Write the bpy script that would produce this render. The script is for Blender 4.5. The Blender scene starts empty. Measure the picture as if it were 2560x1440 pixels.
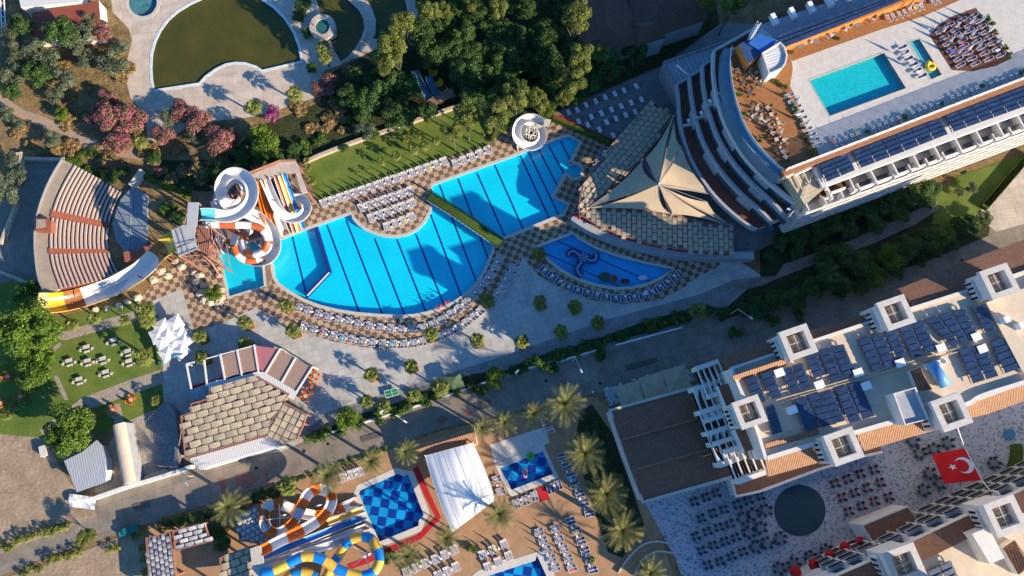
import bpy, bmesh, math, random
from mathutils import Vector, Matrix
from mathutils.geometry import tessellate_polygon
R=math.radians
sc=bpy.context.scene; COL=sc.collection
# ---------------------------------------------------------------- camera, sky, sun, exposure
CH=165.0; TILT=13.1; FP=1850.0
cam=bpy.data.objects.new('camera',bpy.data.cameras.new('camera')); COL.objects.link(cam)
cam.location=(0,0,CH); cam.rotation_euler=(R(TILT),0,0)
cam.data.sensor_width=36; cam.data.lens=36*FP/2560; cam.data.clip_end=3000; cam.data.clip_start=1
sc.camera=cam
SUN_EL=21.5; SUN_MATH=-30.0
w=bpy.data.worlds.new('World'); sc.world=w; w.use_nodes=True
nt=w.node_tree; bg=nt.nodes['Background']; sky=nt.nodes.new('ShaderNodeTexSky')
sky.sky_type='NISHITA'; sky.sun_disc=False; sky.sun_elevation=R(SUN_EL); sky.sun_rotation=R(90-SUN_MATH)
sky.air_density=1.0; sky.dust_density=0.3; sky.ozone_density=5
vm=nt.nodes.new('ShaderNodeVectorMath'); vm.operation='MULTIPLY'; vm.inputs[1].default_value=(0.62,0.98,1.22); nt.links.new(sky.outputs[0],vm.inputs[0]); nt.links.new(vm.outputs[0],bg.inputs[0]); bg.inputs[1].default_value=0.10
sl=bpy.data.lights.new('sun','SUN'); sl.energy=5.0; sl.angle=R(0.5); sl.color=(1.0,0.83,0.62)
so=bpy.data.objects.new('sun',sl); COL.objects.link(so)
sd=Vector((math.cos(R(SUN_MATH))*math.cos(R(SUN_EL)),math.sin(R(SUN_MATH))*math.cos(R(SUN_EL)),math.sin(R(SUN_EL))))
so.rotation_euler=sd.to_track_quat('Z','Y').to_euler(); so.location=(0,0,120)
sc.view_settings.view_transform='Standard'; sc.view_settings.look='None'; sc.view_settings.exposure=1.0; sc.view_settings.gamma=1
# ---------------------------------------------------------------- helpers
_c,_s=math.cos(R(TILT)),math.sin(R(TILT))
def P(px,py,z=0.0):
    "world point at height z seen at photo pixel"
    u=px-1280; v=720-py; t=(CH-z)/(FP*_c-v*_s)
    return Vector((u*t,(v*_c+FP*_s)*t,z))
def PL(pts,z=0.0): return [P(a,b,z) for a,b in pts]
def S(px,py,z=0.0):
    "metres per photo pixel (horizontal) there"
    return (CH-z)/(FP*_c-(720-py)*_s)
def ang(a,b,z=0.0):
    d=P(*b,z)-P(*a,z); return math.atan2(d.y,d.x)
def arc(cx,cy,r,a0,a1,n):
    return [(cx+r*math.cos(R(a0+(a1-a0)*i/n)),cy+r*math.sin(R(a0+(a1-a0)*i/n))) for i in range(n+1)]
def smooth(pts,k=6):
    "Catmull-Rom through points (tuples of any dim)"
    out=[];n=len(pts)
    for i in range(n-1):
        p0=pts[max(i-1,0)];p1=pts[i];p2=pts[i+1];p3=pts[min(i+2,n-1)]
        for j in range(k):
            t=j/k
            out.append(tuple(0.5*((2*b)+(-a+c)*t+(2*a-5*b+4*c-d)*t*t+(-a+3*b-3*c+d)*t**3) for a,b,c,d in zip(p0,p1,p2,p3)))
    out.append(tuple(pts[-1])); return out
def inside(x,y,poly):
    c=False;n=len(poly);j=n-1
    for i in range(n):
        xi,yi=poly[i][0],poly[i][1];xj,yj=poly[j][0],poly[j][1]
        if (yi>y)!=(yj>y) and x<(xj-xi)*(y-yi)/(yj-yi)+xi: c=not c
        j=i
    return c
class MB:
    def __init__(s): s.v=[];s.f=[];s.m=[]
    def add(s,vs,fs,m=0):
        o=len(s.v); s.v+= [Vector(v) for v in vs]; s.f+=[tuple(i+o for i in f) for f in fs]; s.m+=[m]*len(fs); return s
    def box(s,c,d,rz=0.0,m=0,ry=0.0,rx=0.0):
        M=Matrix.Rotation(rz,3,'Z')@Matrix.Rotation(ry,3,'Y')@Matrix.Rotation(rx,3,'X'); c=Vector(c)
        vs=[c+M@Vector((x*d[0]/2,y*d[1]/2,z*d[2]/2)) for x in(-1,1) for y in(-1,1) for z in(-1,1)]
        return s.add(vs,[(0,1,3,2),(4,6,7,5),(0,4,5,1),(2,3,7,6),(0,2,6,4),(1,5,7,3)],m)
    def prism(s,pts,z0,z1,m=0,mt=None,holes=()):
        "pts world xy (z ignored)"
        a=sum(pts[i][0]*pts[(i+1)%len(pts)][1]-pts[(i+1)%len(pts)][0]*pts[i][1] for i in range(len(pts)))
        if a<0: pts=pts[::-1]
        n=len(pts); mt=m if mt is None else mt
        vs=[(p[0],p[1],z0) for p in pts]+[(p[0],p[1],z1) for p in pts]
        s.add(vs,[(i,(i+1)%n,n+(i+1)%n,n+i) for i in range(n)],m)
        s.flat(pts,z1,mt,holes)
        for h in holes:
            k=len(h); s.add([(p[0],p[1],z0) for p in h]+[(p[0],p[1],z1) for p in h],[(i,(i+1)%k,k+(i+1)%k,k+i) for i in range(k)],m)
        return s
    def flat(s,pts,z,m=0,holes=()):
        polys=[[Vector((p[0],p[1],0)) for p in pts]]+[[Vector((p[0],p[1],0)) for p in h] for h in holes]
        tr=tessellate_polygon(polys); al=[q for pl in polys for q in pl]
        fs=[]
        for t in tr:
            a,b,c=(al[i] for i in t)
            fs.append(tuple(t) if (b-a).cross(c-a).z>0 else (t[0],t[2],t[1]))
        return s.add([(p.x,p.y,z) for p in al],fs,m)
    def wall(s,pts,w,z0,z1,m=0,closed=False,cap=None):
        "wall of thickness w following world polyline"
        n=len(pts); L=[];Q=[]
        for i in range(n):
            if closed: a=pts[(i-1)%n];b=pts[(i+1)%n]
            else: a=pts[max(i-1,0)];b=pts[min(i+1,n-1)]
            d=Vector((b[0]-a[0],b[1]-a[1])); d=d.normalized() if d.length>1e-6 else Vector((1,0)); nn=Vector((-d.y,d.x))*w/2
            z=(pts[i][2] if len(pts[i])>2 and z1 is None else z1)
            L.append((pts[i][0]+nn.x,pts[i][1]+nn.y));Q.append((pts[i][0]-nn.x,pts[i][1]-nn.y))
        vs=[(p[0],p[1],z) for z in(z0,z1) for p in L+Q]; fs=[];k=2*n; cap=m if cap is None else cap
        r=range(n if closed else n-1); tf=[]
        for i in r:
            j=(i+1)%n
            fs+=[(i,i+k,j+k,j),(n+i,n+j,n+j+k,n+i+k)]; tf.append((k+i,k+n+i,k+n+j,k+j))
        if not closed: fs+=[(0,n,n+k,k),(n-1,n-1+k,2*n-1+k,2*n-1)]
        s.add(vs,fs,m); o=len(s.v)-len(vs); s.f+=[tuple(i+o for i in f) for f in tf]; s.m+=[cap]*len(tf); return s
    def tube(s,pts,r,n=6,m=0,mf=None,r1=None):
        pts=[Vector(p) for p in pts]; K=len(pts); vs=[];fs=[];ms=[]
        for i,p in enumerate(pts):
            d=(pts[min(i+1,K-1)]-pts[max(i-1,0)]).normalized()
            u=d.cross(Vector((0,0,1))); u=u.normalized() if u.length>1e-4 else Vector((1,0,0)); q=u.cross(d)
            rr=r if r1 is None else r+(r1-r)*i/max(K-1,1)
            for j in range(n):
                a=2*math.pi*j/n; vs.append(p+u*math.cos(a)*rr+q*math.sin(a)*rr)
        for i in range(K-1):
            for j in range(n):
                fs.append((i*n+j,(i+1)*n+j,(i+1)*n+(j+1)%n,i*n+(j+1)%n)); ms.append(mf(i,K) if mf else m)
        fs.append(tuple(range(n)));fs.append(tuple(range((K-1)*n+n-1,(K-1)*n-1,-1))); ms+=[ms[0],ms[-1]]
        o=len(s.v); s.v+=vs; s.f+=[tuple(i+o for i in f) for f in fs]; s.m+=ms; return s
    def flume(s,pts,r,mf,n=9,th=0.12,bank=None,span=200,rimm=None):
        "open half pipe along a 3d path"
        pts=[Vector(p) for p in pts]; K=len(pts); vs=[];fs=[];ms=[]
        for i,p in enumerate(pts):
            d=(pts[min(i+1,K-1)]-pts[max(i-1,0)]).normalized()
            u=d.cross(Vector((0,0,1))).normalized(); q=u.cross(d)
            for rr in (r,r+th):
                for j in range(n):
                    a=R(270-span/2+span*j/(n-1)); vs.append(p+u*math.cos(a)*rr+q*(math.sin(a)*rr))
        k=2*n
        for i in range(K-1):
            mm=mf(i,K)
            for j in range(n-1):
                fs.append((i*k+j,i*k+j+1,(i+1)*k+j+1,(i+1)*k+j)); ms.append(mm)
                fs.append((i*k+n+j,(i+1)*k+n+j,(i+1)*k+n+j+1,i*k+n+j+1)); ms.append(mm)
            for j in (0,n-1):
                fs.append((i*k+j,i*k+n+j,(i+1)*k+n+j,(i+1)*k+j)); ms.append(rimm if rimm is not None else mm)
        o=len(s.v); s.v+=vs; s.f+=[tuple(i+o for i in f) for f in fs]; s.m+=ms; return s
    def mesh(s,name,mats,off=Vector((0,0,0)),sm=False):
        me=bpy.data.meshes.new(name); me.from_pydata([tuple(v-off) for v in s.v],[],s.f)
        for m in (mats if isinstance(mats,(list,tuple)) else [mats]): me.materials.append(m)
        me.polygons.foreach_set('material_index',s.m)
        if sm: me.polygons.foreach_set('use_smooth',[True]*len(s.f))
        me.update(); return me
def tagit(o,label,cat,group=None,kind=None):
    if label and len(label.split())>16: print('LONG',label)
    if label: o['label']=label
    if cat: o['category']=cat
    if group: o['group']=group
    if kind: o['kind']=kind
    return o
def thing(name,label,cat,loc,group=None,rz=0.0):
    o=bpy.data.objects.new(name,None); COL.objects.link(o); o.location=loc; o.rotation_euler=(0,0,rz); o.empty_display_size=0.3
    return tagit(o,label,cat,group)
def part(name,mb,mats,parent,sm=False,label=None,base=None):
    off=Vector((0,0,0)); q=parent
    while q is not None: off+=Vector(q.location); q=q.parent
    o=bpy.data.objects.new(name,mb.mesh(name,mats,off,sm)); COL.objects.link(o); o.parent=parent
    if label: o['label']=label
    return o
def single(name,mb,mats,label,cat,group=None,sm=False,kind=None,loc=None):
    if loc is None:
        n=len(mb.v); loc=Vector((sum(v.x for v in mb.v)/n,sum(v.y for v in mb.v)/n,min(v.z for v in mb.v)))
    o=bpy.data.objects.new(name,mb.mesh(name,mats,Vector(loc),sm)); COL.objects.link(o); o.location=loc
    return tagit(o,label,cat,group,kind)
def struct(name,mb,mats): return single(name,mb,mats,None,None,kind='structure')
def dup(root,loc,rz=0.0,label=None,group=None,s=1.0,cat=None,kids=True):
    r=root.copy(); COL.objects.link(r); r.location=loc; r.rotation_euler=(0,0,rz); r.scale=(s,s,s) if not isinstance(s,tuple) else s
    if label: r['label']=label
    if group: r['group']=group
    if cat: r['category']=cat
    for ch in root.children:
        c=ch.copy(); COL.objects.link(c); c.parent=r
        for g in ch.children:
            d=g.copy(); COL.objects.link(d); d.parent=c
    return r
def comps(mb):
    n=len(mb.v); pr=list(range(n))
    def fd(a):
        while pr[a]!=a: pr[a]=pr[pr[a]]; a=pr[a]
        return a
    for f in mb.f:
        r=fd(f[0])
        for i in f[1:]: pr[fd(i)]=r
    g={}
    for k,f in enumerate(mb.f): g.setdefault(fd(f[0]),[]).append(k)
    out=[]
    for ks in g.values():
        b=MB(); mp={}
        for k in ks:
            nf=[]
            for i in mb.f[k]:
                if i not in mp: mp[i]=len(b.v); b.v.append(mb.v[i])
                nf.append(mp[i])
            b.f.append(tuple(nf)); b.m.append(mb.m[k])
        out.append(b)
    return out
def parts(name,mb,mats,parent,cap=100,sm=False):
    "every connected piece becomes a part of its own"
    cs=comps(mb)
    for b in cs[:cap]: part(name,b,mats,parent,sm)
    if len(cs)>cap:
        r=MB()
        for b in cs[cap:]: o=len(r.v); r.v+=b.v; r.f+=[tuple(i+o for i in f) for f in b.f]; r.m+=b.m
        o=part(name,r,mats,parent,sm); o['kind']='stuff'
def fit16(l):
    w_=l.split(); return ' '.join(w_[:16])
ORD=['first','second','third','fourth','fifth','sixth','seventh','eighth','ninth','tenth','eleventh','twelfth','thirteenth','fourteenth','fifteenth','sixteenth','seventeenth','eighteenth','nineteenth','twentieth','twenty first','twenty second','twenty third','twenty fourth','twenty fifth','twenty sixth','twenty seventh','twenty eighth']
# ---------------------------------------------------------------- materials
def _n(t,k,**kw):
    n=t.nodes.new(k)
    for a,b in kw.items(): setattr(n,a,b)
    return n
def mat(name,col,rough=0.8,var=0.15,scale=1.0,bump=0.0,col2=None,metal=0.0,detail=6,spec=0.3,fine=0.0,fscale=8.0,bscale=None,trans=0.0,joint=None):
    m=bpy.data.materials.new(name); m.use_nodes=True; t=m.node_tree; b=t.nodes['Principled BSDF']
    b.inputs['Roughness'].default_value=rough; b.inputs['Metallic'].default_value=metal; b.inputs['Specular IOR Level'].default_value=spec
    tc=_n(t,'ShaderNodeNewGeometry'); nz=_n(t,'ShaderNodeTexNoise'); nz.inputs['Scale'].default_value=scale; nz.inputs['Detail'].default_value=detail; nz.inputs['Roughness'].default_value=0.62
    t.links.new(tc.outputs['Position'],nz.inputs['Vector'])
    cr=_n(t,'ShaderNodeValToRGB'); cr.color_ramp.elements[0].position=0.32; cr.color_ramp.elements[1].position=0.68
    c2=col2 or tuple(min(1,c*(1+var)) for c in col); c1=col if col2 else tuple(c*(1-var) for c in col)
    cr.color_ramp.elements[0].color=(*c1,1); cr.color_ramp.elements[1].color=(*c2,1)
    t.links.new(nz.outputs[0],cr.inputs[0]); out=cr.outputs[0]
    if fine:
        n2=_n(t,'ShaderNodeTexNoise'); n2.inputs['Scale'].default_value=fscale; n2.inputs['Detail'].default_value=3
        t.links.new(tc.outputs['Position'],n2.inputs['Vector'])
        mr=_n(t,'ShaderNodeMapRange'); mr.inputs[1].default_value=0.3; mr.inputs[2].default_value=0.7; mr.inputs[3].default_value=1-fine; mr.inputs[4].default_value=1+fine
        t.links.new(n2.outputs[0],mr.inputs[0]); mx=_n(t,'ShaderNodeVectorMath',operation='SCALE'); t.links.new(out,mx.inputs[0]); t.links.new(mr.outputs[0],mx.inputs['Scale']); out=mx.outputs[0]
    if joint:
        sx=_n(t,'ShaderNodeSeparateXYZ'); t.links.new(rotpos(t,joint[1],(1/joint[0],1/joint[0],1)),sx.inputs[0]); mn=None
        for o_ in (0,1):
            fr=_n(t,'ShaderNodeMath',operation='FRACT'); t.links.new(sx.outputs[o_],fr.inputs[0]); lt=_n(t,'ShaderNodeMath',operation='LESS_THAN'); lt.inputs[1].default_value=joint[2]; t.links.new(fr.outputs[0],lt.inputs[0])
            if mn is None: mn=lt.outputs[0]
            else: mx2=_n(t,'ShaderNodeMath',operation='MAXIMUM'); t.links.new(mn,mx2.inputs[0]); t.links.new(lt.outputs[0],mx2.inputs[1]); mn=mx2.outputs[0]
        fl_=_n(t,'ShaderNodeVectorMath',operation='FLOOR'); t.links.new(rotpos(t,joint[1],(1/joint[0],1/joint[0],0)),fl_.inputs[0]); wn=_n(t,'ShaderNodeTexWhiteNoise'); t.links.new(fl_.outputs[0],wn.inputs['Vector'])
        m2=_n(t,'ShaderNodeMapRange'); m2.inputs[3].default_value=0.92; m2.inputs[4].default_value=1.08; t.links.new(wn.outputs[0],m2.inputs[0])
        m3=_n(t,'ShaderNodeMapRange'); m3.inputs[3].default_value=1.0; m3.inputs[4].default_value=0.72; t.links.new(mn,m3.inputs[0]); m4=_n(t,'ShaderNodeMath',operation='MULTIPLY'); t.links.new(m2.outputs[0],m4.inputs[0]); t.links.new(m3.outputs[0],m4.inputs[1])
        s4=_n(t,'ShaderNodeVectorMath',operation='SCALE'); t.links.new(out,s4.inputs[0]); t.links.new(m4.outputs[0],s4.inputs['Scale']); out=s4.outputs[0]
    t.links.new(out,b.inputs['Base Color'])
    if bump:
        bp=_n(t,'ShaderNodeBump'); bp.inputs['Strength'].default_value=1; bp.inputs['Distance'].default_value=bump
        nb=_n(t,'ShaderNodeTexNoise'); nb.inputs['Scale'].default_value=bscale or scale*4; nb.inputs['Detail'].default_value=5; t.links.new(tc.outputs['Position'],nb.inputs['Vector'])
        t.links.new(nb.outputs[0],bp.inputs['Height']); t.links.new(bp.outputs[0],b.inputs['Normal'])
    if trans: b.inputs['Transmission Weight'].default_value=trans
    return m
def rotpos(t,rz,sc_=(1,1,1)):
    g=_n(t,'ShaderNodeNewGeometry'); mp=_n(t,'ShaderNodeMapping'); mp.vector_type='POINT'
    mp.inputs['Rotation'].default_value=(0,0,-rz); mp.inputs['Scale'].default_value=sc_
    # rotate first, then scale
    v=_n(t,'ShaderNodeVectorRotate'); v.rotation_type='Z_AXIS'; v.inputs['Angle'].default_value=-rz
    t.links.new(g.outputs['Position'],v.inputs['Vector']); mp.inputs['Rotation'].default_value=(0,0,0); t.links.new(v.outputs[0],mp.inputs['Vector']); return mp.outputs[0]
def checker(name,c1,c2,size,rz,rough=0.8,fine=0.12,var=0.12,spec=0.3):
    m=mat(name,c1,rough,fine=0,spec=spec); t=m.node_tree; b=t.nodes['Principled BSDF']
    vec=rotpos(t,rz,(1/size,1/size,0.0)); add=_n(t,'ShaderNodeVectorMath',operation='ADD'); add.inputs[1].default_value=(0.13,0.21,0.5); t.links.new(vec,add.inputs[0])
    ck=_n(t,'ShaderNodeTexChecker'); ck.inputs['Scale'].default_value=1.0; t.links.new(add.outputs[0],ck.inputs['Vector'])
    # per tile variation
    fl=_n(t,'ShaderNodeVectorMath',operation='FLOOR'); t.links.new(add.outputs[0],fl.inputs[0]); wn=_n(t,'ShaderNodeTexWhiteNoise'); t.links.new(fl.outputs[0],wn.inputs['Vector'])
    ck.inputs['Color1'].default_value=(*c1,1); ck.inputs['Color2'].default_value=(*c2,1)
    g=_n(t,'ShaderNodeNewGeometry'); nz=_n(t,'ShaderNodeTexNoise'); nz.inputs['Scale'].default_value=3.5; nz.inputs['Detail'].default_value=6; t.links.new(g.outputs['Position'],nz.inputs['Vector'])
    mr=_n(t,'ShaderNodeMapRange'); mr.inputs[1].default_value=0.3; mr.inputs[2].default_value=0.7; mr.inputs[3].default_value=1-fine; mr.inputs[4].default_value=1+fine; t.links.new(nz.outputs[0],mr.inputs[0])
    mr2=_n(t,'ShaderNodeMapRange'); mr2.inputs[3].default_value=1-var; mr2.inputs[4].default_value=1+var; t.links.new(wn.outputs[0],mr2.inputs[0])
    mu=_n(t,'ShaderNodeMath',operation='MULTIPLY'); t.links.new(mr.outputs[0],mu.inputs[0]); t.links.new(mr2.outputs[0],mu.inputs[1])
    sv=_n(t,'ShaderNodeVectorMath',operation='SCALE'); t.links.new(ck.outputs[0],sv.inputs[0]); t.links.new(mu.outputs[0],sv.inputs['Scale']); t.links.new(sv.outputs[0],b.inputs['Base Color'])
    return m
def striped(name,c1,c2,period,rz,duty=0.5,rough=0.6,fine=0.15,bump=0.0,metal=0.0,row=None,smooth_=False):
    "stripes across the rotated x axis; row adds a second set along y (tiles)"
    m=mat(name,c1,rough,metal=metal); t=m.node_tree; b=t.nodes['Principled BSDF']
    vec=rotpos(t,rz,(1/period,1/(row or period),1)); sx=_n(t,'ShaderNodeSeparateXYZ'); t.links.new(vec,sx.inputs[0])
    def saw(sock,d):
        fr=_n(t,'ShaderNodeMath',operation='FRACT'); t.links.new(sock,fr.inputs[0])
        sb=_n(t,'ShaderNodeMath',operation='SUBTRACT'); t.links.new(fr.outputs[0],sb.inputs[0]); sb.inputs[1].default_value=0.5
        ab=_n(t,'ShaderNodeMath',operation='ABSOLUTE'); t.links.new(sb.outputs[0],ab.inputs[0])
        mr=_n(t,'ShaderNodeMapRange'); mr.inputs[1].default_value=d/2-0.08; mr.inputs[2].default_value=d/2+0.08; t.links.new(ab.outputs[0],mr.inputs[0]); return mr.outputs[0],ab.outputs[0]
    f,h=saw(sx.outputs[0],duty)
    if row:
        f2,h2=saw(sx.outputs[1],0.75); mx=_n(t,'ShaderNodeMath',operation='MAXIMUM'); t.links.new(f,mx.inputs[0])
        k=_n(t,'ShaderNodeMath',operation='MULTIPLY'); k.inputs[1].default_value=0.6; t.links.new(f2,k.inputs[0]); t.links.new(k.outputs[0],mx.inputs[1]); f=mx.outputs[0]
    mix=_n(t,'ShaderNodeMix',data_type='RGBA'); mix.inputs['A'].default_value=(*c1,1); mix.inputs['B'].default_value=(*c2,1); t.links.new(f,mix.inputs['Factor'])
    g=_n(t,'ShaderNodeNewGeometry'); nz=_n(t,'ShaderNodeTexNoise'); nz.inputs['Scale'].default_value=1.7; nz.inputs['Detail'].default_value=8; nz.inputs['Roughness'].default_value=.7; t.links.new(g.outputs['Position'],nz.inputs['Vector'])
    mr=_n(t,'ShaderNodeMapRange'); mr.inputs[1].default_value=0.3; mr.inputs[2].default_value=0.7; mr.inputs[3].default_value=1-fine; mr.inputs[4].default_value=1+fine; t.links.new(nz.outputs[0],mr.inputs[0])
    sv=_n(t,'ShaderNodeVectorMath',operation='SCALE'); t.links.new(mix.outputs['Result'],sv.inputs[0]); t.links.new(mr.outputs[0],sv.inputs['Scale']); t.links.new(sv.outputs[0],b.inputs['Base Color'])
    if bump:
        bp=_n(t,'ShaderNodeBump'); bp.inputs['Distance'].default_value=bump; bp.invert=True; t.links.new(h,bp.inputs['Height']); t.links.new(bp.outputs[0],b.inputs['Normal'])
    return m
def water(name,tint,opac=None,rip=0.02,rscale=1.5,rough=0.06,fres=0.35):
    "clear water: tinted transparency plus a glossy skin; opac=colour -> murky"
    m=bpy.data.materials.new(name); m.use_nodes=True; t=m.node_tree; t.nodes.clear()
    o=_n(t,'ShaderNodeOutputMaterial'); g=_n(t,'ShaderNodeNewGeometry'); nz=_n(t,'ShaderNodeTexNoise'); nz.inputs['Scale'].default_value=rscale; nz.inputs['Detail'].default_value=4
    t.links.new(g.outputs['Position'],nz.inputs['Vector']); bp=_n(t,'ShaderNodeBump'); bp.inputs['Distance'].default_value=rip; t.links.new(nz.outputs[0],bp.inputs['Height'])
    gl=_n(t,'ShaderNodeBsdfGlossy'); gl.inputs['Roughness'].default_value=rough; t.links.new(bp.outputs[0],gl.inputs['Normal'])
    if opac is None:
        a=_n(t,'ShaderNodeBsdfTransparent'); a.inputs[0].default_value=(*tint,1)
    else:
        a=_n(t,'ShaderNodeBsdfDiffuse'); n2=_n(t,'ShaderNodeTexNoise'); n2.inputs['Scale'].default_value=0.11; n2.inputs['Detail'].default_value=8; n2.inputs['Roughness'].default_value=0.68; t.links.new(g.outputs['Position'],n2.inputs['Vector'])
        mx=_n(t,'ShaderNodeMix',data_type='RGBA'); mx.inputs['A'].default_value=(*tint,1); mx.inputs['B'].default_value=(*opac,1); t.links.new(n2.outputs[0],mx.inputs['Factor']); t.links.new(mx.outputs['Result'],a.inputs[0])
    ms=_n(t,'ShaderNodeMixShader'); ms.inputs[0].default_value=0.05; t.links.new(a.outputs[0],ms.inputs[1]); t.links.new(gl.outputs[0],ms.inputs[2]); t.links.new(ms.outputs[0],o.inputs[0])
    return m
AX=R(20.5)   # main building direction of the north half
AX2=R(18.0)
M={}
M['dirt']=mat('dry_earth',(0.15,0.095,0.04),0.95,scale=0.35,bump=0.12,col2=(0.30,0.20,0.09),fine=0.25,fscale=2.5,bscale=2.0)
M['path']=mat('dirt_path',(0.30,0.22,0.15),0.95,scale=0.6,bump=0.05,col2=(0.40,0.30,0.21),fine=0.12)
M['sand']=mat('sandy_lot',(0.25,0.18,0.115),0.95,scale=0.25,bump=0.12,col2=(0.38,0.285,0.19),fine=0.12,fscale=2)
M['conc']=mat('concrete_paving',(0.42,0.35,0.275),0.9,scale=0.35,col2=(0.56,0.475,0.38),fine=0.1,fscale=3,joint=(2.4,R(8),0.03))
M['plaza']=mat('plaza_slabs',(0.37,0.36,0.325),0.75,scale=0.35,col2=(0.46,0.445,0.40),fine=0.08,fscale=4,joint=(1.5,R(17),0.05))
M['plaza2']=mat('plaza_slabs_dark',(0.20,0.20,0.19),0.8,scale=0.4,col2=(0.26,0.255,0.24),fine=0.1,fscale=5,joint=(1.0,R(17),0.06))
M['road']=mat('road_paving',(0.17,0.145,0.115),0.9,scale=0.3,col2=(0.27,0.23,0.18),fine=0.14,fscale=5,joint=(5.5,R(17),0.022))
M['path2']=mat('stone_path',(0.24,0.20,0.155),0.9,scale=1.5,col2=(0.38,0.32,0.25),fine=0.25,fscale=4)
M['darkpave']=mat('dark_paving',(0.20,0.175,0.15),0.9,scale=0.5,col2=(0.27,0.235,0.20),fine=0.15)
M['grass']=mat('lawn_grass',(0.075,0.135,0.016),0.95,scale=0.22,bump=0.06,col2=(0.15,0.185,0.035),fine=0.22,fscale=4,bscale=9)
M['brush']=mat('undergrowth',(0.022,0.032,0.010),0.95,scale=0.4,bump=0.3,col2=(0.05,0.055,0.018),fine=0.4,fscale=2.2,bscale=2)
M['terra']=mat('terracotta_deck',(0.32,0.185,0.095),0.85,scale=0.4,col2=(0.41,0.245,0.13),fine=0.1,fscale=6)
M['deck']=checker('checker_tiles',(0.42,0.30,0.195),(0.155,0.10,0.065),1.17,AX)
M['kerb']=mat('kerb_stone',(0.5,0.46,0.38),0.7,scale=2)
M['white']=mat('white_render',(0.66,0.63,0.58),0.8,var=0.07,scale=0.8,fine=0.04)
M['whitep']=mat('white_plastic',(0.8,0.79,0.78),0.35,var=0.03,scale=2)
M['beige']=mat('beige_roof_screed',(0.60,0.49,0.36),0.85,var=0.08,scale=0.5,fine=0.05)
M['grey']=mat('grey_render',(0.34,0.35,0.36),0.8,var=0.1,scale=0.6)
M['maroon']=mat('maroon_terrace_floor',(0.17,0.06,0.035),0.7,var=0.25,scale=2,fine=0.2)
M['wood']=striped('deck_boards',(0.34,0.15,0.05),(0.13,0.05,0.02),0.16,AX+math.pi/2,0.85,0.6,0.25)
M['wood2']=striped('dark_deck_boards',(0.16,0.06,0.03),(0.06,0.025,0.015),0.2,AX+math.pi/2,0.8,0.6,0.25)
M['orange']=mat('orange_panel',(0.55,0.20,0.045),0.6,var=0.1,scale=0.8)
M['tile']=striped('roof_tiles',(0.30,0.155,0.09),(0.085,0.035,0.025),0.30,AX2,0.62,0.8,0.28,0.06,row=0.42)
M['tileS']=striped('roof_tiles_ridged',(0.42,0.23,0.12),(0.12,0.05,0.03),0.34,AX2,0.6,0.8,0.2,0.08)
M['marble']=mat('roof_marble',(0.50,0.46,0.40),0.6,scale=0.9,col2=(0.60,0.56,0.49),fine=0.06,fscale=3)
M['metal']=striped('corrugated_metal',(0.42,0.44,0.46),(0.24,0.26,0.28),0.5,AX2,0.7,0.45,0.1,0.03)
M['steel']=mat('grey_steel',(0.25,0.25,0.26),0.5,metal=0.2,var=0.1)
M['rust']=mat('brown_steel',(0.27,0.13,0.09),0.7,var=0.15)
M['glass']=mat('window_glass',(0.012,0.03,0.05),0.08,spec=0.8,var=0.3,scale=0.5)
M['dark']=mat('dark_void',(0.012,0.014,0.018),0.9)
M['solar']=mat('solar_cell',(0.018,0.036,0.085),0.25,spec=0.6,var=0.35,scale=0.6)
M['tealw']=mat('white_pool_tile',(0.55,0.62,0.62),0.5)
M['pfloor']=mat('pool_floor_blue',(0.004,0.64,0.80),0.5,var=0.06,scale=0.12,fine=0.05,fscale=1.6)
M['pwall']=mat('pool_wall_blue',(0.005,0.44,0.72),0.5,var=0.05)
M['lane']=mat('lane_tiles',(0.008,0.035,0.19),0.5,var=0.1)
M['pf2']=mat('pool_floor_cyan',(0.01,0.62,0.74),0.5,var=0.05,scale=0.4)
M['pf3']=mat('pool_floor_kids',(0.008,0.37,0.72),0.5,var=0.05,scale=0.4)
M['rpool']=mat('roof_pool_floor',(0.01,0.42,0.46),0.5,col2=(0.03,0.58,0.58),scale=2.2,fine=0.15,fscale=3)
M['rpool2']=mat('roof_kids_floor',(0.13,0.45,0.45),0.5,col2=(0.2,0.55,0.52),scale=1.5,fine=0.12)
M['bcheck']=checker('blue_checker_floor',(0.008,0.04,0.28),(0.012,0.34,0.66),1.9,R(-8),0.5,0.04,0.08)
M['water']=water('clear_water',(0.70,0.95,0.98),rip=0.05,rscale=2.2,rough=0.1)
M['murk']=water('green_pond_water',(0.12,0.095,0.010),(0.006,0.028,0.006),rip=0.01,rscale=0.8)
M['white_fab']=mat('white_canvas',(0.78,0.76,0.72),0.8,var=0.03)
M['cream']=mat('cream_canvas',(0.46,0.365,0.245),0.8,var=0.07,scale=0.4,fine=0.04)
M['taupe']=mat('taupe_canvas',(0.41,0.335,0.225),0.85,var=0.16,scale=0.6,fine=0.06)
M['stone']=mat('boulder_stone',(0.45,0.36,0.25),0.9,scale=1.2,bump=0.15,col2=(0.62,0.52,0.38))
M['red']=mat('red_carpet',(0.42,0.012,0.018),0.8,var=0.1)
M['turf']=mat('green_turf',(0.05,0.09,0.012),0.95,var=0.2,scale=1,fine=0.2)
M['trunk']=mat('palm_trunk',(0.17,0.13,0.09),0.9,var=0.3,scale=4)
M['sling']=mat('grey_sling',(0.30,0.28,0.30),0.7,var=0.06)
M['slingb']=mat('blue_sling',(0.055,0.07,0.15),0.7,var=0.1)
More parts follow.
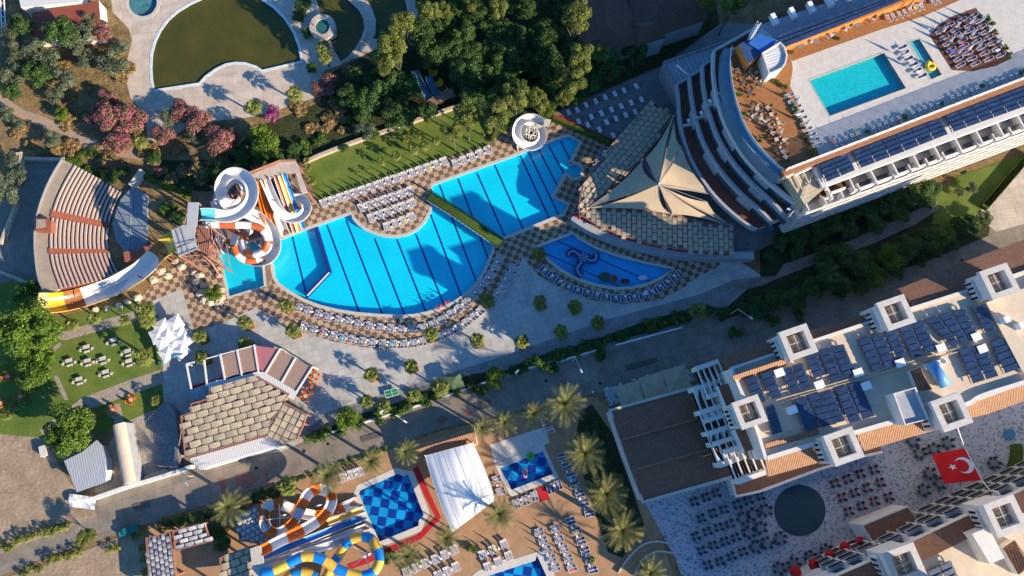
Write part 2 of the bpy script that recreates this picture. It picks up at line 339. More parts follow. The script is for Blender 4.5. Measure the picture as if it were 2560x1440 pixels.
def leafm(name,col,var=0.5,trans=0.25):
    m=bpy.data.materials.new(name); m.use_nodes=True; t=m.node_tree; b=t.nodes['Principled BSDF']; b.inputs['Roughness'].default_value=0.6; b.inputs['Specular IOR Level'].default_value=0.25
    g=_n(t,'ShaderNodeNewGeometry'); mr=_n(t,'ShaderNodeMapRange'); mr.inputs[3].default_value=1-var; mr.inputs[4].default_value=1+var; t.links.new(g.outputs['Random Per Island'],mr.inputs[0])
    nz=_n(t,'ShaderNodeTexNoise'); nz.inputs['Scale'].default_value=0.45; t.links.new(g.outputs['Position'],nz.inputs['Vector'])
    mr2=_n(t,'ShaderNodeMapRange'); mr2.inputs[1].default_value=0.3; mr2.inputs[2].default_value=0.7; mr2.inputs[3].default_value=0.75; mr2.inputs[4].default_value=1.25; t.links.new(nz.outputs[0],mr2.inputs[0])
    mu=_n(t,'ShaderNodeMath',operation='MULTIPLY'); t.links.new(mr.outputs[0],mu.inputs[0]); t.links.new(mr2.outputs[0],mu.inputs[1])
    sv=_n(t,'ShaderNodeVectorMath',operation='SCALE'); sv.inputs[0].default_value=col; t.links.new(mu.outputs[0],sv.inputs['Scale']); t.links.new(sv.outputs[0],b.inputs['Base Color'])
    tr=_n(t,'ShaderNodeBsdfTranslucent'); t.links.new(sv.outputs[0],tr.inputs[0]); ms=_n(t,'ShaderNodeMixShader'); ms.inputs[0].default_value=trans
    o=t.nodes['Material Output']; t.links.new(b.outputs[0],ms.inputs[1]); t.links.new(tr.outputs[0],ms.inputs[2]); t.links.new(ms.outputs[0],o.inputs[0]); return m
M['l_dark']=leafm('leaf_dark_green',(0.045,0.095,0.026)); M['l_mid']=leafm('leaf_mid_green',(0.085,0.155,0.018)); M['l_bright']=leafm('leaf_bright_green',(0.13,0.20,0.018))
M['l_pine']=leafm('leaf_pine',(0.15,0.165,0.035)); M['l_olive']=leafm('leaf_olive',(0.115,0.13,0.06)); M['l_pink']=leafm('petal_pink',(0.44,0.105,0.18)); M['l_mag']=leafm('petal_magenta',(0.42,0.02,0.30))
M['l_palm']=leafm('leaf_palm',(0.17,0.20,0.04),0.35); M['l_date']=leafm('leaf_date_palm',(0.20,0.20,0.065),0.35); M['l_dry']=leafm('dry_straw',(0.36,0.24,0.10),0.4); M['l_grey']=leafm('leaf_grey_green',(0.12,0.16,0.10))
# ---------------------------------------------------------------- pools (outline in photo pixels)
main_pool=[(700,597),(764,572),(878,532),(884,545),(897,560),(915,573),(940,584),(965,590),(990,591),(1018,586),(1043,573),(1062,553),(1074,530),(1080,505),(1078,462),(1280,390),(1360,358),(1420,337),(1452,354),(1424,410)]\
 +arc(1437,428,20,-128,150,14)+[(1414,434),(1382,492),(1422,511),(1409,536),(1280,588),(1238,603),(1232,628),(1222,655),(1208,685),(1190,712),(1168,734),(1140,754),(1108,770),(1070,782),(1035,789),(1000,791),(950,789),(890,784),(840,776),(800,766),(760,751),(720,728),(693,708),(684,690),(672,610)]
act_pool=[(545,627),(652,596),(664,716),(571,744)]
kids_pool=[(1433,582),(1446,595),(1490,620),(1550,641),(1620,658),(1683,671),(1655,694),(1618,711),(1575,720),(1535,721),(1490,713),(1440,696),(1400,674),(1362,643),(1340,617)]
dpool=[(890,1237),(896,1220),(992,1177),(1012,1184),(1026,1181),(1067,1285),(1054,1304),(1050,1321),(947,1362),(912,1290)]
epool=[(1243,1166),(1358,1120),(1390,1190),(1278,1233)]
fpool=[(1180,1500),(1168,1462),(1198,1436),(1335,1392),(1350,1382),(1390,1470),(1400,1500)]
gpool=[(318,8)]; gpool=arc(357,5,40,0,342,19)
pond=[(386,227),(379,200),(377,170),(379,135),(387,105),(400,77),(420,50),(445,28),(475,10),(510,-6),(550,-18),(600,-20),(650,-5),(685,18),(712,45),(735,80),(748,115),(754,155),(656,178),(640,168),(612,159),(588,158),(565,162),(540,174),(515,192),(498,210)]
pond2=[(782,-20),(800,45),(812,60),(838,70),(838,90),(822,102),(832,130),(850,158),(872,146),(893,122),(908,95),(916,70),(912,45),(900,22),(880,4),(855,-20)]
pond3=[(905,-20),(925,20),(936,50),(935,85),(930,100),(990,103),(1018,70),(1024,40),(1020,15),(1010,-20)]
sp=arc(809,73,25,0,342,19)
HOLES={'swimming_pool':main_pool,'act':act_pool,'kids':kids_pool,'d':dpool,'e':epool,'f':fpool,'g':gpool,'p1':pond,'p2':pond2,'p3':pond3}
def overlap_holes(outer,skip=()):
    r=[]
    for k,h in HOLES.items():
        if k in skip: continue
        if all(inside(a,b,outer) for a,b in h): r.append(PL(h))
    return r
_sz=[0]
def sheet(name,outer,z,m,kind='structure',holes=True):
    _sz[0]+=1; z=z*1.6+_sz[0]*0.0009; b=MB(); b.flat([P(a,c) for a,c in outer],z,0,overlap_holes(outer) if holes else ())
    return single(name,b,M[m],None,None,kind=kind)
def basin(h,z1,depth,mf,mw,wname,wm,dz=0.14,parent=None,base=0.0):
    pts=[P(a,c,base) for a,c in h]; b=MB()
    a=sum(pts[i][0]*pts[(i+1)%len(pts)][1]-pts[(i+1)%len(pts)][0]*pts[i][1] for i in range(len(pts)))
    if a<0: pts=pts[::-1]
    n=len(pts); b.add([(p.x,p.y,z1) for p in pts]+[(p.x,p.y,z1-depth) for p in pts],[(i,(i+1)%n,n+(i+1)%n,n+i) for i in range(n)],1)
    b.flat(pts,z1-depth,0)
    return pts,b
# ground sheet with the pools cut out of it
b=MB(); b.flat([(-700,-700),(700,-700),(700,700),(-700,700)],0.0,0,[PL(h) for h in HOLES.values()])
single('ground',b,M['dirt'],None,None,kind='structure')
def pool(name,h,label,depth,fm,wm,wat,rim='kerb',rw=0.5,lanes=(),rimlab=None,wz=-0.12,base=0.0,rh=0.1):
    pts=[P(a,c,base) for a,c in h]; c=sum(pts,Vector())/len(pts); c.z=base-depth
    t=thing(name,label,'pool',c)
    _,b=basin(h,base+0.01,depth,fm,wm,None,None,base=base)
    part('basin',b,[M[fm],M[wm]],t)
    b=MB(); b.flat(pts,base+wz); part('water_surface',b,M[wat],t)
    if rim:
        b=MB(); b.wall(pts,rw,base-0.05,base+rh,0,closed=True); part('coping',b,M[rim],t)
    if lanes:
        b=MB()
        for l in lanes:
            p0=P(*l[0],base-depth*0);p1=P(*l[1],base-depth*0); wd=l[2] if len(l)>2 else 0.42
            b.wall([p0,p1],wd,base-depth-0.02,base-depth+0.015)
        part('lane_markings',b,M['lane'],t)
    return t
lan=[((727,588),(764,742)),((814,558),(834,764)) ,((862,545),(955,786)),((934,592),(1011,789)),((990,594),(1064,780)),((1037,580),(1111,766)),((1075,532),(1154,742)),((1097,457),(1192,705)),((1144,442),(1222,648)),((1191,426),(1264,592)),((1236,407),(1310,573)),((1301,384),(1376,546)),((1322,376),(1399,536)),((1346,366),(1420,510)),((1372,358),(1414,434)),((1403,348),(1430,402))]
lan[1]=((814,558),(896,780))
pool('swimming_pool',main_pool,'large turquoise swimming pool with dark lane lines crossed by a green footbridge',1.3,'pfloor','pwall','water',lanes=lan,rw=0.75)
pool('swimming_pool',act_pool,'small cyan splashdown pool left of the big pool under the spiral slides',1.0,'pf2','pwall','water',rw=0.8)
pool('swimming_pool',kids_pool,"shaded fan-shaped children's pool with an inflatable climbing toy in it",0.7,'pf3','pf3','water',rw=0.7,lanes=[((1393,600),(1630,703),0.3),((1350,625),(1560,719),0.3)])
pool('swimming_pool',dpool,'blue checkered pool at the foot of the striped racing slides',1.1,'bcheck','lane','water',rim='marble',rw=1.3)
pool('swimming_pool',epool,"small blue checkered children's pool with a beige shallow end beside the white tent",0.6,'bcheck','lane','water',rim='marble',rw=1.5)
pool('swimming_pool',fpool,'blue checkered pool cut by the bottom edge of the photo',1.1,'bcheck','lane','water',rim='marble',rw=1.6)
M['algae']=mat('algae_floor',(0.05,0.12,0.13),0.8,scale=0.5,col2=(0.16,0.27,0.27),fine=0.3)
pool('round_pool',gpool,'round abandoned pool with pale algae-stained floor at the top left',0.7,'algae','lane','water',rim='kerb',rw=0.9,wz=-0.45)
pool('green_pond',pond,'large fan-shaped disused pool full of dark green water',0.8,'murk','tealw','murk',rim='tealw',rw=0.7,wz=-0.35)
pool('green_pond',pond2,'crescent-shaped green pond between the round basin and curved walkway',0.8,'murk','tealw','murk',rim='conc',rw=0.9,wz=-0.35)
pool('green_pond',pond3,'olive green pond right of the curved concrete walkway',0.8,'murk','tealw','murk',rim='conc',rw=0.8,wz=-0.35)
t=thing('round_basin','raised round concrete basin of teal water standing at the crescent pond',"basin",P(809,73))
b=MB(); b.wall(PL(sp),1.5,0,1.2,0,closed=True); part('wall',b,M['conc'],t)
b=MB(); b.flat(PL(sp),0.9); part('water_surface',b,water('teal_basin_water',(0.02,0.09,0.10),(0.03,0.14,0.13)),t)
# ---------------------------------------------------------------- ground zones
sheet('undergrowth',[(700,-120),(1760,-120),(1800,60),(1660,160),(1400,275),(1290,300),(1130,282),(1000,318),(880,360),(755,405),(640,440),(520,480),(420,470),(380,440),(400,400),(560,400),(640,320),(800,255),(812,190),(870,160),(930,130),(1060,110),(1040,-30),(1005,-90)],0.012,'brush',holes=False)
M['shrubg']=mat('overgrown_earth',(0.10,0.075,0.03),0.95,scale=0.35,bump=0.2,col2=(0.30,0.20,0.085),fine=0.35,fscale=2)
sheet('overgrown_slope',[(-60,-60),(272,-60),(300,60),(325,90),(315,150),(322,240),(368,300),(380,330),(560,300),(640,300),(800,240),(920,260),(900,330),(760,390),(620,430),(480,440),(380,400),(260,350),(130,290),(-60,220)],0.010,'shrubg',holes=False)
sheet('concrete_terrace',[(262,-120),(282,30),(322,72),(330,100),(318,150),(318,210),(326,245),(362,285),(372,372),(420,350),(480,310),(560,300),(650,290),(785,245),(800,200),(812,175),(845,165),(880,150),(930,128),(1000,112),(1040,95),(1045,20),(1030,-120)],0.020,'conc')
sheet('dirt_path',[(-60,195),(0,235),(60,275),(130,300),(200,338),(250,352),(330,372),(378,385),(372,402),(300,392),(240,385),(170,340),(100,315),(40,290),(0,262),(-60,235)],0.018,'path',holes=False)
sheet('path',[(60,392),(158,397),(180,430),(110,560),(110,640),(130,740),(80,770),(-60,760),(-60,560),(10,500),(62,440)],0.016,'darkpave',holes=False)
M['brownfl']=mat('brown_pool_surround',(0.19,0.115,0.08),0.85,scale=0.5,col2=(0.27,0.17,0.12),fine=0.15)
sheet('lawn',[(753,405),(880,360),(1000,315),(1130,275),(1260,262),(1300,300),(1232,360),(1130,392),(795,503)],0.022,'grass',holes=False)
deck=[(330,775),(372,756),(455,722),(487,828),(545,812),(640,770),(712,814),(760,832),(830,853),(900,867),(960,873),(1030,869),(1100,850),(1160,820),(1212,780),(1256,730),(1290,680),(1308,641),(1325,665),(1345,688),(1400,718),(1480,750),(1560,760),(1650,750),(1705,722),(1748,690),(1800,665),(1790,600),(1560,480),(1560,350),(1385,285),(1290,305),(1232,358),(795,500),(782,480),(750,395),(560,470),(505,500),(530,590),(500,640),(430,665),(380,710)]
sheet('tiled_pool_deck',deck,0.034,'deck')
sheet('slide_yard',[(505,500),(560,470),(748,398),(785,485),(770,500),(775,545),(762,570),(700,594),(672,600),(655,594),(545,622),(535,590)],0.040,'brownfl',holes=False)
sheet('pool_divider',[(655,597),(671,602),(682,688),(668,716)],0.046,'brownfl',holes=False)
plaza=[(372,752),(455,700),(487,790),(560,785),(655,750),(720,795),(830,835),(960,852),(1080,835),(1160,795),(1230,730),(1280,660),(1308,630),(1345,675),(1420,712),(1500,740),(1600,742),(1700,700),(1770,650),(1800,620),(1905,690),(1810,775),(1640,845),(1490,885),(1290,940),(1100,995),(960,1035),(790,1090),(700,1130),(470,1160),(440,1060),(402,1010),(408,905),(378,800)]
sheet('plaza',plaza,0.026,'plaza')
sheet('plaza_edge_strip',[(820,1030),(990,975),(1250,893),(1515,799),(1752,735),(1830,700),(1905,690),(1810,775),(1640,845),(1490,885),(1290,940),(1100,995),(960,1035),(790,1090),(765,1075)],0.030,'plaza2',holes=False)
sheet('road',[(-160,1420),(-100,1390),(60,1330),(170,1290),(240,1240),(480,1172),(640,1125),(800,1078),(960,1032),(1100,990),(1460,882),(1700,815),(1900,765),(2100,690),(2300,615),(2400,540),(2500,430),(2600,380),(2800,330),(2800,580),(2560,660),(2240,765),(1780,905),(1480,985),(1100,1072),(900,1145),(640,1220),(400,1300),(160,1375),(0,1440),(-160,1500)],0.014,'road',holes=False)
M['rpav']=mat('red_paving',(0.24,0.115,0.085),0.9,var=0.12,scale=1.5,fine=0.15)
sheet('road_panel',[(545,1193),(563,1195),(578,1255),(560,1258)],0.019,'rpav',holes=False); sheet('road_panel',[(586,1185),(625,1178),(652,1195),(612,1224),(590,1210)],0.020,'rpav',holes=False); sheet('road_panel',[(656,1170),(664,1168),(680,1215),(668,1222)],0.020,'rpav',holes=False)
for q in [(1105,1050,16),(1170,1032,14),(1405,962,13),(1505,925,9),(1040,1105,10)]: sheet('road_panel',[(q[0]-q[2],q[1]+3),(q[0]-2,q[1]-q[2]*.8),(q[0]+q[2],q[1]-4),(q[0]+3,q[1]+q[2]*.8)],0.020,'rpav',holes=False)
b=MB()
for (x,y) in [(1080,1048),(1135,1030),(1240,1003),(1300,985),(1345,972),(1450,940),(1560,910),(1640,890),(1720,862),(1250,1090),(1050,1060),(1860,830)]:
    b.wall([P(x,y-18),P(x+14,y+26)],0.12,0.0,0.062)
struct('road_joints',b,M['darkpave'])
sheet('terracotta_deck',[(250,1500),(330,1330),(430,1310),(640,1225),(900,1150),(1100,1078),(1480,992),(1525,1020),(1610,1255),(1650,1330),(1720,1560),(250,1560)],0.024,'terra')
sheet('sandy_lot',[(-300,1080),(0,1085),(110,1095),(170,1200),(245,1290),(170,1320),(0,1385),(-300,1480)],0.024,'sand',holes=False)
sheet('sandy_lot',[(-300,1600),(-100,1480),(150,1400),(330,1330),(385,1360),(420,1600)],0.026,'sand',holes=False)
sheet('lawn',[(-100,740),(30,700),(100,790),(160,790),(380,740),(402,905),(410,1010),(330,1062),(240,1085),(100,1095),(-100,1080)],0.020,'grass',holes=False)
for pts in ([(145,845),(155,830),(335,778),(345,788),(340,803),(160,852)],[(100,1075),(205,995),(310,955),(400,925),(410,945),(410,958),(225,1022),(215,1010),(110,1092)],[(133,940),(145,938),(172,1000),(162,1000)],[(130,870),(150,855),(155,862),(136,880)],[(268,1015),(300,1008),(312,1062),(290,1070),(283,1045),(272,1040)]):
    sheet('path',pts,0.028,'path2',holes=False)
sheet('amphitheatre_floor',[(350,1040),(420,1010),(470,1100),(480,1180),(300,1230),(240,1250),(235,1180),(300,1060)],0.030,'path2',holes=False)
# mosaic courtyard
m=bpy.data.materials.new('mosaic_paving'); m.use_nodes=True; t=m.node_tree; bs=t.nodes['Principled BSDF']; bs.inputs['Roughness'].default_value=0.7
g=_n(t,'ShaderNodeNewGeometry'); vo=_n(t,'ShaderNodeTexVoronoi'); vo.inputs['Scale'].default_value=2.9; t.links.new(g.outputs['Position'],vo.inputs['Vector'])
sp_=_n(t,'ShaderNodeSeparateColor'); t.links.new(vo.outputs['Color'],sp_.inputs[0]); cr=_n(t,'ShaderNodeValToRGB'); cr.color_ramp.interpolation='CONSTANT'; e=cr.color_ramp.elements; e[0].position=0; e[0].color=(0.15,0.20,0.25,1); e[1].position=0.2; e[1].color=(0.38,0.39,0.41,1)
for p_,c_ in ((0.4,(0.41,0.41,0.42,1)),(0.8,(0.36,0.36,0.38,1)),(0.9,(0.44,0.43,0.43,1))):
    q=e.new(p_); q.color=c_
t.links.new(sp_.outputs[0],cr.inputs[0]); t.links.new(cr.outputs[0],bs.inputs['Base Color']); M['mosaic']=m
sheet('courtyard',[(1612,1258),(1840,1190),(2300,1040),(2800,900),(2800,1600),(1760,1600),(1690,1400)],0.022,'mosaic',holes=False)
M['poolcov']=mat('dark_green_cover',(0.018,0.05,0.06),0.6,scale=1,col2=(0.025,0.065,0.075))
b=MB(); b.prism([P(a,c) for a,c in arc(1999,1276,64,0,355,48)],0,0.16); single('round_stage',b,M['poolcov'],'round dark green dance floor in the mosaic courtyard','stage')
# hotel side gardens
sheet('paving',[(1390,282),(1660,165),(1800,60),(1960,60),(1960,600),(1860,640),(1560,480),(1545,360)],0.038,'plaza2',holes=False)
sheet('lawn',[(2340,490),(2395,440),(2560,385),(2470,520),(2380,565),(2330,560)],0.020,'grass',holes=False)
sheet('paving',[(2440,540),(2560,395),(2800,330),(2800,440),(2560,560),(2490,580)],0.028,'conc',holes=False)
sheet('flower_bed',[(1900,620),(2350,460),(2400,560),(2480,540),(2470,590),(2300,660),(1800,800),(1780,770),(1900,700)],0.016,'brush',holes=False)
sheet('garden_path',[(1940,690),(1960,660),(2130,600),(2250,545),(2340,500),(2350,520),(2290,560),(2180,610),(2050,655),(1960,690),(1900,715),(1830,730),(1830,700)],0.030,'road',holes=False)
M['gmo']=M['darkpave']

b=MB(); b.wall([P(788,566),P(822,678),P(764,737)],1.0,-1.28,-0.1); b.wall([P(823,681),P(768,739)],0.25,-0.1,0.0,1)
single('pool_partition',b,[M['lane'],M['whitep']],'dark blue L shaped partition under the water of the big pool','partition')
b=MB(); b.prism(PL(smooth([(2525,1112),(2552,1112),(2553,1150),(2540,1185),(2500,1198),(2515,1170),(2523,1140),(2525,1112)],4)),0,.5); single('garden_bed',b,M['turf'],'crescent shaped dark green bed at the right end of the courtyard','garden bed')
b=MB(); b.prism([P(a,c) for a,c in arc(2522,1086,14,0,340,16)],0,.4); single('fountain',b,mat('fountain_blue',(0.05,0.18,0.30),.3),'small round blue fountain at the right photo edge','fountain')
for a_,l in ((smooth([(1545,1432),(1570,1395),(1605,1362),(1640,1353),(1672,1358)],4),'outer curved kerb wall below the shaded date palms'),(smooth([(1585,1440),(1605,1400),(1640,1378),(1680,1382)],4),'inner curved kerb wall at the bottom edge')):
    b=MB(); b.wall(PL(a_),.35,0,.6); single('kerb_wall',b,M['kerb'],l,'wall')

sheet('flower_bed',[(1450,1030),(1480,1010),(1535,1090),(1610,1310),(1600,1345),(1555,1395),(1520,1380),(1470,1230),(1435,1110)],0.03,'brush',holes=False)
sheet('flower_bed',[(790,1092),(905,1050),(1065,1000),(1215,952),(1290,925),(1500,862),(1706,808),(1800,770),(1760,765),(1620,800),(1500,845),(1440,865),(1330,895),(1270,925),(1180,935),(1090,962),(1000,1005),(900,1035),(800,1078)],0.036,'brush',holes=False)

M['patch']=mat('road_repair_patch',(0.10,0.09,0.08),0.9,var=.15,scale=2,fine=.2)
for q in ([(1180,1010),(1225,998),(1232,1016),(1187,1029)],[(900,1092),(950,1078),(956,1090),(905,1106)],[(1560,915),(1640,893),(1645,905),(1566,928)],[(330,1262),(372,1250),(378,1266),(336,1278)]): sheet('road_patch',q,0.045,'patch',holes=False)
for k,(x,y) in enumerate([(1365,952),(1500,958),(820,1110),(640,1170),(1980,740),(2405,650),(760,1128)]):
    c=P(x,y,.075); b=MB(); b.tube([(c.x,c.y,.05),(c.x,c.y,.085)],.34,14); single('manhole_cover',b,M['dark'],'dark round manhole cover '+['left of the beige market parasols','in front of the beige market parasols','below the road wall left end','below the small amphitheatre wall','between shaded garden and left tile eave','in the road beside the uppermost roof towers','below the corrugated veranda roof'][k],'manhole cover','manhole covers in the road')
# ---------------------------------------------------------------- hotel with the stepped curved front (upper right)
HT=P(1960,400,0)
hotel=thing('hotel','white stepped hotel with a curved terraced front and a swimming pool on its roof','hotel',HT)
T1=smooth([(1690,215),(1695,250),(1697,290),(1705,340),(1725,400),(1760,460),(1800,508),(1850,552),(1893,580)],3)
T2=smooth([(1722,195),(1727,240),(1736,290),(1752,345),(1775,392),(1805,435),(1850,485),(1895,524),(1932,562)],3)
T3=smooth([(1755,168),(1757,215),(1768,270),(1787,330),(1810,375),(1840,418),(1880,462),(1925,503),(1963,545)],3)
T4=smooth([(1783,132),(1782,180),(1790,240),(1808,300),(1830,345),(1855,385),(1893,430),(1945,478),(1998,517)],3)
T5=smooth([(1818,122),(1814,165),(1820,220),(1835,280),(1856,330),(1885,372),(1920,408),(1956,438)],3)
ZS=[0,8.8,11.6,14.4,17.2,18.2,22.0]
SEb=[(2700,255),(2700,-160),(1990,-20)]
def terr(k,curve,z0,z1,back):
    return PL(curve,z1)
backs={1:[(2640,270),(2700,-140),(1960,50),(1800,125)],2:[(2660,265),(2720,-150),(1960,50),(1800,120)],3:[(2680,258),(2740,-160),(1960,50),(1800,115)],4:[(2700,250),(2760,-170),(1960,45),(1815,100)]}
M['facade']=mat('hotel_render',(0.52,0.51,0.49),0.8,var=0.06,scale=0.7)
M['facgrey']=mat('terrace_wall_grey',(0.34,0.35,0.37),0.8,var=0.1,scale=1.5,fine=0.08)
south0=P(1915,582,0)
sdir=(P(2560,343,0)-south0).normalized(); snrm=Vector((sdir.y,-sdir.x,0))   # outward, toward the viewer's bottom
def onfac(p,off=0.0):
    "project a point onto the south facade line"
    d=(p-south0).dot(sdir); q=south0+sdir*d+snrm*off; return q
EASTX=150.0
M['doorg']=mat('door_glass',(0.05,0.10,0.12),0.15,spec=.6,var=.4,scale=.4)
curves=[None,T1,T2,T3,T4]
for k in (1,2,3,4):
    c=PL(curves[k],ZS[k]); z0,z1=(0 if k==1 else ZS[k-1]),ZS[k]
    e=onfac(c[-1]); c=[Vector((p.x,p.y,0)) for p in c[:-1]]+[e]
    far=south0+sdir*EASTX; nb=-snrm
    pts=c+[far,far+nb*62,c[0]+sdir*12+nb*3]
    if k==1:
        z0=7.9; c2=PL(T3,8.0); c2=[Vector((p.x,p.y,0)) for p in c2[:-1]]+[onfac(c2[-1],-2.0)]; b=MB(); b.prism(c2+[far-snrm*2,far+nb*60,c2[0]+sdir*9],0,7.95,0); part('ground_floor_wall',b,[M['facgrey']],hotel)
    b=MB(); b.prism(pts,z0,z1-0.35,0); sw=part('storey_wall',b,[M['facade']],hotel)
    b=MB(); b.prism(pts,z1-0.34,z1,0,1); part('terrace_floor',b,[M['facgrey'],M['maroon']],hotel)
    b=MB(); b.wall(c[:-1]+[e],0.6,z1-0.5,z1+0.9); 
    b.wall([c[0],c[0]+sdir*11+nb*2.0],0.5,z1-0.3,z1+1.1); part('parapet',b,M['facgrey'] if k<4 else M['facade'],hotel)
    # room fronts behind the terrace: wall pieces, glass doors, divider walls with AC units
    nx=PL(T5 if k==4 else curves[k+1],ZS[k]); 
    nxz=ZS[k]
    gl=MB(); wl=MB(); dv=MB(); ac=MB()
    cc=PL(T5 if k==4 else curves[k+1],ZS[min(k+1,5)])
    tot=0; seg=[]
    for i in range(len(cc)-1):
        a,bb=cc[i],cc[i+1]; L=(bb-a).length; d=(bb-a)/L; n=Vector((d.y,-d.x,0))
        if n.dot(Vector((1,-1,0)))>0 and False: n=-n
        n=n if n.x<0.3 else -n
        j=0
        while j*2.2+1.0<L:
            p=a+d*(j*2.2+1.1); idx=int((tot+j*2.2)/2.2)
            if idx%5 in(0,1,2): gl.box((p.x+n.x*0.06,p.y+n.y*0.06,nxz+1.05),(2.0,0.12,1.9),math.atan2(d.y,d.x))
            else: wl.box((p.x+n.x*0.2,p.y+n.y*0.2,nxz+1.2),(2.1,0.35,2.3),math.atan2(d.y,d.x))
            if idx%14==4:
                q=p+n*1.3; dv.box((q.x,q.y,nxz+0.8),(0.18,2.4,1.6),math.atan2(d.y,d.x)); q=p+n*0.9-d*0.9; ac.box((q.x,q.y,nxz+1.0),(0.9,0.45,0.7),math.atan2(d.y,d.x)+0.3)
            j+=1
        tot+=L
    parts('glass_door',gl,M['doorg'],sw,60); parts('wall_panel',wl,M['facgrey'],sw,60); parts('divider_wall',dv,M['facade'],sw); parts('ac_unit',ac,M['whitep'],sw)
# top storey and roof deck
c=PL(T5,22.0); far5=south0+sdir*EASTX
se=P(1966,440,22.0); d5=(P(2560,208,22.0)-se).normalized()
rp=PL([(2022,199),(2211,130),(2267,221),(2075,291)],22.0); rk=PL([(2270,102),(2300,96),(2357,186),(2327,199)],22.0)
top=[Vector((p.x,p.y,0)) for p in c]+[se,se+d5*120,P(2760,-80,22.0),P(2330,-20,22),P(1965,112,22),P(1905,70,22),P(1870,110,22)]
b=MB(); b.prism(top,14.5,21.9,0,1,(rp,rk)); part('roof_slab',b,[M['facade'],M['marble']],hotel)
b=MB(); b.wall(c,1.3,18.4,22.05); part('curved_cornice',b,mat('blue_grey_glass',(0.10,0.20,0.27),0.25,spec=0.7),hotel)
b=MB(); b.wall([Vector((p.x,p.y,0))+Vector((0.8,0.2,0)) for p in c],0.08,22,23.1); part('glass_balustrade',b,mat('pale_glass_rail',(0.55,0.6,0.62),0.3),hotel)
def roofzone(name,pts,z,m,par=hotel,z0=None):
    b=MB(); b.prism(PL(pts,z),z-0.04,z); return part(name,b,M[m] if isinstance(m,str) else m,par)
roofzone('timber_deck',[(1822,128),(1870,112),(1900,150),(1970,110),(1982,170),(1975,215),(1992,250),(2003,290),(2022,330),(2045,380),(2052,400),(1966,438),(1930,408),(1893,370),(1864,328),(1843,278),(1828,220),(1822,165)],21.96,'wood')
roofzone('timber_deck',[(1968,128),(2315,-8),(2440,-40),(2400,0),(2310,40),(2207,72),(2092,113),(1982,152)],21.97,'wood')
roofzone('timber_deck',[(2325,88),(2345,65),(2380,42),(2440,20),(2530,145),(2490,165),(2430,178),(2381,175)],21.97,'wood2')
roofzone('timber_strip',[(2048,395),(2560,200),(2700,150),(2700,165),(2560,216),(2052,408)],21.98,'wood2')
ow=MB(); ow.wall([P(1965,112,24),P(2320,-20,24)],0.9,21.9,24.2); part('orange_wall',ow,M['orange'],hotel)
ow=MB(); ow.wall([P(1958,432,23.3),P(2700,150,23.3)],1.3,21.0,23.2); part('timber_parapet',ow,mat('brown_timber_parapet',(0.30,0.14,0.075),0.7,var=0.15,scale=1),hotel)
def roofpool(pts_w,fl,lab,dp):
    c0=sum(pts_w,Vector())/4; t=thing('rooftop_pool',lab,'pool',(c0.x,c0.y,22-dp)); b=MB()
    pts=[Vector(p) for p in pts_w]; a=sum(pts[i][0]*pts[(i+1)%4][1]-pts[(i+1)%4][0]*pts[i][1] for i in range(4))
    if a<0: pts=pts[::-1]
    b.add([(p.x,p.y,21.9) for p in pts]+[(p.x,p.y,22-dp) for p in pts],[(i,(i+1)%4,4+(i+1)%4,4+i) for i in range(4)],1); b.flat(pts,22-dp); part('basin',b,[M[fl],M[fl]],t)
    b=MB(); b.flat(pts,21.75); part('water_surface',b,M['water'],t)
    b=MB(); b.wall(pts,0.35,21.85,21.94,closed=True); part('coping',b,M['kerb'],t)
roofpool(rp,'rpool','rectangular teal swimming pool on the hotel roof',1.3); roofpool(rk,'rpool2','narrow pale teal plunge pool on the hotel roof holding a yellow float',0.8)
# solar fields on the hotel
def solar_field(pts,z,nx,ny,label,tilt=R(12),gap=0.14,group='solar arrays on the roofs',frame=True,mname='solar',skip=()):
    "pts: 4 px corners (a->b along rows, a->d down the columns)"
    A,B,C,D=[P(a,c,z) for a,c in pts]; ctr=(A+B+C+D)/4; t=thing('solar_array',label,'solar array',(ctr.x,ctr.y,z-0.6),group); fr=MB(); k=0
    for j in range(ny):
        for i in range(nx):
            if (i,j) in skip: continue
            def q(u,v): return (A*(1-u)+B*u)*(1-v)+(D*(1-u)+C*u)*v
            u0,u1=(i+gap/2*1)/nx,(i+1-gap/2)/nx; v0,v1=(j+gap/2)/ny,(j+1-gap/2)/ny
            a,b_,c_,d_=q(u0,v0),q(u1,v0),q(u1,v1),q(u0,v1); h=(a-d_).length*math.sin(tilt)
            b=MB(); vs=[a+Vector((0,0,h)),b_+Vector((0,0,h)),c_,d_]; vs+= [v-Vector((0,0,0.08)) for v in vs]
            b.add(vs,[(3,2,1,0),(4,5,6,7),(0,1,5,4),(1,2,6,5),(2,3,7,6),(3,0,4,7)])
            if k<100: part('panel',b,M[mname],t)
            k+=1
        fr.wall([q(0,(j+0.02)/ny)-Vector((0,0,0)),q(1,(j+0.02)/ny)],0.18,z-0.35,z-0.12)
    for i in range(nx+1): fr.wall([(A*(1-i/nx)+B*i/nx),(D*(1-i/nx)+C*i/nx)],0.14,z-0.5,z-0.36)
    part('rack',fr,M['steel'] if mname!='solarW' else M['whitep'],t); return t
b=MB(); b.prism(PL([(2038,408),(2045,400),(2700,140),(2740,212),(2072,462),(2062,468)],22.0),20.5,21.95); part('service_roof',b,[M['white']],hotel)
solar_field([(2048,414),(2118,385),(2138,425),(2066,455)],22.9,2,4,'short solar panel array at the left end of the hotel roof strip',gap=0.05)
solar_field([(2132,380),(2240,336),(2262,378),(2152,420)],22.9,3,4,'solar array between two service hatches on the hotel roof strip',gap=0.05)
solar_field([(2240,336),(2350,296),(2370,335),(2262,378)],22.9,3,4,'solar array of dark panels right of the second hatch on the hotel strip',gap=0.05)
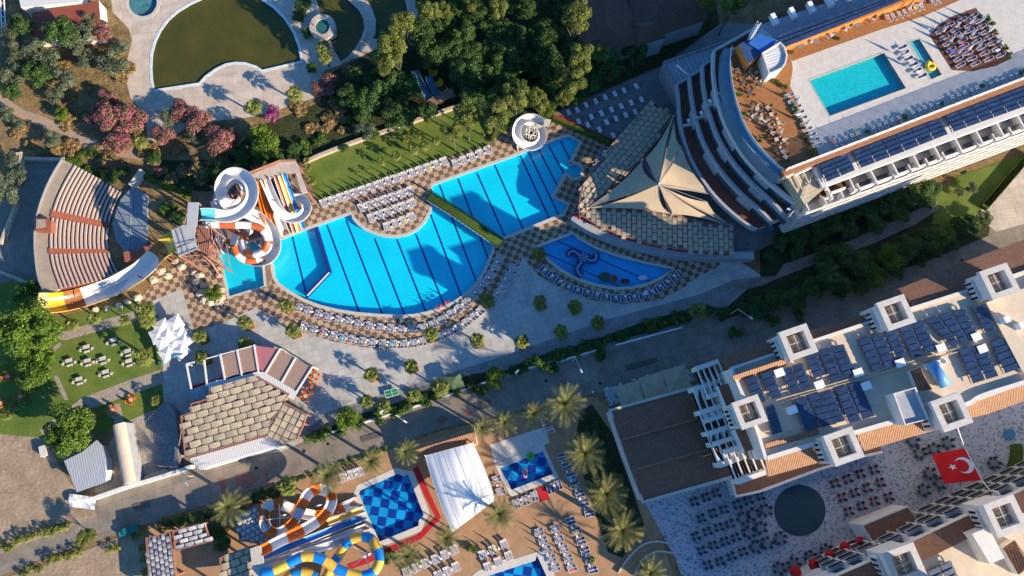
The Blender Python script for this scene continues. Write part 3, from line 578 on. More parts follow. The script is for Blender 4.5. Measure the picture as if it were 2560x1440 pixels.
solar_field([(2362,290),(2590,205),(2620,245),(2384,330)],22.9,7,4,'long solar array at the right end of the hotel roof strip',gap=0.05)
solar_field([(1918,98),(2232,-12),(2262,-2),(1962,118)],24.6,9,3,'long deep blue solar array along the upper edge of the hotel roof',gap=0.03)
b=MB(); b.prism(PL([(1880,70),(1900,62),(2255,-55),(2310,-8),(1965,112),(1915,130)],21.0),18,21.0); part('upper_strip_roof',b,M['facgrey'],hotel)
b=MB()
for i in range(9): b.box(P(1935+i*46,50-i*15,21.6),(1.0,2.6,1.3),AX)
parts('roof_vent',b,M['whitep'],hotel)
# timber pergola corner with white beams and the boarded corner roof
b=MB(); b.prism(PL([(1966,438),(2038,410),(2062,470),(2012,512)],21.0),17,21.0); part('boarded_corner',b,striped('beige_boards',(0.50,0.42,0.26),(0.30,0.24,0.14),0.9,AX+math.pi/2,0.9,0.7),hotel)
b=MB()
for a,c in (((1964,442),(2042,408)),((2042,408),(2066,474)),((1985,436),(2040,414)),((2035,412),(2058,470))): b.wall([P(*a,22),P(*c,22)],0.5,21.5,22.2)
for a,c in (((1990,432),(2008,470)),((2010,425),(2030,465)),((2035,430),(2010,500)),((2030,412),(2045,450))): b.wall([P(*a,22),P(*c,22)],0.16,21.3,21.5,0)
parts('pergola_beam',b,M['white'],hotel)
# south facade: balcony slabs with white parapets, bays
b=MB(); gl=MB()
for k,z in enumerate((3.4,6.6,9.8,13.0,16.2)):
    L0=2.0+k*0.0
    p0=south0+sdir*L0; p1=south0+sdir*140
    b.wall([p0+snrm*1.0,p1+snrm*1.0],2.0,z-0.25,z); b.wall([p0+snrm*1.95,p1+snrm*1.95],0.25,z,z+1.05)
    for i in range(34):
        q=p0+sdir*(i*4.1+2)+snrm*0.06; gl.box((q.x,q.y,z+1.35),(2.6,0.1,2.4),math.atan2(sdir.y,sdir.x))
    for i in range(36):
        q=p0+sdir*(i*4.0)+snrm*0.95; b.box((q.x,q.y,z+1.45),(0.22,1.8,2.9),math.atan2(sdir.y,sdir.x))
part('balconies',b,M['white'],hotel); parts('window',gl,M['glass'],hotel)
# upper loggia row: grey recesses with white fins
b=MB(); b2=MB(); off=-2.2
p0=P(2138,468,20.0); p1=P(2700,262,20.0); dd=(p1-p0).normalized(); nn=Vector((dd.y,-dd.x,0))
b.wall([p0+nn*0.4,p1+nn*0.4],0.4,16,18.9); b.wall([p0-nn*3.0,p1-nn*3.0],0.3,16,21.0)
for i in range(16): q=p0+dd*(i*5.0)-nn*1.2; b.box((q.x,q.y,18.6),(0.3,3.6,2.0),math.atan2(dd.y,dd.x))
parts('loggia_fin',b,M['white'],hotel); b2.prism([p0-nn*3,p1-nn*3,p1+nn*.3,p0+nn*.3],16.0,17.6); part('loggia_floor',b2,M['plaza2'],hotel)
b=MB(); b2=MB()
for j,(x,y) in enumerate([(2092,478),(2073,494),(2055,509),(2037,524)]):
    z=19.5-2.6*j
    q=P(x,y,z); b.box((q.x,q.y,z),(3.6,0.4,1.2),AX); b.box((q.x-1.8*math.cos(AX),q.y-1.8*math.sin(AX),z),(0.4,2.6,1.2),AX); b2.box((q.x,q.y+1.1,z-0.7),(3.4,2.2,0.2),AX)
parts('corner_balcony',b,M['white'],hotel); parts('corner_balcony_floor',b2,M['maroon'],hotel)
# stair house on the roof deck
sh=thing('stair_house','white rooftop stair house with a ribbed roof and rounded corner on the hotel deck','stair house',P(1940,165,22))
rs=PL([(1905,135),(1950,108),(1960,120),(1966,140),(1962,160),(1953,172),(1922,186)],25.5)
b=MB(); b.prism(rs,22,25.3,0,0); part('walls',b,M['white'],sh)
b=MB(); b.prism(PL([(1911,137),(1949,117),(1957,130),(1958,145),(1952,160),(1924,172)],25.6),25.3,25.45); part('ribbed_roof',b,striped('ribbed_white',(0.7,0.69,0.66),(0.3,0.3,0.3),0.6,AX+math.pi/2,0.75,0.6),sh)
b=MB(); b.wall(rs,0.3,25.3,25.9,closed=True); part('parapet',b,M['white'],sh)
ob=thing('service_block','orange walled service block with dark blue roof beside the stair house','service block',P(1880,140,22))
b=MB(); b.prism(PL([(1846,112),(1868,98),(1905,130),(1873,160)],25),22,25,0,1); part('walls',b,[M['orange'],mat('dark_blue_roof',(0.03,0.07,0.16),0.5)],ob)
b=MB(); b.prism(PL([(1870,108),(1900,85),(1945,100),(1908,131)],25.4),22,25.4,0,0); part('plant_room',b,mat('blue_sheet',(0.03,0.13,0.42),0.5),ob)
mast=thing('antenna_mast','lattice steel antenna mast on the hotel roof beside the orange block','mast',P(1864,116,22)); b=MB()
B0=P(1864,116,22)
for i in range(8):
    z=22+i*1.1
    for a,c in ((0,1),(1,2),(2,0)):
        pa=[B0+Vector((0.45*math.cos(q),0.45*math.sin(q),0)) for q in (0,2.1,4.2)]; b.tube([(pa[a].x,pa[a].y,z),(pa[c].x,pa[c].y,z+1.1)],0.05,4); 
        if a==0: 
            for q in pa: b.tube([(q.x,q.y,z),(q.x,q.y,z+1.1)],0.07,4)
part('lattice',b,M['whitep'],mast)
# corrugated roof of the low wing left of the curved front
lw=thing('low_wing','low wing with a long grey blue corrugated metal roof beside the hotel','annex',P(1740,150))
M['bluemetal']=striped('blue_grey_roof_sheet',(0.27,0.31,0.34),(0.17,0.20,0.23),1.1,AX,0.8,0.6,0.12)
z=7.0
b=MB(); b.prism(PL([(1658,157),(1880,83),(2000,42),(2010,75),(1850,160),(1800,200),(1745,260),(1706,240)],z),0,z,0,1); part('walls',b,[M['facgrey'],M['bluemetal']],lw)
b=MB(); b.wall(PL([(1658,157),(1880,83),(2000,42)],z),0.4,z-0.1,z+0.35); b.wall(PL([(1658,157),(1700,236)],z),0.4,z-0.1,z+0.35); part('gutter',b,M['steel'],lw)
b=MB(); b.tube([P(1745,208,z+.3),P(1692,163,z+4)],0.22,6); part('chimney_pipe',b,M['whitep'],lw)
# dark villa behind the woods
vl=thing('villa','shaded villa with dark hipped tile roofs among the trees behind the sun terrace','villa',P(1560,60))
M['dtile']=striped('dark_roof_tiles',(0.13,0.075,0.05),(0.07,0.04,0.03),0.35,AX,0.7,0.85,0.25,0.05)
def hip(mb,pts,z0,z1,inset=0.45,m=0):
    "hipped roof over 4 world points"
    c=sum(pts,Vector())/4; A,B,C,D=pts; 
    if (B-A).length<(C-B).length: A,B,C,D=B,C,D,A
    r0=(A+D)/2; r1=(B+C)/2; L=(r1-r0); k=min(0.48,(A-D).length/2/L.length)
    e0=r0+L*k; e1=r1-L*k; vs=[Vector((p.x,p.y,z0)) for p in (A,B,C,D)]+[Vector((e0.x,e0.y,z1)),Vector((e1.x,e1.y,z1))]
    mb.add(vs,[(0,1,5,4),(1,2,5),(2,3,4,5),(3,0,4)],m)
r=MB(); wl=MB()
for q in ([(1460,-60),(1545,-80),(1600,110),(1440,140)],[(1560,-70),(1720,-120),(1770,50),(1590,110)],[(1575,60),(1650,40),(1665,95),(1590,118)]):
    pts=PL(q,7); hip(r,pts,7,9.5); cc=sum(pts,Vector())/4; wl.prism([cc+(p-cc)*0.93 for p in pts],0,7.02)
part('roof',r,M['dtile'],vl); part('wall',wl,M['grey'],vl)

fe=thing('slatted_fence','long slatted screen along the lower edge of the hotel roof terrace casting striped shade','fence',P(2300,300,23.2))
q0,q1=P(1962,428,23.2),P(2750,125,23.2)
for i in range(9): b=MB(); b.wall([Vector((q0.x,q0.y,0)),Vector((q1.x,q1.y,0))],0.05,23.25+i*0.22,23.25+i*0.22+0.11); part('slat',b,M['white'],fe)
b=MB(); n_=24
for i in range(n_): q=q0.lerp(q1,(i+.3)/n_); b.box((q.x,q.y,24.2),(.12,.12,2.2),AX)
parts('post',b,M['steel'],fe)
# ---------------------------------------------------------------- tile roofed hotel block (lower right)
def plane_pt(a,b,u): return a*(1-u)+b*u
ZB=23.0
blk=thing('hotel_block','long white hotel block with tile eaves, square roof towers and solar panels on top','hotel',P(2150,960))
body=PL([(1826,922),(2462,712),(2620,660),(2800,600),(2800,850),(2560,960),(2410,1015),(2300,1045),(2140,1084),(2018,1116),(1912,1149)],ZB)
b=MB(); b.prism(body,0,ZB,0,1); part('walls',b,[M['white'],M['beige']],blk)
b=MB(); b.wall(PL([(1826,922),(1855,990),(1890,1075),(1912,1149)],ZB),0.6,ZB,ZB+0.8)
b.wall(PL([(1826,922),(1950,880),(2200,796),(2462,712),(2620,660)],ZB),0.5,ZB,ZB+0.35); part('parapet',b,M['white'],blk)
b=MB(); b.wall(PL(smooth([(1914,1146),(2018,1114),(2140,1080),(2240,1052),(2300,1043),(2410,1012),(2450,990),(2560,955),(2640,930)],4),ZB),0.8,ZB-1,ZB+0.8); part('south_parapet',b,M['white'],blk)
def eave(name,inner,outer,zi,zo,m,par=blk):
    b=MB(); I=PL(inner,zi);O=PL(outer,zo); n=len(I); vs=I+O+[v-Vector((0,0,0.5)) for v in I+O]
    fs=[]
    for i in range(n-1): fs+=[(i,i+1,n+i+1,n+i),(2*n+i+1,2*n+i,3*n+i,3*n+i+1),(n+i,n+i+1,3*n+i+1,3*n+i)]
    fs+=[(0,n,3*n,2*n),(n-1,3*n-1,4*n-1,2*n-1)]
    b.add(vs,fs); return part(name,b,M[m],par)
eave('tile_eave',[(1826,921),(1952,878)],[(1799,897),(1946,847)],23.0,22.4,'tile')
eave('tile_eave',[(2040,862),(2202,806)],[(2026,826),(2192,778)],23.0,22.4,'tile')
eave('tile_eave',[(2302,782),(2462,735),(2700,650)],[(2246,722),(2455,637),(2700,548)],23.0,22.3,'tile')
eave('tile_eave',[(1832,940),(1962,897)],[(1836,955),(1966,912)],24.6,23.5,'tileS')
eave('tile_eave',[(1912,1110),(2045,1072)],[(1917,1140),(2052,1105)],23.6,22.2,'tileS')
eave('tile_eave',[(1912,1148),(2018,1116)],[(1920,1192),(2070,1150)],22.5,20.6,'tileS')
eave('tile_eave',[(2140,1082),(2250,1052),(2305,1042),(2330,1060)],[(2160,1128),(2270,1095),(2340,1075),(2360,1068)],22.5,20.6,'tileS')
eave('tile_eave',[(2408,1022),(2450,994),(2560,960),(2660,930)],[(2430,1045),(2470,1035),(2560,1003),(2660,970)],22.5,20.6,'tileS')
# low tile skirt along the courtyard
b=MB(); sk=PL([(1826,1193),(1930,1175),(2130,1110),(2200,1112),(2205,1132),(2060,1170),(1850,1240),(1838,1240)],4.5); b.prism(sk,0,4.5,0,1); part('courtyard_wing',b,[M['white'],M['tile']],blk)
b=MB(); b.wall(PL([(1826,1193),(1840,1241),(1900,1228),(2050,1172),(2160,1140),(2205,1130)],4.5),0.5,4.2,4.8); part('wing_edge',b,M['white'],blk)
# low hall with the big dark tile roof
hall=thing('hall','low hall under a broad dark brown tile roof left of the hotel block','hall',P(1680,1110))
hr=PL([(1525,1026),(1749,964),(1790,1050),(1838,1190),(1607,1255),(1560,1130)],8.0); b=MB(); cc=sum(hr,Vector())/6
b.prism([cc+(p-cc)*0.99 for p in hr],0,7.6); part('walls',b,M['white'],hall)
b=MB(); A,B,C,D=P(1525,1026,7.6),P(1760,961,7.6),P(1852,1186,7.6),P(1607,1255,7.6)
for v0,v1,z0,z1 in ((0,.33,7.65,8.6),(.33,.66,8.4,8.9),(.66,1,8.7,7.65)):
    def q(u,v,z): w_=(A*(1-u)+B*u)*(1-v)+(D*(1-u)+C*u)*v; return Vector((w_.x,w_.y,z))
    b.add([q(0,v0,z0),q(1,v0,z0),q(1,v1,z1),q(0,v1,z1)],[(3,2,1,0)]); b.add([q(0,v0,z0),q(0,v1,z1),q(0,v1,7.5),q(0,v0,7.5),q(1,v0,z0),q(1,v1,z1),q(1,v1,7.5),q(1,v0,7.5)],[(0,1,2,3),(7,6,5,4)])
part('roof',b,M['tile'],hall)
b=MB(); b.wall([B,A,D,C],0.7,7.3,7.9); part('roof_edge',b,M['kerb'],hall)
b=MB(); b.wall([q(0,0.33,0),q(1,0.33,0)],0.35,8.5,8.75); part('ridge',b,M['tileS'],hall); b=MB(); b.wall([A*(1-.66)+D*.66,B*(1-.66)+C*.66],0.35,8.8,9.0); part('ridge',b,M['tileS'],hall)
# arcade bays on the west facade
def bay(x,y,z,wd,dp,arch,parent,rz):
    "balcony bay: front frame with 4 openings seen from above"
    fr=MB(); dk=MB(); c=P(x,y,z); ux=Vector((math.cos(rz),math.sin(rz),0)); uy=Vector((-ux.y,ux.x,0))
    def Bx(u,v,zz,d): p=c+ux*u+uy*v; fr.box((p.x,p.y,zz),d,rz)
    Bx(0,wd/2,z-2.5,(dp,0.9,5)); Bx(0,-wd/2,z-2.5,(dp,0.9,5))
    n=4
    for i in range(n+1): Bx(-dp/2+dp*i/n,0,z-0.45,(0.28,wd,0.4))
    for i in range(n):
        p=c+ux*(-dp/2+dp*(i+.5)/n); dk.box((p.x,p.y,z-3.2),(dp/n-0.28,wd-0.9,0.2),rz)
        if arch:
            # crescent filler on one long side of each opening
            x0=-dp/2+dp*i/n+0.1; vs=[];m_=9
            for a_ in range(m_):
                v=(wd/2-0.4)*(-1+2*a_/(m_-1)); e=0.75*(abs(-1+2*a_/(m_-1))**2.2); vs.append(c+ux*(x0)+uy*v+Vector((0,0,-0.3))); vs.append(c+ux*(x0+0.12+e)+uy*v+Vector((0,0,-0.3)))
            fr.add(vs,[(2*a_,2*a_+1,2*a_+3,2*a_+2) for a_ in range(m_-1)])
    part('bay_frame',fr,M['white'],parent); parts('bay_floor',dk,M['dark'],parent)
RB=R(18.5)
for (x,y,z,wd,dp,ar) in ((1784,947,17,6.0,4.6,0),(1782,1002,15.5,6.6,5.6,1),(1798,1061,15.5,6.6,5.6,0),(1817,1113,15.5,6.4,5.6,1),(1866,1155,17,6.0,6.0,0)): bay(x,y,z,wd,dp,ar,blk,RB)
b=MB(); b.prism(PL([(1795,965),(1835,955),(1872,1040),(1830,1050)],18.5),8,18.5,0,1); b.prism(PL([(1838,1075),(1882,1060),(1898,1118),(1862,1130)],18.5),8,18.5,0,1); parts('stepped_roof',b,[M['white'],M['tile']],blk)
M['tan_']=mat('tower_well_floor',(0.50,0.38,0.26),.8,var=.2,scale=1.2)
# roof towers
def tower(cx,cy,sz,label,z=29.0,par=None,h0=20.0,rz=RB):
    c=P(cx,cy,z); t=thing('roof_tower',label,'roof tower',(c.x,c.y,h0),'square roof towers'); sz2=sz
    ux=Vector((math.cos(rz),math.sin(rz),0)); uy=Vector((-ux.y,ux.x,0))
    def R4(s): return [c+ux*s*a+uy*s*b_ for a,b_ in ((-1,-1),(1,-1),(1,1),(-1,1))]
    b=MB(); h=sz2/2; b.prism(R4(h),z-1.0,z,0,1,[R4(h*0.62)]); b.prism(R4(h*0.86),h0,z-1.0,0,0,[R4(h*0.63)]); part('tower_walls',b,[M['white'],M['marble']],t)
    b=MB(); b.prism(R4(h*0.63),h0,z-2.3); part('well_floor',b,M['tan_'],t)
    b=MB(); 
    for s in (0,): b.wall([c-ux*h*.55,c+ux*h*.55],0.07,z-0.9,z-0.8); b.wall([c-uy*h*.55,c+uy*h*.55],0.07,z-0.9,z-0.75)
    parts('cross_bar',b,M['whitep'],t)
    b=MB()
    for i in range(4): p=c+ux*0.4+uy*(-h*.4+h*.27*i); b.box((p.x,p.y,z-1.9),(1.3,0.7,0.7),rz)
    parts('ac_unit',b,M['cream'],t)
    b=MB(); p=c-ux*(h*0.98); b.box((p.x,p.y,z-4.5),(0.5,h*1.3,2.6),rz); lv=part('side_louvre',b,M['white'],t)
    b=MB()
    for i in range(4): p=c-ux*(h*1.03+0.25)+uy*(-h*.5+h*.33*i); b.box((p.x,p.y,z-4.2),(0.14,0.4,1.9),rz)
    parts('louvre_slot',b,M['dark'],lv)
    return t
for (x,y,s_,l) in ((1875,1030,5.7,'square white roof tower at the left end of the solar roof, above the arcades'),(1996,855,6.3,'square roof tower on the upper edge of the block beside the first tile eave'),(2241,781,6.3,'square roof tower midway along the upper edge of the solar roof'),(2110,1116,6.3,'square roof tower above the courtyard left of the centre'),(2380,1030,6.5,'square roof tower on the courtyard side below the white plant room'),(2500,703,6.5,'square roof tower near the right photo edge beside the pale screed roof')):
    tower(x,y,s_*.9,l,z=28.2)
# solar arrays
Z=24.0
def sf(pts,nx,ny,l,**k): solar_field(pts,Z,nx,ny,l,tilt=R(5),gap=0.10,**k)
sf([(1862,948),(1892,938),(1918,1003),(1888,1012)],1,4,'narrow solar array nearest the left end of the block roof')
sf([(1900,935),(1930,925),(1957,990),(1928,998)],1,4,'single column solar array left of the first cream gangway')
sf([(1951,925),(2006,905),(2030,965),(1977,985)],2,4,'four-row solar array below the upper left roof tower')
sf([(2010,885),(2040,877),(2065,935),(2034,948)],1,4,'one-column solar array right of the four-row array, second of its line')
sf([(2045,876),(2110,860),(2142,935),(2078,958)],2,5,'five-row solar array left of the pale gangway in the roof middle')
sf([(2144,850),(2208,828),(2245,915),(2182,930)],2,5,'five-row solar array right of the pale gangway')
sf([(2210,828),(2240,818),(2272,890),(2242,900)],1,5,'one-column solar array directly below the middle roof tower')
sf([(2245,818),(2308,798),(2344,875),(2283,897)],2,5,'solar array left of the first white roof unit')
sf([(2312,798),(2412,770),(2448,847),(2380,868)],3,5,'wide solar array below the arched cream wall')
sf([(2430,768),(2462,757),(2498,835),(2468,842)],1,5,'solar column beside the railing of the pale screed roof')
sf([(1911,1018),(1935,1010),(1958,1080),(1930,1088)],1,4,'lower solar array just right of the left roof tower')
sf([(1984,1002),(2050,980),(2092,1060),(2012,1078)],2,5,'lower solar array under the long pipe run')
sf([(2050,985),(2082,975),(2115,1052),(2085,1060)],1,5,'one-column lower solar array between two gangways')
sf([(2086,972),(2150,952),(2188,1040),(2122,1060)],2,5,'lower solar array beside the shaded empty roof')
sf([(2395,875),(2460,858),(2498,940),(2432,960)],2,5,'solar array right of the blue water tank')
sf([(2474,855),(2514,843),(2552,920),(2512,935)],1,5,'last solar column at the right of the lower line')
M['beam']=M['cream']
b=MB()
for a,c in (((1940,1000),(2400,868)),((1945,1008),(2405,876)),((2000,990),(2380,880)),((2170,955),(2250,930)),((1905,1080),(2190,1040))): b.tube([P(*a,23.8),P(*c,23.8)],0.12,5)
single('roof_pipes',b,M['cream'],'long bundle of pale pipes running between the solar arrays on the block roof','pipes')
b=MB()
for i in range(9):
    x,y=[(2440,842),(2352,870),(2250,908),(2145,932),(2048,962),(1948,932),(1980,1025),(2455,872),(2165,965)][i]
    u=MB(); p=P(x,y,24); u.box((p.x,p.y,23.6),(1.7,1.3,1.1),RB); u.box((p.x,p.y,24.2),(1.85,1.5,0.1),RB)
    single('roof_unit',u,M['whitep'],['white box unit between the two right solar columns','white box unit at the lower right of the wide array','white box unit under the column left of the blue tank','white box unit beside the pale gangway','white box unit below the second solar array from the left','white box unit beside the sunlit tile strip','white box unit left of the lower arrays','white box unit just above the last right array','white box unit beside the shaded empty roof'][i],'roof unit','white units on the solar roof')
pr=thing('plant_room','grey blue plant room with a pale rim in the middle of the block roof','plant room',P(2280,1010,23)); b=MB(); b.prism(PL([(2232,985),(2285,970),(2318,1048),(2260,1062)],26.5),23,26.5,0,1); part('walls',b,[M['white'],M['facgrey']],pr); b=MB(); b.wall(PL([(2232,985),(2285,970),(2318,1048),(2260,1062)],26.5),0.3,26.5,27,closed=True); part('rim',b,M['white'],pr)
b=MB(); hr2=PL([(2285,925),(2312,915),(2342,972),(2306,975)],26); hip(b,hr2,24.5,26.2); b2=MB(); b2.prism(hr2,23,24.5); sd_=thing('stair_hood','small brown tiled hood over the roof stairs','stair hood',P(2312,950,23)); part('roof',b,M['tile'],sd_); part('walls',b2,M['white'],sd_)
wt=thing('water_tank','bright blue water tank lying beside the roof stairs','tank',P(2350,935,23)); b=MB(); p=P(2345,935,24.2); b.tube([p+Vector((-1.2,2.2,0)),p+Vector((1.2,-2.2,0))],1.1,12); part('tank',b,mat('blue_tank',(0.10,0.30,0.58),0.35),wt,sm=True)
for i in range(3):
    p=P(2322+i*16,915-i*5,23.6); t=thing('fan_unit','%s of the three round-fan units behind the tiled hood'%['leftmost','middle','rightmost'][i],'air conditioner',(p.x,p.y,23),'three fan units on the roof'); b=MB(); b.box((p.x,p.y,23.7),(1.3,1.1,1.3),RB); part('casing',b,M['whitep'],t); b=MB(); b.tube([(p.x,p.y,24.36),(p.x,p.y,24.42)],0.45,14); part('fan',b,M['steel'],t)
b=MB(); b.prism(PL([(2468,756),(2640,690),(2720,880),(2560,930)],24.5),23,24.2); single('screed_roof',b,M['beige'],'broad empty pale screed roof at the right photo edge','roof terrace')
for q,l in (((2512,800),'upper small white vent box on the pale screed roof'),((2550,815),'lower small white vent box on the pale screed roof')):
    u=MB(); p=P(*q,25); u.box((p.x,p.y,25),(1.2,1.2,1.7),RB); single('vent_box',u,M['whitep'],l,'vent')
# second hotel block, cut by the lower right corner
ZC=16.0
bl2=thing('hotel_block','white hotel block with arched balconies at the lower right corner of the photo','hotel',P(2400,1380))
f0=P(2090,1440,ZC); 
fpts=PL([(2005,1492),(2090,1442),(2180,1402),(2290,1350),(2435,1281),(2560,1224),(2700,1160),(2900,1060)],ZC)
b=MB(); b.prism(fpts+PL([(2900,1700),(2000,1700)],ZC),0,ZC,0,1); bw2=part('walls',b,[M['white'],M['beige']],bl2)
eave('tile_eave',[(2120,1500),(2215,1442),(2320,1396),(2465,1325),(2590,1268),(2720,1205)],[(2085,1446),(2180,1403),(2290,1351),(2435,1282),(2560,1225),(2700,1161)],ZC+1.0,ZC+.1,'tile',bl2)
for (x,y,l) in ((2263,1412,'square roof tower on the corner block above the arched balconies'),(2515,1290,'square roof tower of the corner block nearest the flag rope')): tower(x,y,6.2,l,z=22.0,h0=14)
b=MB(); b.prism(PL([(2430,1335),(2470,1318),(2512,1395),(2475,1410)],19.5),16,19.5); single('plant_room',b,M['white'],'white plant room on the corner block roof','plant room')
b=MB(); hr3=PL([(2520,1372),(2550,1352),(2600,1420),(2560,1440)],19.5); b.prism(hr3,16,18,0); hip(b,hr3,18,20,m=1); single('stair_hood',b,[M['white'],M['tile']],'small hipped tile hood at the right photo edge of the corner block','stair hood')
solar_field([(2318,1428),(2378,1402),(2400,1450),(2340,1480)],17,2,3,'small solar array cut by the bottom photo edge on the corner block',gap=0.09)
# balconies along the courtyard facade
fr=MB(); dk=MB(); gr=MB()
for i in range(1,6):
    a,c=fpts[i],fpts[i+1]; L=(c-a).length; d=(c-a)/L; n=Vector((-d.y,d.x,0)); n=n if n.y>0 else -n; rz=math.atan2(d.y,d.x)
    k=int(L/3.6)
    for j in range(k):
        for z in (2.4,5.6,8.8,12.0):
            p=a+d*(j+.5)*(L/k); q=p+n*0.6
            fr.box((q.x,q.y,z),(3.3,1.2,0.25),rz); q2=p+n*1.15; dk.box((q2.x,q2.y,z+0.6),(2.8,0.12,0.9),rz); q3=p+n*0.05; gr.box((q3.x,q3.y,z+1.1),(2.2,0.1,1.9),rz)
            q4=p+d*1.7+n*0.6; fr.box((q4.x,q4.y,z+1.1),(0.35,1.2,2.3),rz)
parts('balcony_slab',fr,M['white'],bw2); parts('balcony_railing',dk,M['dark'],bw2); parts('balcony_door',gr,M['glass'],bw2)
# small tile roofed pavilion in the courtyard
PVZ=7.0
pv=thing('pavilion','low white pavilion with a brown tile roof standing in the mosaic courtyard','pavilion',P(2230,1310)); q=PL([(2155,1313),(2268,1266),(2302,1312),(2182,1355)],PVZ)
b=MB(); b.prism(q,0,PVZ-.2); part('walls',b,M['white'],pv); b=MB(); cc=sum(q,Vector())/4; b.prism([cc+(p-cc)*0.96 for p in q],PVZ-.2,PVZ+.1); part('roof',b,M['tile'],pv); b=MB(); b.wall(q,0.35,PVZ-.3,PVZ+.2,closed=True); part('roof_edge',b,M['white'],pv)
wf=thing('scalloped_wall','curving white terrace wall below the red awnings','wall',P(2080,1400)); b=MB(); b.prism(PL([(1990,1442),(2028,1425),(2062,1402),(2100,1382),(2135,1362),(2170,1352),(2200,1380),(2090,1440),(2000,1500)],5),0,5); part('wall',b,M['white'],wf)
for i,(x,y) in enumerate([(1990,1430),(2038,1412),(2078,1390),(2115,1370),(2153,1357)]):
    c=P(x,y,5.4); t=thing('awning','%s red dome awning counted from the left along the white terrace wall'%ORD[i],'awning',(c.x,c.y,5.0),'red dome awnings over the terrace wall'); b=MB(); n=10; rr=[(1.25*math.cos(a),.9*math.sin(a)) for a in (0,.4,.8,1.2,1.56)]
    vs=[];fs=[]
    for k,(rad,h) in enumerate(rr):
        for j in range(n+1): th=2*math.pi*j/n; vs.append((c.x+rad*math.cos(th),c.y+rad*math.sin(th),5.0+h))
    for k in range(4):
        for j in range(n): fs.append((k*(n+1)+j,k*(n+1)+j+1,(k+1)*(n+1)+j+1,(k+1)*(n+1)+j))
    b.add(vs,fs); part('canopy',b,M['red'],t)

SBZ=34
sb=thing('shadow_block','unseen block added beyond the bottom edge to shade the hall and terracotta deck','hotel',P(2400,1560)); b=MB(); b.prism(PL([(2062,1415),(2240,1700),(2330,1560),(2185,1402)],0),0,34,0,1); part('walls',b,[M['white'],M['beige']],sb); b=MB(); b.wall(PL([(2062,1415),(2240,1700),(2330,1560),(2185,1402)],0),.5,34,34.9,closed=True); part('parapet',b,M['white'],sb)  # unseen added block, footprint and height shaped for the shadow it casts
rnd=random.Random(7)
# ---------------------------------------------------------------- staggered canvas roofs
def shade_roof(name,poly,z,a,b_,cw,ch,label,cat='pavilion',mname='taupe',wallm='rust',fascia=None,stag=0.5,gap=0.08,wallz=0.0,arch=0.11):
    "poly px; a,b_: px points giving the row direction"
    pts=PL(poly,z); c0=sum(pts,Vector())/len(pts); t=thing(name,label,cat,(c0.x,c0.y,0))
    d=(P(*b_,z)-P(*a,z)).normalized(); n=Vector((-d.y,d.x,0)); o=pts[0]
    us=[(p-o).dot(d) for p in pts]; vs_=[(p-o).dot(n) for p in pts]; pp=[(u,v) for u,v in zip(us,vs_)]
    b=MB(); r=0; v=min(vs_)
    while v<max(vs_):
        u=min(us)-cw+(r%2)*stag*cw
        while u<max(us):
            cx,cy=u+cw/2,v+ch/2
            if inside(cx,cy,pp):
                u0,u1,v0,v1=u+gap,u+cw-gap,v+gap,v+ch-gap
                # trim corners that stick out
                t1=rnd.uniform(-.06,.06); K=4; vv=[];dz=rnd.uniform(-0.05,0.05)
                for i in range(K+1):
                    f=i/K; h=arch*math.sin(math.pi*f)**0.8*0.9+dz
                    for g_ in (0,1):
                        q=o+d*(u0+(u1-u0)*f)+n*(v0+(v1-v0)*g_); vv.append((q.x,q.y,z+h+(t1 if g_ else -t1)+0.10*g_))
                b.add(vv,[(2*i,2*i+2,2*i+3,2*i+1) for i in range(K)])
            u+=cw
        v+=ch; r+=1
    part('canvas_panels',b,M[mname],t)
    b=MB(); v=min(vs_); r=0
    c=c0; b.prism([c+(p-c)*0.985 for p in pts],z-0.5,z-0.22); part('roof_underside',b,M['brownfl'],t)
    b=MB(); b.wall(pts,0.35,z-0.6,z+0.12,0,closed=True); part('fascia',b,M[fascia or 'rust'],t)
    b=MB()
    for i,p in enumerate(pts):
        q=c+(p-c)*0.96; b.box((q.x,q.y,(z-0.5)/2),(0.4,0.4,z-0.5))
    parts('post',b,M[wallm],t); return t
shade_roof('canvas_pavilion',[(1632,254),(1683,290),(1604,396),(1465,522),(1450,542),(1447,520),(1455,472),(1492,412),(1537,360)],5.0,(1537,360),(1632,254),1.55,1.25,'shade pavilion wing with staggered canvas panels running up beside the sun terrace')
shade_roof('canvas_pavilion',[(1452,538),(1500,518),(1560,519),(1675,534),(1750,555),(1830,568),(1830,632),(1735,627),(1640,612),(1560,590),(1500,566)],5.0,(1830,568),(1832,632),1.9,1.15,'shade pavilion wing with staggered canvas panels above the kids pool')
b=MB(); b.wall(PL(smooth([(1432,541),(1470,566),(1530,592),(1600,612),(1680,630),(1760,637),(1885,638)],4),3.2),1.7,0,3.2); single('terrace_wall',b,M['grey'],'long curved grey wall below the shade pavilion','wall')
b=MB(); b.wall(PL(smooth([(1435,536),(1480,556),(1540,585),(1610,606),(1690,623),(1760,630),(1830,634)],4),3.9),0.5,3.3,3.9); single('flower_trough',b,M['red'],'dark red trough along the top of the curved grey wall','trough')
restz=5.2
shade_roof('canvas_pavilion',[(524,974),(640,942),(722,987),(705,1005),(660,1088),(463,1144),(453,1040),(478,1032),(478,1010),(524,996)],restz,(463,1144),(660,1088),2.6,1.45,'large restaurant roof of sandy canvas panels beside the small amphitheatre')
shade_roof('canvas_pavilion',[(712,1006),(766,1036),(758,1060),(742,1095),(700,1108),(668,1090)],restz+0.05,(668,1090),(712,1006),1.5,1.5,'smaller diamond wing of sandy canvas panels on the restaurant',stag=0.0)
shade_roof('canvas_pavilion',[(550,1395),(632,1365),(655,1440),(665,1490),(560,1500)],5.0,(550,1395),(632,1365),2.0,1.5,'tan canvas roof at the bottom edge beside the racing slides')
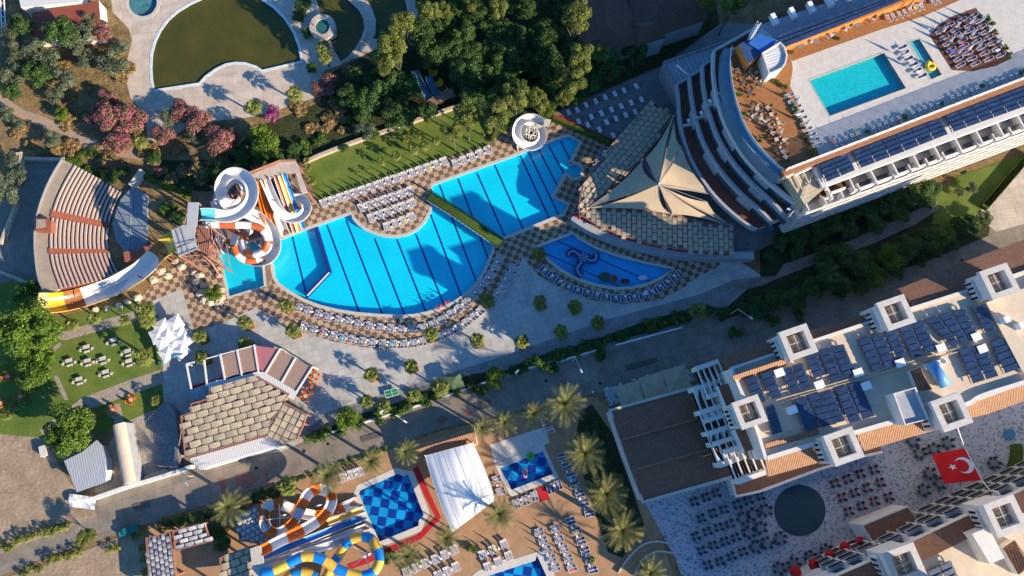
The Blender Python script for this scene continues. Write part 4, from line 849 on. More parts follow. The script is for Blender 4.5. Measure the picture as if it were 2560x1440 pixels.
M['silver']=mat('silver_canvas',(0.42,0.41,0.40),0.7,var=0.12,scale=1.5)
shade_roof('canvas_pavilion',[(366,1345),(425,1330),(438,1440),(450,1500),(378,1500)],4.0,(366,1345),(378,1440),1.3,0.9,'pale grey canvas roof in narrow strips at the bottom edge',mname='silver')
shade_roof('canvas_pavilion',[(432,1328),(510,1308),(525,1353),(440,1376)],4.2,(432,1328),(510,1308),2.0,1.0,'shaded pale canvas roof of long panels beside the hedge palms',mname='silver',arch=0.1,gap=0.12)
shade_roof('canvas_pavilion',[(590,1290),(640,1265),(690,1340),(660,1360),(600,1350)],3.2,(590,1290),(640,1265),1.1,1.1,'dark shaded canvas roof left of the orange and white slide',mname='silver')
# restaurant extras
M['ribwhite']=striped('white_ribbed_sheet',(0.68,0.67,0.64),(0.45,0.45,0.44),0.45,R(18),0.7,0.5,0.08,0.03)
b=MB(); b.prism(PL([(474,1146),(670,1090),(704,1112),(497,1173)],4.2),4.0,4.2); b.wall(PL([(497,1173),(704,1112)],4.2),0.3,0,4.0); single('veranda_roof',b,M['ribwhite'],'white corrugated veranda roof along the lower side of the restaurant','roof')
b=MB(); b.wall(PL([(520,968),(580,952),(645,934),(738,990)],4.6),1.9,4.45,4.6); single('gutter_roof',b,M['ribwhite'],'narrow white corrugated strip between the restaurant and its pergola','roof')
pg=thing('pergola','pergola fan with brown slats and one dusty pink canvas beside the restaurant','pergola',P(640,910)); zz=4.6
M['slat']=striped('brown_slats',(0.36,0.24,0.18),(0.22,0.13,0.09),0.35,R(-70),0.75,0.7); M['pink']=mat('pink_canvas',(0.40,0.15,0.15),0.8,var=0.06)
def quadp(nm,q,m,par,z=zz): b=MB(); b.prism(PL(q,z),z-0.08,z); return part(nm,b,M[m],par)
quadp('slat_roof',[(550,893),(590,878),(603,938),(562,950)],'slat',pg); quadp('slat_roof',[(593,877),(634,864),(645,929),(606,938)],'slat',pg); quadp('pink_canvas',[(636,864),(698,872),(664,931),(647,929)],'pink',pg)
quadp('slat_roof',[(701,874),(737,894),(703,954),(666,933)],'slat',pg); quadp('slat_roof',[(740,896),(779,918),(742,978),(705,956)],'slat',pg)
b=MB()
for a,c in (((550,885),(563,952)),((592,874),(605,940)),((635,862),(646,930)),((700,872),(664,932)),((739,894),(704,956)),((781,917),(741,980)),((466,910),(478,972)),((510,900),(518,965))): b.wall(PL([a,c],zz+.15),0.32,zz-0.05,zz+0.25)
parts('beam',b,M['white'],pg); b=MB(); b.wall(PL([(466,910),(487,905)],zz),0.25,zz-.1,zz+.15); b.wall(PL([(515,897),(634,864)],zz),0.2,zz-.1,zz+.1); parts('front_beam',b,M['white'],pg)
b=MB()
for x,y in ((466,910),(550,885),(635,862),(700,872),(781,917)): p=P(x,y,zz); b.box((p.x,p.y,2.2),(0.25,0.25,4.4))
parts('post',b,M['white'],pg)
b=MB(); b.prism(PL([(476,975),(522,958),(526,996),(480,1002)],3.5),0,3.5); single('kiosk',b,mat('blue_grey_roof',(0.25,0.30,0.34),0.7),'grey blue flat kiosk roof at the corner of the restaurant','kiosk')
b=MB(); b.prism(PL([(478,966),(558,942),(560,955),(480,978)],0.5),0,0.5); single('carpet',b,M['red'],'dark red sofa run under the open pergola beams','sofa')
# ---------------------------------------------------------------- tensile tent
tent=thing('tensile_tent','big cream tensile tent of pointed petals between the hotel and the pool','tent',P(1640,470)); AP=P(1647,461,13)
def membrane(c1,c2,z1,z2,sag=0.10,apex=AP,a0=0.05):
    A=apex; B=P(*c1,z1); C=P(*c2,z2); N=8; vs=[];idx={}
    m=(B+C)/2
    for i in range(N+1):
        s=i/N
        for j in range(N+1):
            t=j/N
            e=B*(1-t)+C*t; bow=4*t*(1-t); e=e+(A-e)*bow*sag; 
            # concave radial sides
            q=A*(1-s)+e*s
            side=4*s*(1-s)*0.07; cen=A*(1-s)+((m+(A-m)*sag))*s; q=q+(cen-q)*side*2.2*(abs(2*t-1)**1.5)
            q=Vector((q.x,q.y,q.z-1.5*math.sin(math.pi*s)*0.9)); vs.append(q)
    fs=[(i*(N+1)+j,i*(N+1)+j+1,(i+1)*(N+1)+j+1,(i+1)*(N+1)+j) for i in range(N) for j in range(N)]
    b=MB(); b.add(vs,fs); part('membrane',b,M['cream'],tent,sm=True)
    return B,C
TC=[((1468,520),(1606,400),5.2,7),((1676,535),(1468,520),6.5,5.2),((1826,566),(1682,536),5.2,6.5),((1778,492),(1826,566),7,5.2),((1702,372),(1774,486),9,7.2),((1702,300),(1702,368),9,9),((1684,288),(1700,296),8,9),((1610,398),(1682,292),7,8)]
TC=[((1468,520),(1605,402),5.2,7),((1676,535),(1468,520),6.5,5.2),((1826,566),(1682,536),5.2,6.5),((1770,505),(1828,566),8,5.2),((1702,362),(1776,486),10,9),((1686,300),(1704,368),8,10),((1613,396),(1683,290),7,8)]
cb=MB()
for c1,c2,z1,z2 in TC:
    B,C=membrane(c1,c2,z1,z2); cb.tube([AP,B],0.05,4); cb.tube([AP,C],0.05,4)
part('cables',cb,M['steel'],tent)
b=MB(); b.tube([Vector((AP.x,AP.y,0)),AP+Vector((0,0,0.8))],0.22,8); part('mast',b,M['white'],tent)
b=MB()
for (x,y,z) in ((1468,520,5.2),(1606,400,7),(1680,536,6.5),(1828,566,5.2),(1684,290,8)): p=P(x,y,z); b.tube([(p.x,p.y,0),(p.x,p.y,z+.3)],0.14,6)
parts('corner_post',b,M['white'],tent)
wt_=thing('canopy_tent','large white stretched canopy tent standing between the two checkered pools','tent',P(1150,1215)); zz=5.0
nx,ny=16,18; A,B,C,D=P(1062,1139,zz),P(1182,1107,zz),P(1238,1250,zz),P(1130,1332,zz); vs=[]
for j in range(ny+1):
    for i in range(nx+1):
        u,v=i/nx,j/ny; q=(A*(1-u)+B*u)*(1-v)+(D*(1-u)+C*u)*v; cx=(A+B+C+D)/4
        ed=(4*u*(1-u))*(4*v*(1-v)); e2=abs(math.sin(math.pi*u*1.0))
        bul=0.055*(math.sin(math.pi*v)-0.0); q=q+(q-cx)*bul*(1 if True else 0)
        z=zz+2.2*math.sin(math.pi*u)*math.sin(math.pi*min(max(v,0.04),0.96))**0.35*0.55+0.32*abs(math.sin(math.pi*u*5))*ed**.3-0.2
        vs.append((q.x,q.y,z))
b=MB(); b.add(vs,[(j*(nx+1)+i,j*(nx+1)+i+1,(j+1)*(nx+1)+i+1,(j+1)*(nx+1)+i)[::-1] for j in range(ny) for i in range(nx)]); part('canopy',b,M['white_fab'],wt_,sm=True)
b=MB()
for i in (0,3,6,10,13,16): b.tube([Vector(vs[j*(nx+1)+i])+Vector((0,0,.03)) for j in range(ny+1)],.05,4)
parts('seam',b,M['kerb'],wt_)
b=MB()
for q in (A,B,C,D,(A+D)/2,(B+C)/2): b.tube([(q.x,q.y,0),(q.x,q.y,zz)],0.12,6)
parts('post',b,M['whitep'],wt_)
b=MB(); r=PL([(1036,1112),(1185,1066),(1192,1110),(1055,1150)],4.0); b.prism(r,0,3.4,0); w2=thing('tile_roofed_bar','small bar with a sloping terracotta tile roof behind the white tent','bar',P(1115,1110)); part('wall',b,M['white'],w2)
b=MB(); h=[Vector((p.x,p.y,3.5)) for p in r]; mid0=(h[0]+h[3])/2+Vector((0,0,1.2)); mid1=(h[1]+h[2])/2+Vector((0,0,1.2)); m0=h[0]*.68+h[3]*.32+Vector((0,0,1.1)); m1=h[1]*.68+h[2]*.32+Vector((0,0,1.1)); b.add([h[0],h[1],h[2],h[3],m0,m1],[(0,4,5,1),(4,3,2,5),(0,3,4),(1,5,2)]); part('roof',b,M['tileS'],w2)
# white parasol cluster
def parasol_open(x,y,sz,z,rz,lab,col='white_fab',grp='white square parasols by the garden'):
    c=P(x,y,z); t=thing('parasol',lab,'parasol',(c.x,c.y,0),grp); b=MB(); h=sz/2; co=[Vector((c.x+h*(u*math.cos(rz)-v*math.sin(rz)),c.y+h*(u*math.sin(rz)+v*math.cos(rz)),z)) for u,v in((-1,-1),(1,-1),(1,1),(-1,1))]
    top=Vector((c.x,c.y,z+0.38)); vs=co+[top]+[ (co[i]+co[(i+1)%4])/2+Vector((0,0,-0.02))+(c-(co[i]+co[(i+1)%4])/2)*0.06 for i in range(4)]
    b.add(vs,[(i,5+i,4) for i in range(4)]+[(5+i,(i+1)%4,4) for i in range(4)]); part('canopy',b,M[col],t); b=MB(); b.tube([(c.x,c.y,0),(c.x,c.y,z+1)],0.05,5); part('pole',b,M['steel'],t)
cl=[(403,818),(438,808),(416,843),(448,832),(405,852),(460,852),(434,862),(418,884),(452,877),(394,838)]
pw=['top left','top right','centre left','centre right','left edge','right edge','middle','lowest','lower right','outermost left']
for i,(x,y) in enumerate(cl): parasol_open(x,y,3.3,2.6+0.08*(i%3),R(28+8*(i%3)),'white square parasol, the %s one of the dense cluster by the garden'%pw[i])
# three beige market parasols beside the hall
for i,(x,y) in enumerate(((1576,988),(1634,966),(1692,948))): parasol_open(x,y,5.4,3.2,R(16),'%s of three big beige parasols beside the tile roofed hall'%['leftmost','middle','rightmost'][i],'taupe','beige market parasols by the road')
b=MB(); b.prism(PL([(1508,972),(1720,922),(1740,950),(1524,1015)],0.3),0,0.12); single('side_terrace',b,M['mosaic'],None,None,kind='structure')
for i in range(7):
    x,y=1482+34.2*i,980-10.2*i; p=P(x,y,2.6); t=thing('wall_lamp','%s white globe lamp from the left on the terrace wall by the road'%ORD[i],'lamp',(p.x,p.y,0),'globe lamps along the road wall'); b=MB(); b.tube([(p.x,p.y,0),(p.x,p.y,2.4)],0.05,5); part('post',b,M['steel'],t)
    b=MB(); b.tube([(p.x,p.y,2.35),(p.x,p.y,2.5),(p.x,p.y,2.7),(p.x,p.y,2.8)],0.2,8); part('globe',b,M['whitep'],t)
b=MB(); p=P(1140,942,2.8); q=PL([(1108,943),(1150,932),(1163,968),(1118,975)],2.2); b.add(q+[p],[(0,1,4),(1,2,4),(2,3,4),(3,0,4)]); t=thing('green_parasol','large olive green pyramid canopy by the plaza hedge','canopy',P(1140,960)); part('canopy',b,mat('olive_canvas',(0.10,0.15,0.07),0.8),t); b=MB(); b.tube([(p.x,p.y,0),(p.x,p.y,2.8)],0.06,6); part('pole',b,M['steel'],t)
tt=thing('table_tennis_table','green table tennis table with white lines on the plaza','table',P(978,983)); b=MB(); b.prism(PL([(960,978),(992,970),(997,986),(966,995)],0.76),0.70,0.76); part('table_top',b,mat('table_green',(0.01,0.22,0.09),0.5),tt); b=MB(); b.wall(PL([(960,978),(992,970),(997,986),(966,995)],0.77),0.12,0.7,0.775,closed=True); b.wall(PL([(976,974),(981,990)],0.8),0.05,0.76,0.9); b.wall(PL([(963,986.5),(994.5,978)],0.8),0.04,0.76,0.772); part('lines_and_net',b,M['whitep'],tt)
b=MB()
for x,y in ((964,980),(990,972),(994,985),(968,992)): p=P(x,y,0.7); b.box((p.x,p.y,.35),(.08,.08,.7))
parts('leg',b,M['steel'],tt)
# ---------------------------------------------------------------- footbridge
br=thing('footbridge','narrow footbridge with green turf deck and railings across the big pool','bridge',P(1155,545)); zb=1.6
pa,pb=P(1071,486,zb),P(1251,607,zb); dd=(pb-pa).normalized(); nn=Vector((-dd.y,dd.x,0))
path=[pa+(pb-pa)*(i/20)+Vector((0,0,0.9*math.sin(math.pi*i/20)-0.9)) for i in range(21)]
b=MB(); vs=[];w_=0.95
for p in path: vs+=[p+nn*w_,p-nn*w_,p+nn*w_-Vector((0,0,.35)),p-nn*w_-Vector((0,0,.35))]
b.add(vs,[f for i in range(20) for f in ((4*i,4*i+1,4*i+5,4*i+4),(4*i+2,4*i+6,4*i+7,4*i+3),(4*i,4*i+4,4*i+6,4*i+2),(4*i+1,4*i+3,4*i+7,4*i+5))]); part('deck',b,M['turf'],br)
M['dgreen']=mat('dark_green_paint',(0.015,0.05,0.025),0.6)
for s in (-1,1):
    b=MB()
    for h in (0.5,1.05): b.tube([p+nn*s*(w_+.25)+Vector((0,0,h)) for p in path],0.06,4)
    for p in path[::1]: b.tube([p+nn*s*(w_+.25)-Vector((0,0,.3)),p+nn*s*(w_+.25)+Vector((0,0,1.05))],0.05,4)
    part('railing',b,M['dgreen'],br)
    b=MB(); b.tube([p+nn*s*(w_+.12)-Vector((0,0,.2)) for p in path],0.16,4); part('side_beam',b,M['whitep'] if s<0 else M['dgreen'],br)
b=MB()
for i in (0,20):
    for s in (-1,1): p=path[i]+nn*s*(w_+.2); b.box((p.x,p.y,1.2),(.3,.3,2.4))
parts('gate_post',b,M['dgreen'],br)
# green fence by sun terrace
b=MB(); b.wall(PL([(1383,292),(1460,325),(1535,358)],2.0),0.7,0,2.0); single('hedge_fence',b,M['turf'],'long dark green turf screen between the sun terrace and pool deck','fence')
b=MB(); b.wall(PL([(1385,288),(1462,321),(1537,354)],1.2),0.5,0,1.2); single('flower_box',b,M['red'],'narrow red planted trough behind the green screen','trough')
# ---------------------------------------------------------------- big amphitheatre
am=thing('amphitheatre','open-air amphitheatre with curved striped seat rows and brick red aisles','amphitheatre',P(200,580))
AC=P(560,590); M['seat']=mat('seat_concrete',(0.42,0.375,0.325),0.85,var=0.1,scale=1.5,fine=0.15); M['seatred']=mat('seat_red_riser',(0.24,0.075,0.055),0.85,var=0.2,scale=1); M['aisle']=mat('aisle_brick',(0.30,0.10,0.06),0.9,var=0.2,scale=3,fine=0.2); M['tan']=mat('tan_walk',(0.36,0.29,0.21),0.9,var=0.15,scale=.6,fine=.12)
inn=[(306,478),(288,515),(276,550),(270,590),(272,622),(281,650),(300,690)]
out=[(182,410),(152,462),(130,515),(121,570),(120,620),(126,665),(146,722)]
I=smooth(inn,6); O=smooth(out,6); NS=14; N=len(I)
def inter(k,f): a=I[k];b_=O[k]; return (a[0]+(b_[0]-a[0])*f,a[1]+(b_[1]-a[1])*f)
def am_section(k0,k1):
    for r in range(NS):
        f0=r/NS;f1=(r+1)/NS; z=0.2+0.38*r
        b=MB(); ring=[P(*inter(k,f0),z) for k in range(k0,k1+1)]+[P(*inter(k,f1),z) for k in range(k1,k0-1,-1)]
        b.prism(ring,0,z,0); part('row_step',b,M['seatred'],am)
        b=MB(); ring=[P(*inter(k,f0+0.01),z+.3) for k in range(k0,k1+1)]+[P(*inter(k,f0+0.54/NS),z+.3) for k in range(k1,k0-1,-1)]
        b.prism(ring,z,z+0.30,0); part('seat_row',b,M['seat'],am)
am_section(0,13); am_section(15,24); am_section(26,36)
for k0,k1 in ((13,15),(24,26)):
    b=MB()
    for r in range(NS*2):
        f0=r/(NS*2);f1=(r+1)/(NS*2); zq=.25+.19*r; b.prism([P(*inter(k0,f0),zq),P(*inter(k1,f0),zq),P(*inter(k1,f1),zq),P(*inter(k0,f1),zq)],0,zq)
    part('aisle',b,M['aisle'],am)
b=MB(); ow_=smooth([(160,400),(128,455),(103,520),(92,580),(93,640),(102,700),(125,748)],6); oz=5.2
b.prism([P(*q,oz) for q in O]+[P(*q,oz) for q in ow_[::-1]],0,oz); part('upper_walk',b,M['tan'],am)
b=MB(); b.wall([P(x-1,y,oz) for x,y in ow_],0.12,oz,oz+0.9); part('railing',b,M['steel'],am)
b=MB(); bx=PL([(87,545),(118,545),(130,552),(128,580),(88,578)],6.6); b.prism(bx,5.2,6.6,0); part('control_booth',b,M['aisle'],am); b=MB(); b.prism(PL([(91,548),(113,548),(114,568),(90,570)],6.8),6.6,6.8); part('booth_roof',b,M['tan'],am); b=MB(); b.prism(PL([(115,546),(129,552),(126,576),(113,573)],6.7),6.6,6.75); part('booth_front',b,M['aisle'],am)
# stage
st=thing('stage','blue grey amphitheatre stage with a ridged floor','stage',P(320,560)); b=MB(); b.prism(PL([(332,465),(368,486),(366,600),(358,640),(330,640),(318,640),(290,600),(280,560),(300,500)],0.9),0,0.9); part('floor',b,mat('stage_floor',(0.17,0.22,0.25),0.8,var=0.12),st)
b=MB(); b.wall(PL([(331,470),(326,560),(318,640)],1.0),0.15,0.9,1.0); part('ridge_line',b,M['grey'],st)
b=MB(); b.box(P(352,636,2.2),(6.5,2.2,2.4),R(16)); part('brick_gate',b,M['aisle'],st); b=MB(); b.box(P(345,448,1.5),(0.5,4.5,3.0),R(-30)); part('side_screen',b,M['kerb'],st)
# walls left of the amphitheatre
for pts,l in (([(40,385),(50,380),(52,428)],'pale rubble wall stub at the left beside the service yard'),([(60,395),(160,397)],'pale stone wall along the top of the dark service yard'),([(0,610),(18,560),(40,505)],'curving stone wall at the left edge of the photo'),([(0,680),(40,695),(75,712)],'low stone wall below the service yard near the left edge')):
    b=MB(); b.wall(PL(pts,1.2),0.7,0,1.2); single('stone_wall',b,M['stone'],l,'wall')
# small amphitheatre
sa=thing('small_amphitheatre','small shaded amphitheatre of curved rough stone steps left of the restaurant','amphitheatre',P(410,1110))
I2=smooth([(365,1052),(385,1075),(392,1105),(390,1135),(382,1165)],5); O2=smooth([(425,1008),(450,1030),(457,1075),(460,1120),(455,1170)],5)
for r in range(8):
    b=MB(); q=lambda k,f:(I2[k][0]+(O2[k][0]-I2[k][0])*f,I2[k][1]+(O2[k][1]-I2[k][1])*f)
    b.prism([P(*q(k,r/8)) for k in range(21)]+[P(*q(k,(r+1)/8)) for k in range(20,-1,-1)],0,0.35*(r+1)); part('stone_step',b,mat('rough_step_stone',(0.22,0.21,0.20),0.9,var=.4,scale=2.5,fine=.35) if r==0 else bpy.data.materials['rough_step_stone'],sa)
b=MB(); bs_=thing('barrel_roof','long pale barrel vaulted roof beside the small amphitheatre stage','roof',P(310,1135)); 
ax0,ax1=P(298,1060,4),P(325,1207,4); dd=(ax1-ax0).normalized(); nn=Vector((-dd.y,dd.x,0)); vs=[]
for e in (ax0,ax1):
    for i in range(9): a=math.pi*i/8; vs.append(e+nn*math.cos(a)*1.35+Vector((0,0,math.sin(a)*0.9)))
b.add(vs,[(i,i+1,10+i,9+i) for i in range(8)]+[tuple(range(8,-1,-1)),tuple(range(9,18))]); part('vault',b,M['beige'],bs_); b=MB(); b.wall([ax0,ax1],2.4,0,3.95); part('wall',b,M['grey'],bs_)
b=MB(); b.prism(PL([(160,1152),(205,1130),(242,1100),(256,1115),(264,1150),(264,1205),(192,1230)],4.0),3.7,4.0); t=thing('metal_shed','shed with a ribbed silver metal roof below the round tree','shed',P(215,1170)); part('roof',b,M['metal'],t); b=MB(); b.prism(PL([(168,1160),(240,1112),(258,1150),(258,1200),(196,1222)],3.6),0,3.7); part('wall',b,M['white'],t)
b=MB(); b.wall(PL([(232,1246),(300,1222),(400,1192),(478,1166)],2.0),0.7,0,2.0); single('white_wall',b,M['white'],'long white garden wall along the road below the small amphitheatre','wall')
vs=[];
for i in range(7):
    for j in range(5): p=P(172+i*11,1234+j*8+i*1.5,1.0); vs.append((p.x,p.y,0.6+0.7*rnd.random()))
b=MB(); b.add(vs,[(i*5+j,i*5+j+1,(i+1)*5+j+1,(i+1)*5+j) for i in range(6) for j in range(4)]); single('tarpaulin',b,M['white_fab'],'crumpled white tarpaulin heap at the corner of the white wall','tarpaulin')
# roofs at the top left
t=thing('shed','flat rust red roofed shed behind the shrubs at the top left','shed',P(165,45)); b=MB(); b.prism(PL([(80,32),(247,2),(252,55),(250,90),(88,98)],3.5),0,3.5,0,1); part('walls',b,[M['white'],mat('rust_red_roof',(0.26,0.07,0.04),0.8,var=.06,scale=.4)],t)
t=thing('shed','white ribbed metal roof cut by the top left photo edge','shed',P(120,5)); b=MB(); b.prism(PL([(42,-30),(190,-60),(200,5),(118,12),(52,18)],4.2),0,4.2,0,1); part('walls',b,[M['white'],M['ribwhite']],t)
t=thing('truss_tower','white lattice truss lying at the top left edge','truss',P(5,60)); b=MB()
for i in range(8):
    y=-10+i*16; b.tube([P(2,y,2),P(11,y+6,2)],0.08,4)
for x0,x1 in ((0,6),(9,16)): b.tube([P(x0,-20,2),P(x1,112,2)],0.15,4)
b.tube([P(3,112,0),P(3,112,2)],0.1,4); part('lattice',b,M['whitep'],t)
b=MB(); b.wall(PL([(758,405),(800,386),(880,355),(1000,313),(1060,292),(1150,262),(1180,250)],1.0),0.8,0,1.0); single('stone_wall',b,mat('tan_wall',(0.45,0.35,0.25),0.9,var=.2,scale=1.5),'long tan stone wall behind the lawn','wall')
# plaza hedge wall along the road
for i,(a,c) in enumerate((((790,1092),(905,1058)),((910,1056),(1065,1007)),((1105,992),(1215,955)),((1285,930),(1385,902)),((1392,905),(1500,872)),((1540,862),(1706,818)))):
    b=MB(); b.wall(PL([a,c],1.0),0.35,0,1.0); single('road_wall',b,M['white'],'%s stretch from the left of the white wall between plaza and road'%ORD[i],'wall','white wall stretches along the road')
# ---------------------------------------------------------------- slides
def sp3(pts,k=6): return [P(*q[:2],q[2]) for q in smooth(pts,k)]
OR=mat('slide_orange',(0.60,0.16,0.015),0.3,var=0.08,spec=.5); WH=mat('slide_white',(0.72,0.70,0.66),0.3,var=0.04,spec=.5); RD=mat('slide_rust_red',(0.42,0.105,0.03),0.35,var=.08,spec=.5); CY=mat('slide_cyan',(0.10,0.45,0.55),0.3,var=.1,spec=.5); YE=mat('slide_yellow',(0.68,0.42,0.06),0.3,var=.08,spec=.5); BL=mat('slide_blue',(0.01,0.19,0.52),0.3,var=.1,spec=.5); OY=mat('slide_olive_yellow',(0.40,0.34,0.03),0.3,spec=.5); BR=mat('slide_brown',(0.26,0.09,0.02),0.35,spec=.5); PY=mat('slide_pale_yellow',(0.72,0.52,0.20),0.3,spec=.5); DY=mat('slide_deep_yellow',(0.66,0.36,0.01),0.3,spec=.5); YR=mat('slide_red',(0.48,0.10,0.03),0.4,spec=.5)
def supports(par,pts,m='rust',r=0.16):
    b=MB()
    for (x,y,z) in pts: p=P(x,y,z); b.tube([(p.x,p.y,0),(p.x,p.y,z)],r,6)
    parts('support_post',b,M[m],par)
# white open spiral
t=thing('spiral_slide','white open spiral water slide with a cyan start, its coil highest of all','water slide',P(592,500))
pts=[(500,536,13.2),(530,536,12.8),(562,541,12.3),(592,535,11.8),(618,515,11.2),(630,487,10.6),(624,455,10),(602,436,9.5),(576,434,9),(556,452,8.4),(552,480,7.9),(566,506,7.3),(592,513,6.8),(612,498,6.2),(617,474,5.6),(608,450,5),(588,446,4.4),(566,458,3.9),(552,485,3.5),(545,515,3.0),(544,545,2.5),(549,575,1.9),(559,603,1.2),(572,628,0.5)]
b=MB(); b.flume(sp3(pts,7),1.25,lambda i,K:1 if i<8 else 0,n=10,span=190,th=0.14,rimm=2); part('flume',b,[WH,CY,WH],t,sm=False); supports(t,[(592,478,9.5),(560,470,7),(618,480,7),(548,545,2)])
b=MB(); c=P(592,478,9); b.tube([(c.x,c.y,0),(c.x,c.y,9)],0.35,8); 
for k in range(6): a=k*math.pi/3; b.tube([(c.x,c.y,5+.5*k),(c.x+3.0*math.cos(a),c.y+3.3*math.sin(a),5.5+.6*k)],0.12,5)
part('centre_column',b,M['rust'],t)
t=thing('flume_slide','wide cream open flume curling round the red and white tube','water slide',P(650,600))
pts=[(585,508,5.4),(612,528,5.0),(645,545,4.5),(670,568,4.0),(684,595,3.4),(685,622,2.9),(672,642,2.3),(650,650,1.8),(626,646,1.4),(608,632,1.0)]
b=MB(); b.flume(sp3(pts,6),1.35,lambda i,K:0,n=9,span=185,th=0.14,rimm=1); part('flume',b,[WH,mat('slide_pale_blue',(0.35,0.55,0.68),0.3)],t); supports(t,[(645,545,4.2),(684,610,3)])
t=thing('tube_slide','rust red and white striped tube slide coiled over the small cyan pool','water slide',P(640,610))
pts=[(514,561,11.6),(545,562,11.2),(580,563,10.7),(615,563,10.2),(645,568,9.6),(664,586,8.9),(668,608,8.3),(657,628,7.6),(637,636,7.0),(616,630,6.3),(606,610,5.7),(610,588,5.1),(625,574,4.6),(602,572,4.0),(588,592,3.5),(585,616,2.9),(594,638,2.3),(612,650,1.8),(634,652,1.4),(655,646,1.0)]
b=MB(); b.tube(sp3(pts,7),0.82,10,0,mf=lambda i,K:(i//8)%2); part('tube',b,[WH,RD],t,sm=True); supports(t,[(580,563,10.5),(637,604,8),(664,590,8.5),(594,638,2),(640,634,6.6)])
# orange double flume
t=thing('drop_slide','bright orange double drop slide running down to the pool','water slide',P(665,520))
for o_ in (-4.6,4.6):
    b=MB(); b.flume(sp3([(646+o_,452,8),(655+o_,485,6.4),(664+o_,520,5.0),(676+o_,560,3.0),(690+o_,594,0.7)],6),0.72,lambda i,K:0,n=7,span=180); part('flume',b,[OR],t)
supports(t,[(664,520,4.6),(676,560,2.6)])
t=thing('loop_slide','white open flume looping under and back over the coloured racing lanes','water slide',P(720,500))
pts=[(661,446,8),(671,470,7.4),(684,500,6.8),(696,524,6.2),(712,540,5.7),(733,546,5.3),(754,540,5.0),(766,522,4.6),(762,504,4.2),(748,495,3.8),(733,496,3.2),(715,500,2.6),(702,515,2.2),(696,538,1.8),(704,562,1.3),(714,588,.6)]
b=MB(); b.flume(sp3(pts,6),1.0,lambda i,K:0,n=9,span=185); part('flume',b,[WH],t); supports(t,[(684,500,6.4),(762,520,4.2)])
t=thing('racing_slide','three lane racing slide in red, yellow and blue beside the lawn','water slide',P(722,510)); 
for k,mm in enumerate((YR,YE,BL)):
    a0=(690+k*9.5,443-k*4.5); a1=(738+k*10.5,583-k*4.5); b=MB(); pp_=[]
    for i in range(15):
        f=i/14; z=7.5*(1-f)**1.1+0.35*math.sin(f*math.pi*3)*(1-f)+0.25; pp_.append(P(a0[0]+(a1[0]-a0[0])*f,a0[1]+(a1[1]-a0[1])*f,z))
    b.flume(pp_,0.42,lambda i,K:0,n=5,span=150,th=.1); part('lane',b,[mm],t)
    for s in (-1,1):
        if s==1 or k==0:
            d=(pp_[-1]-pp_[0]).normalized(); n_=Vector((-d.y,d.x,0)).normalized()*(-0.46*s); b=MB(); b.tube([q+n_+Vector((0,0,.05)) for q in pp_],0.10,4); part('lane_divider',b,WH,t)
supports(t,[(705,480,5.2),(725,530,2.8)])
# start deck for these slides
t=thing('slide_platform','raised concrete start platform above the racing slides with a rusty railing','platform',P(690,430)); b=MB(); zt=7.4; b.prism(PL([(627,436),(702,405),(740,404),(768,480),(755,484),(738,432),(712,432),(640,460)],zt),zt-0.4,zt); part('deck',b,M['conc'],t)
b=MB(); b.wall(PL([(626,434),(702,404),(741,403)],zt),0.1,zt,zt+1.0); part('railing',b,M['rust'],t); b=MB()
for x,y in ((630,440),(702,408),(738,408),(765,478),(700,430),(650,455)): p=P(x,y,zt); b.box((p.x,p.y,(zt-.4)/2),(.5,.5,zt-.4))
parts('post',b,M['rust'],t); b=MB(); p0=P(716,436,6);p1=P(752,490,2)
for i in range(14): f=i/13; q=p0*(1-f)+p1*f; b.box((q.x,q.y,6.5-5*f),(1.4,0.5,.15),R(-60))
parts('stair_tread',b,M['tan'],t)
# slide tower
tw=thing('slide_tower','brown steel slide tower with pale grey sheet roofs on criss-cross bracing','slide tower',P(480,590)); zt=14.5
M['sheet']=mat('pale_sheet_roof',(0.42,0.42,0.42),0.5,var=.08,scale=.5)
b=MB(); b.prism(PL([(470,506),(497,506),(492,566),(466,566)],zt),zt-.15,zt); part('roof_sheet',b,M['sheet'],tw); b=MB(); b.prism(PL([(428,576),(466,560),(490,560),(486,592),(494,622),(447,642)],zt-.6),zt-.8,zt-.6); part('roof_sheet',b,M['sheet'],tw)
b=MB()
for a,c in (((428,576),(447,642)),((447,641),(496,622)),((441,570),(462,636)),((453,566),(474,630)),((428,577),(468,558)),((440,612),(492,600)),((442,625),(490,604)),((470,506),(466,566)),((484,506),(479,566))): b.tube([P(*a,zt-.3),P(*c,zt-.3)],0.08,4)
parts('roof_rib',b,M['steel'],tw)
b=MB(); b.prism(PL([(492,562),(522,565),(524,640),(505,640),(498,622)],10.5),10.2,10.5); part('deck',b,striped('rust_grating',(0.36,0.16,0.11),(0.16,0.06,0.04),0.5,0,0.6,0.7),tw)
b=MB()
for x,y in ((470,508),(496,508),(430,578),(448,640),(494,622),(520,640),(524,566),(466,566)): p=P(x,y,zt-.8); b.tube([(p.x,p.y,0),(p.x,p.y,zt-.8)],0.22,6)
parts('tower_post',b,M['rust'],tw); b=MB()
br_=[(430,578),(448,640),(494,622),(520,640),(524,566),(496,508),(470,508),(430,578)]
for i in range(7):
    for z0,z1 in ((0.5,5),(5,9.5),(9.5,13)): 
        a=P(*br_[i],zt-.8); c=P(*br_[i+1],zt-.8); b.tube([(a.x,a.y,z0),(c.x,c.y,z1)],0.09,4); b.tube([(a.x,a.y,z1),(c.x,c.y,z0)],0.09,4)
parts('brace',b,M['rust'],tw)
b=MB()
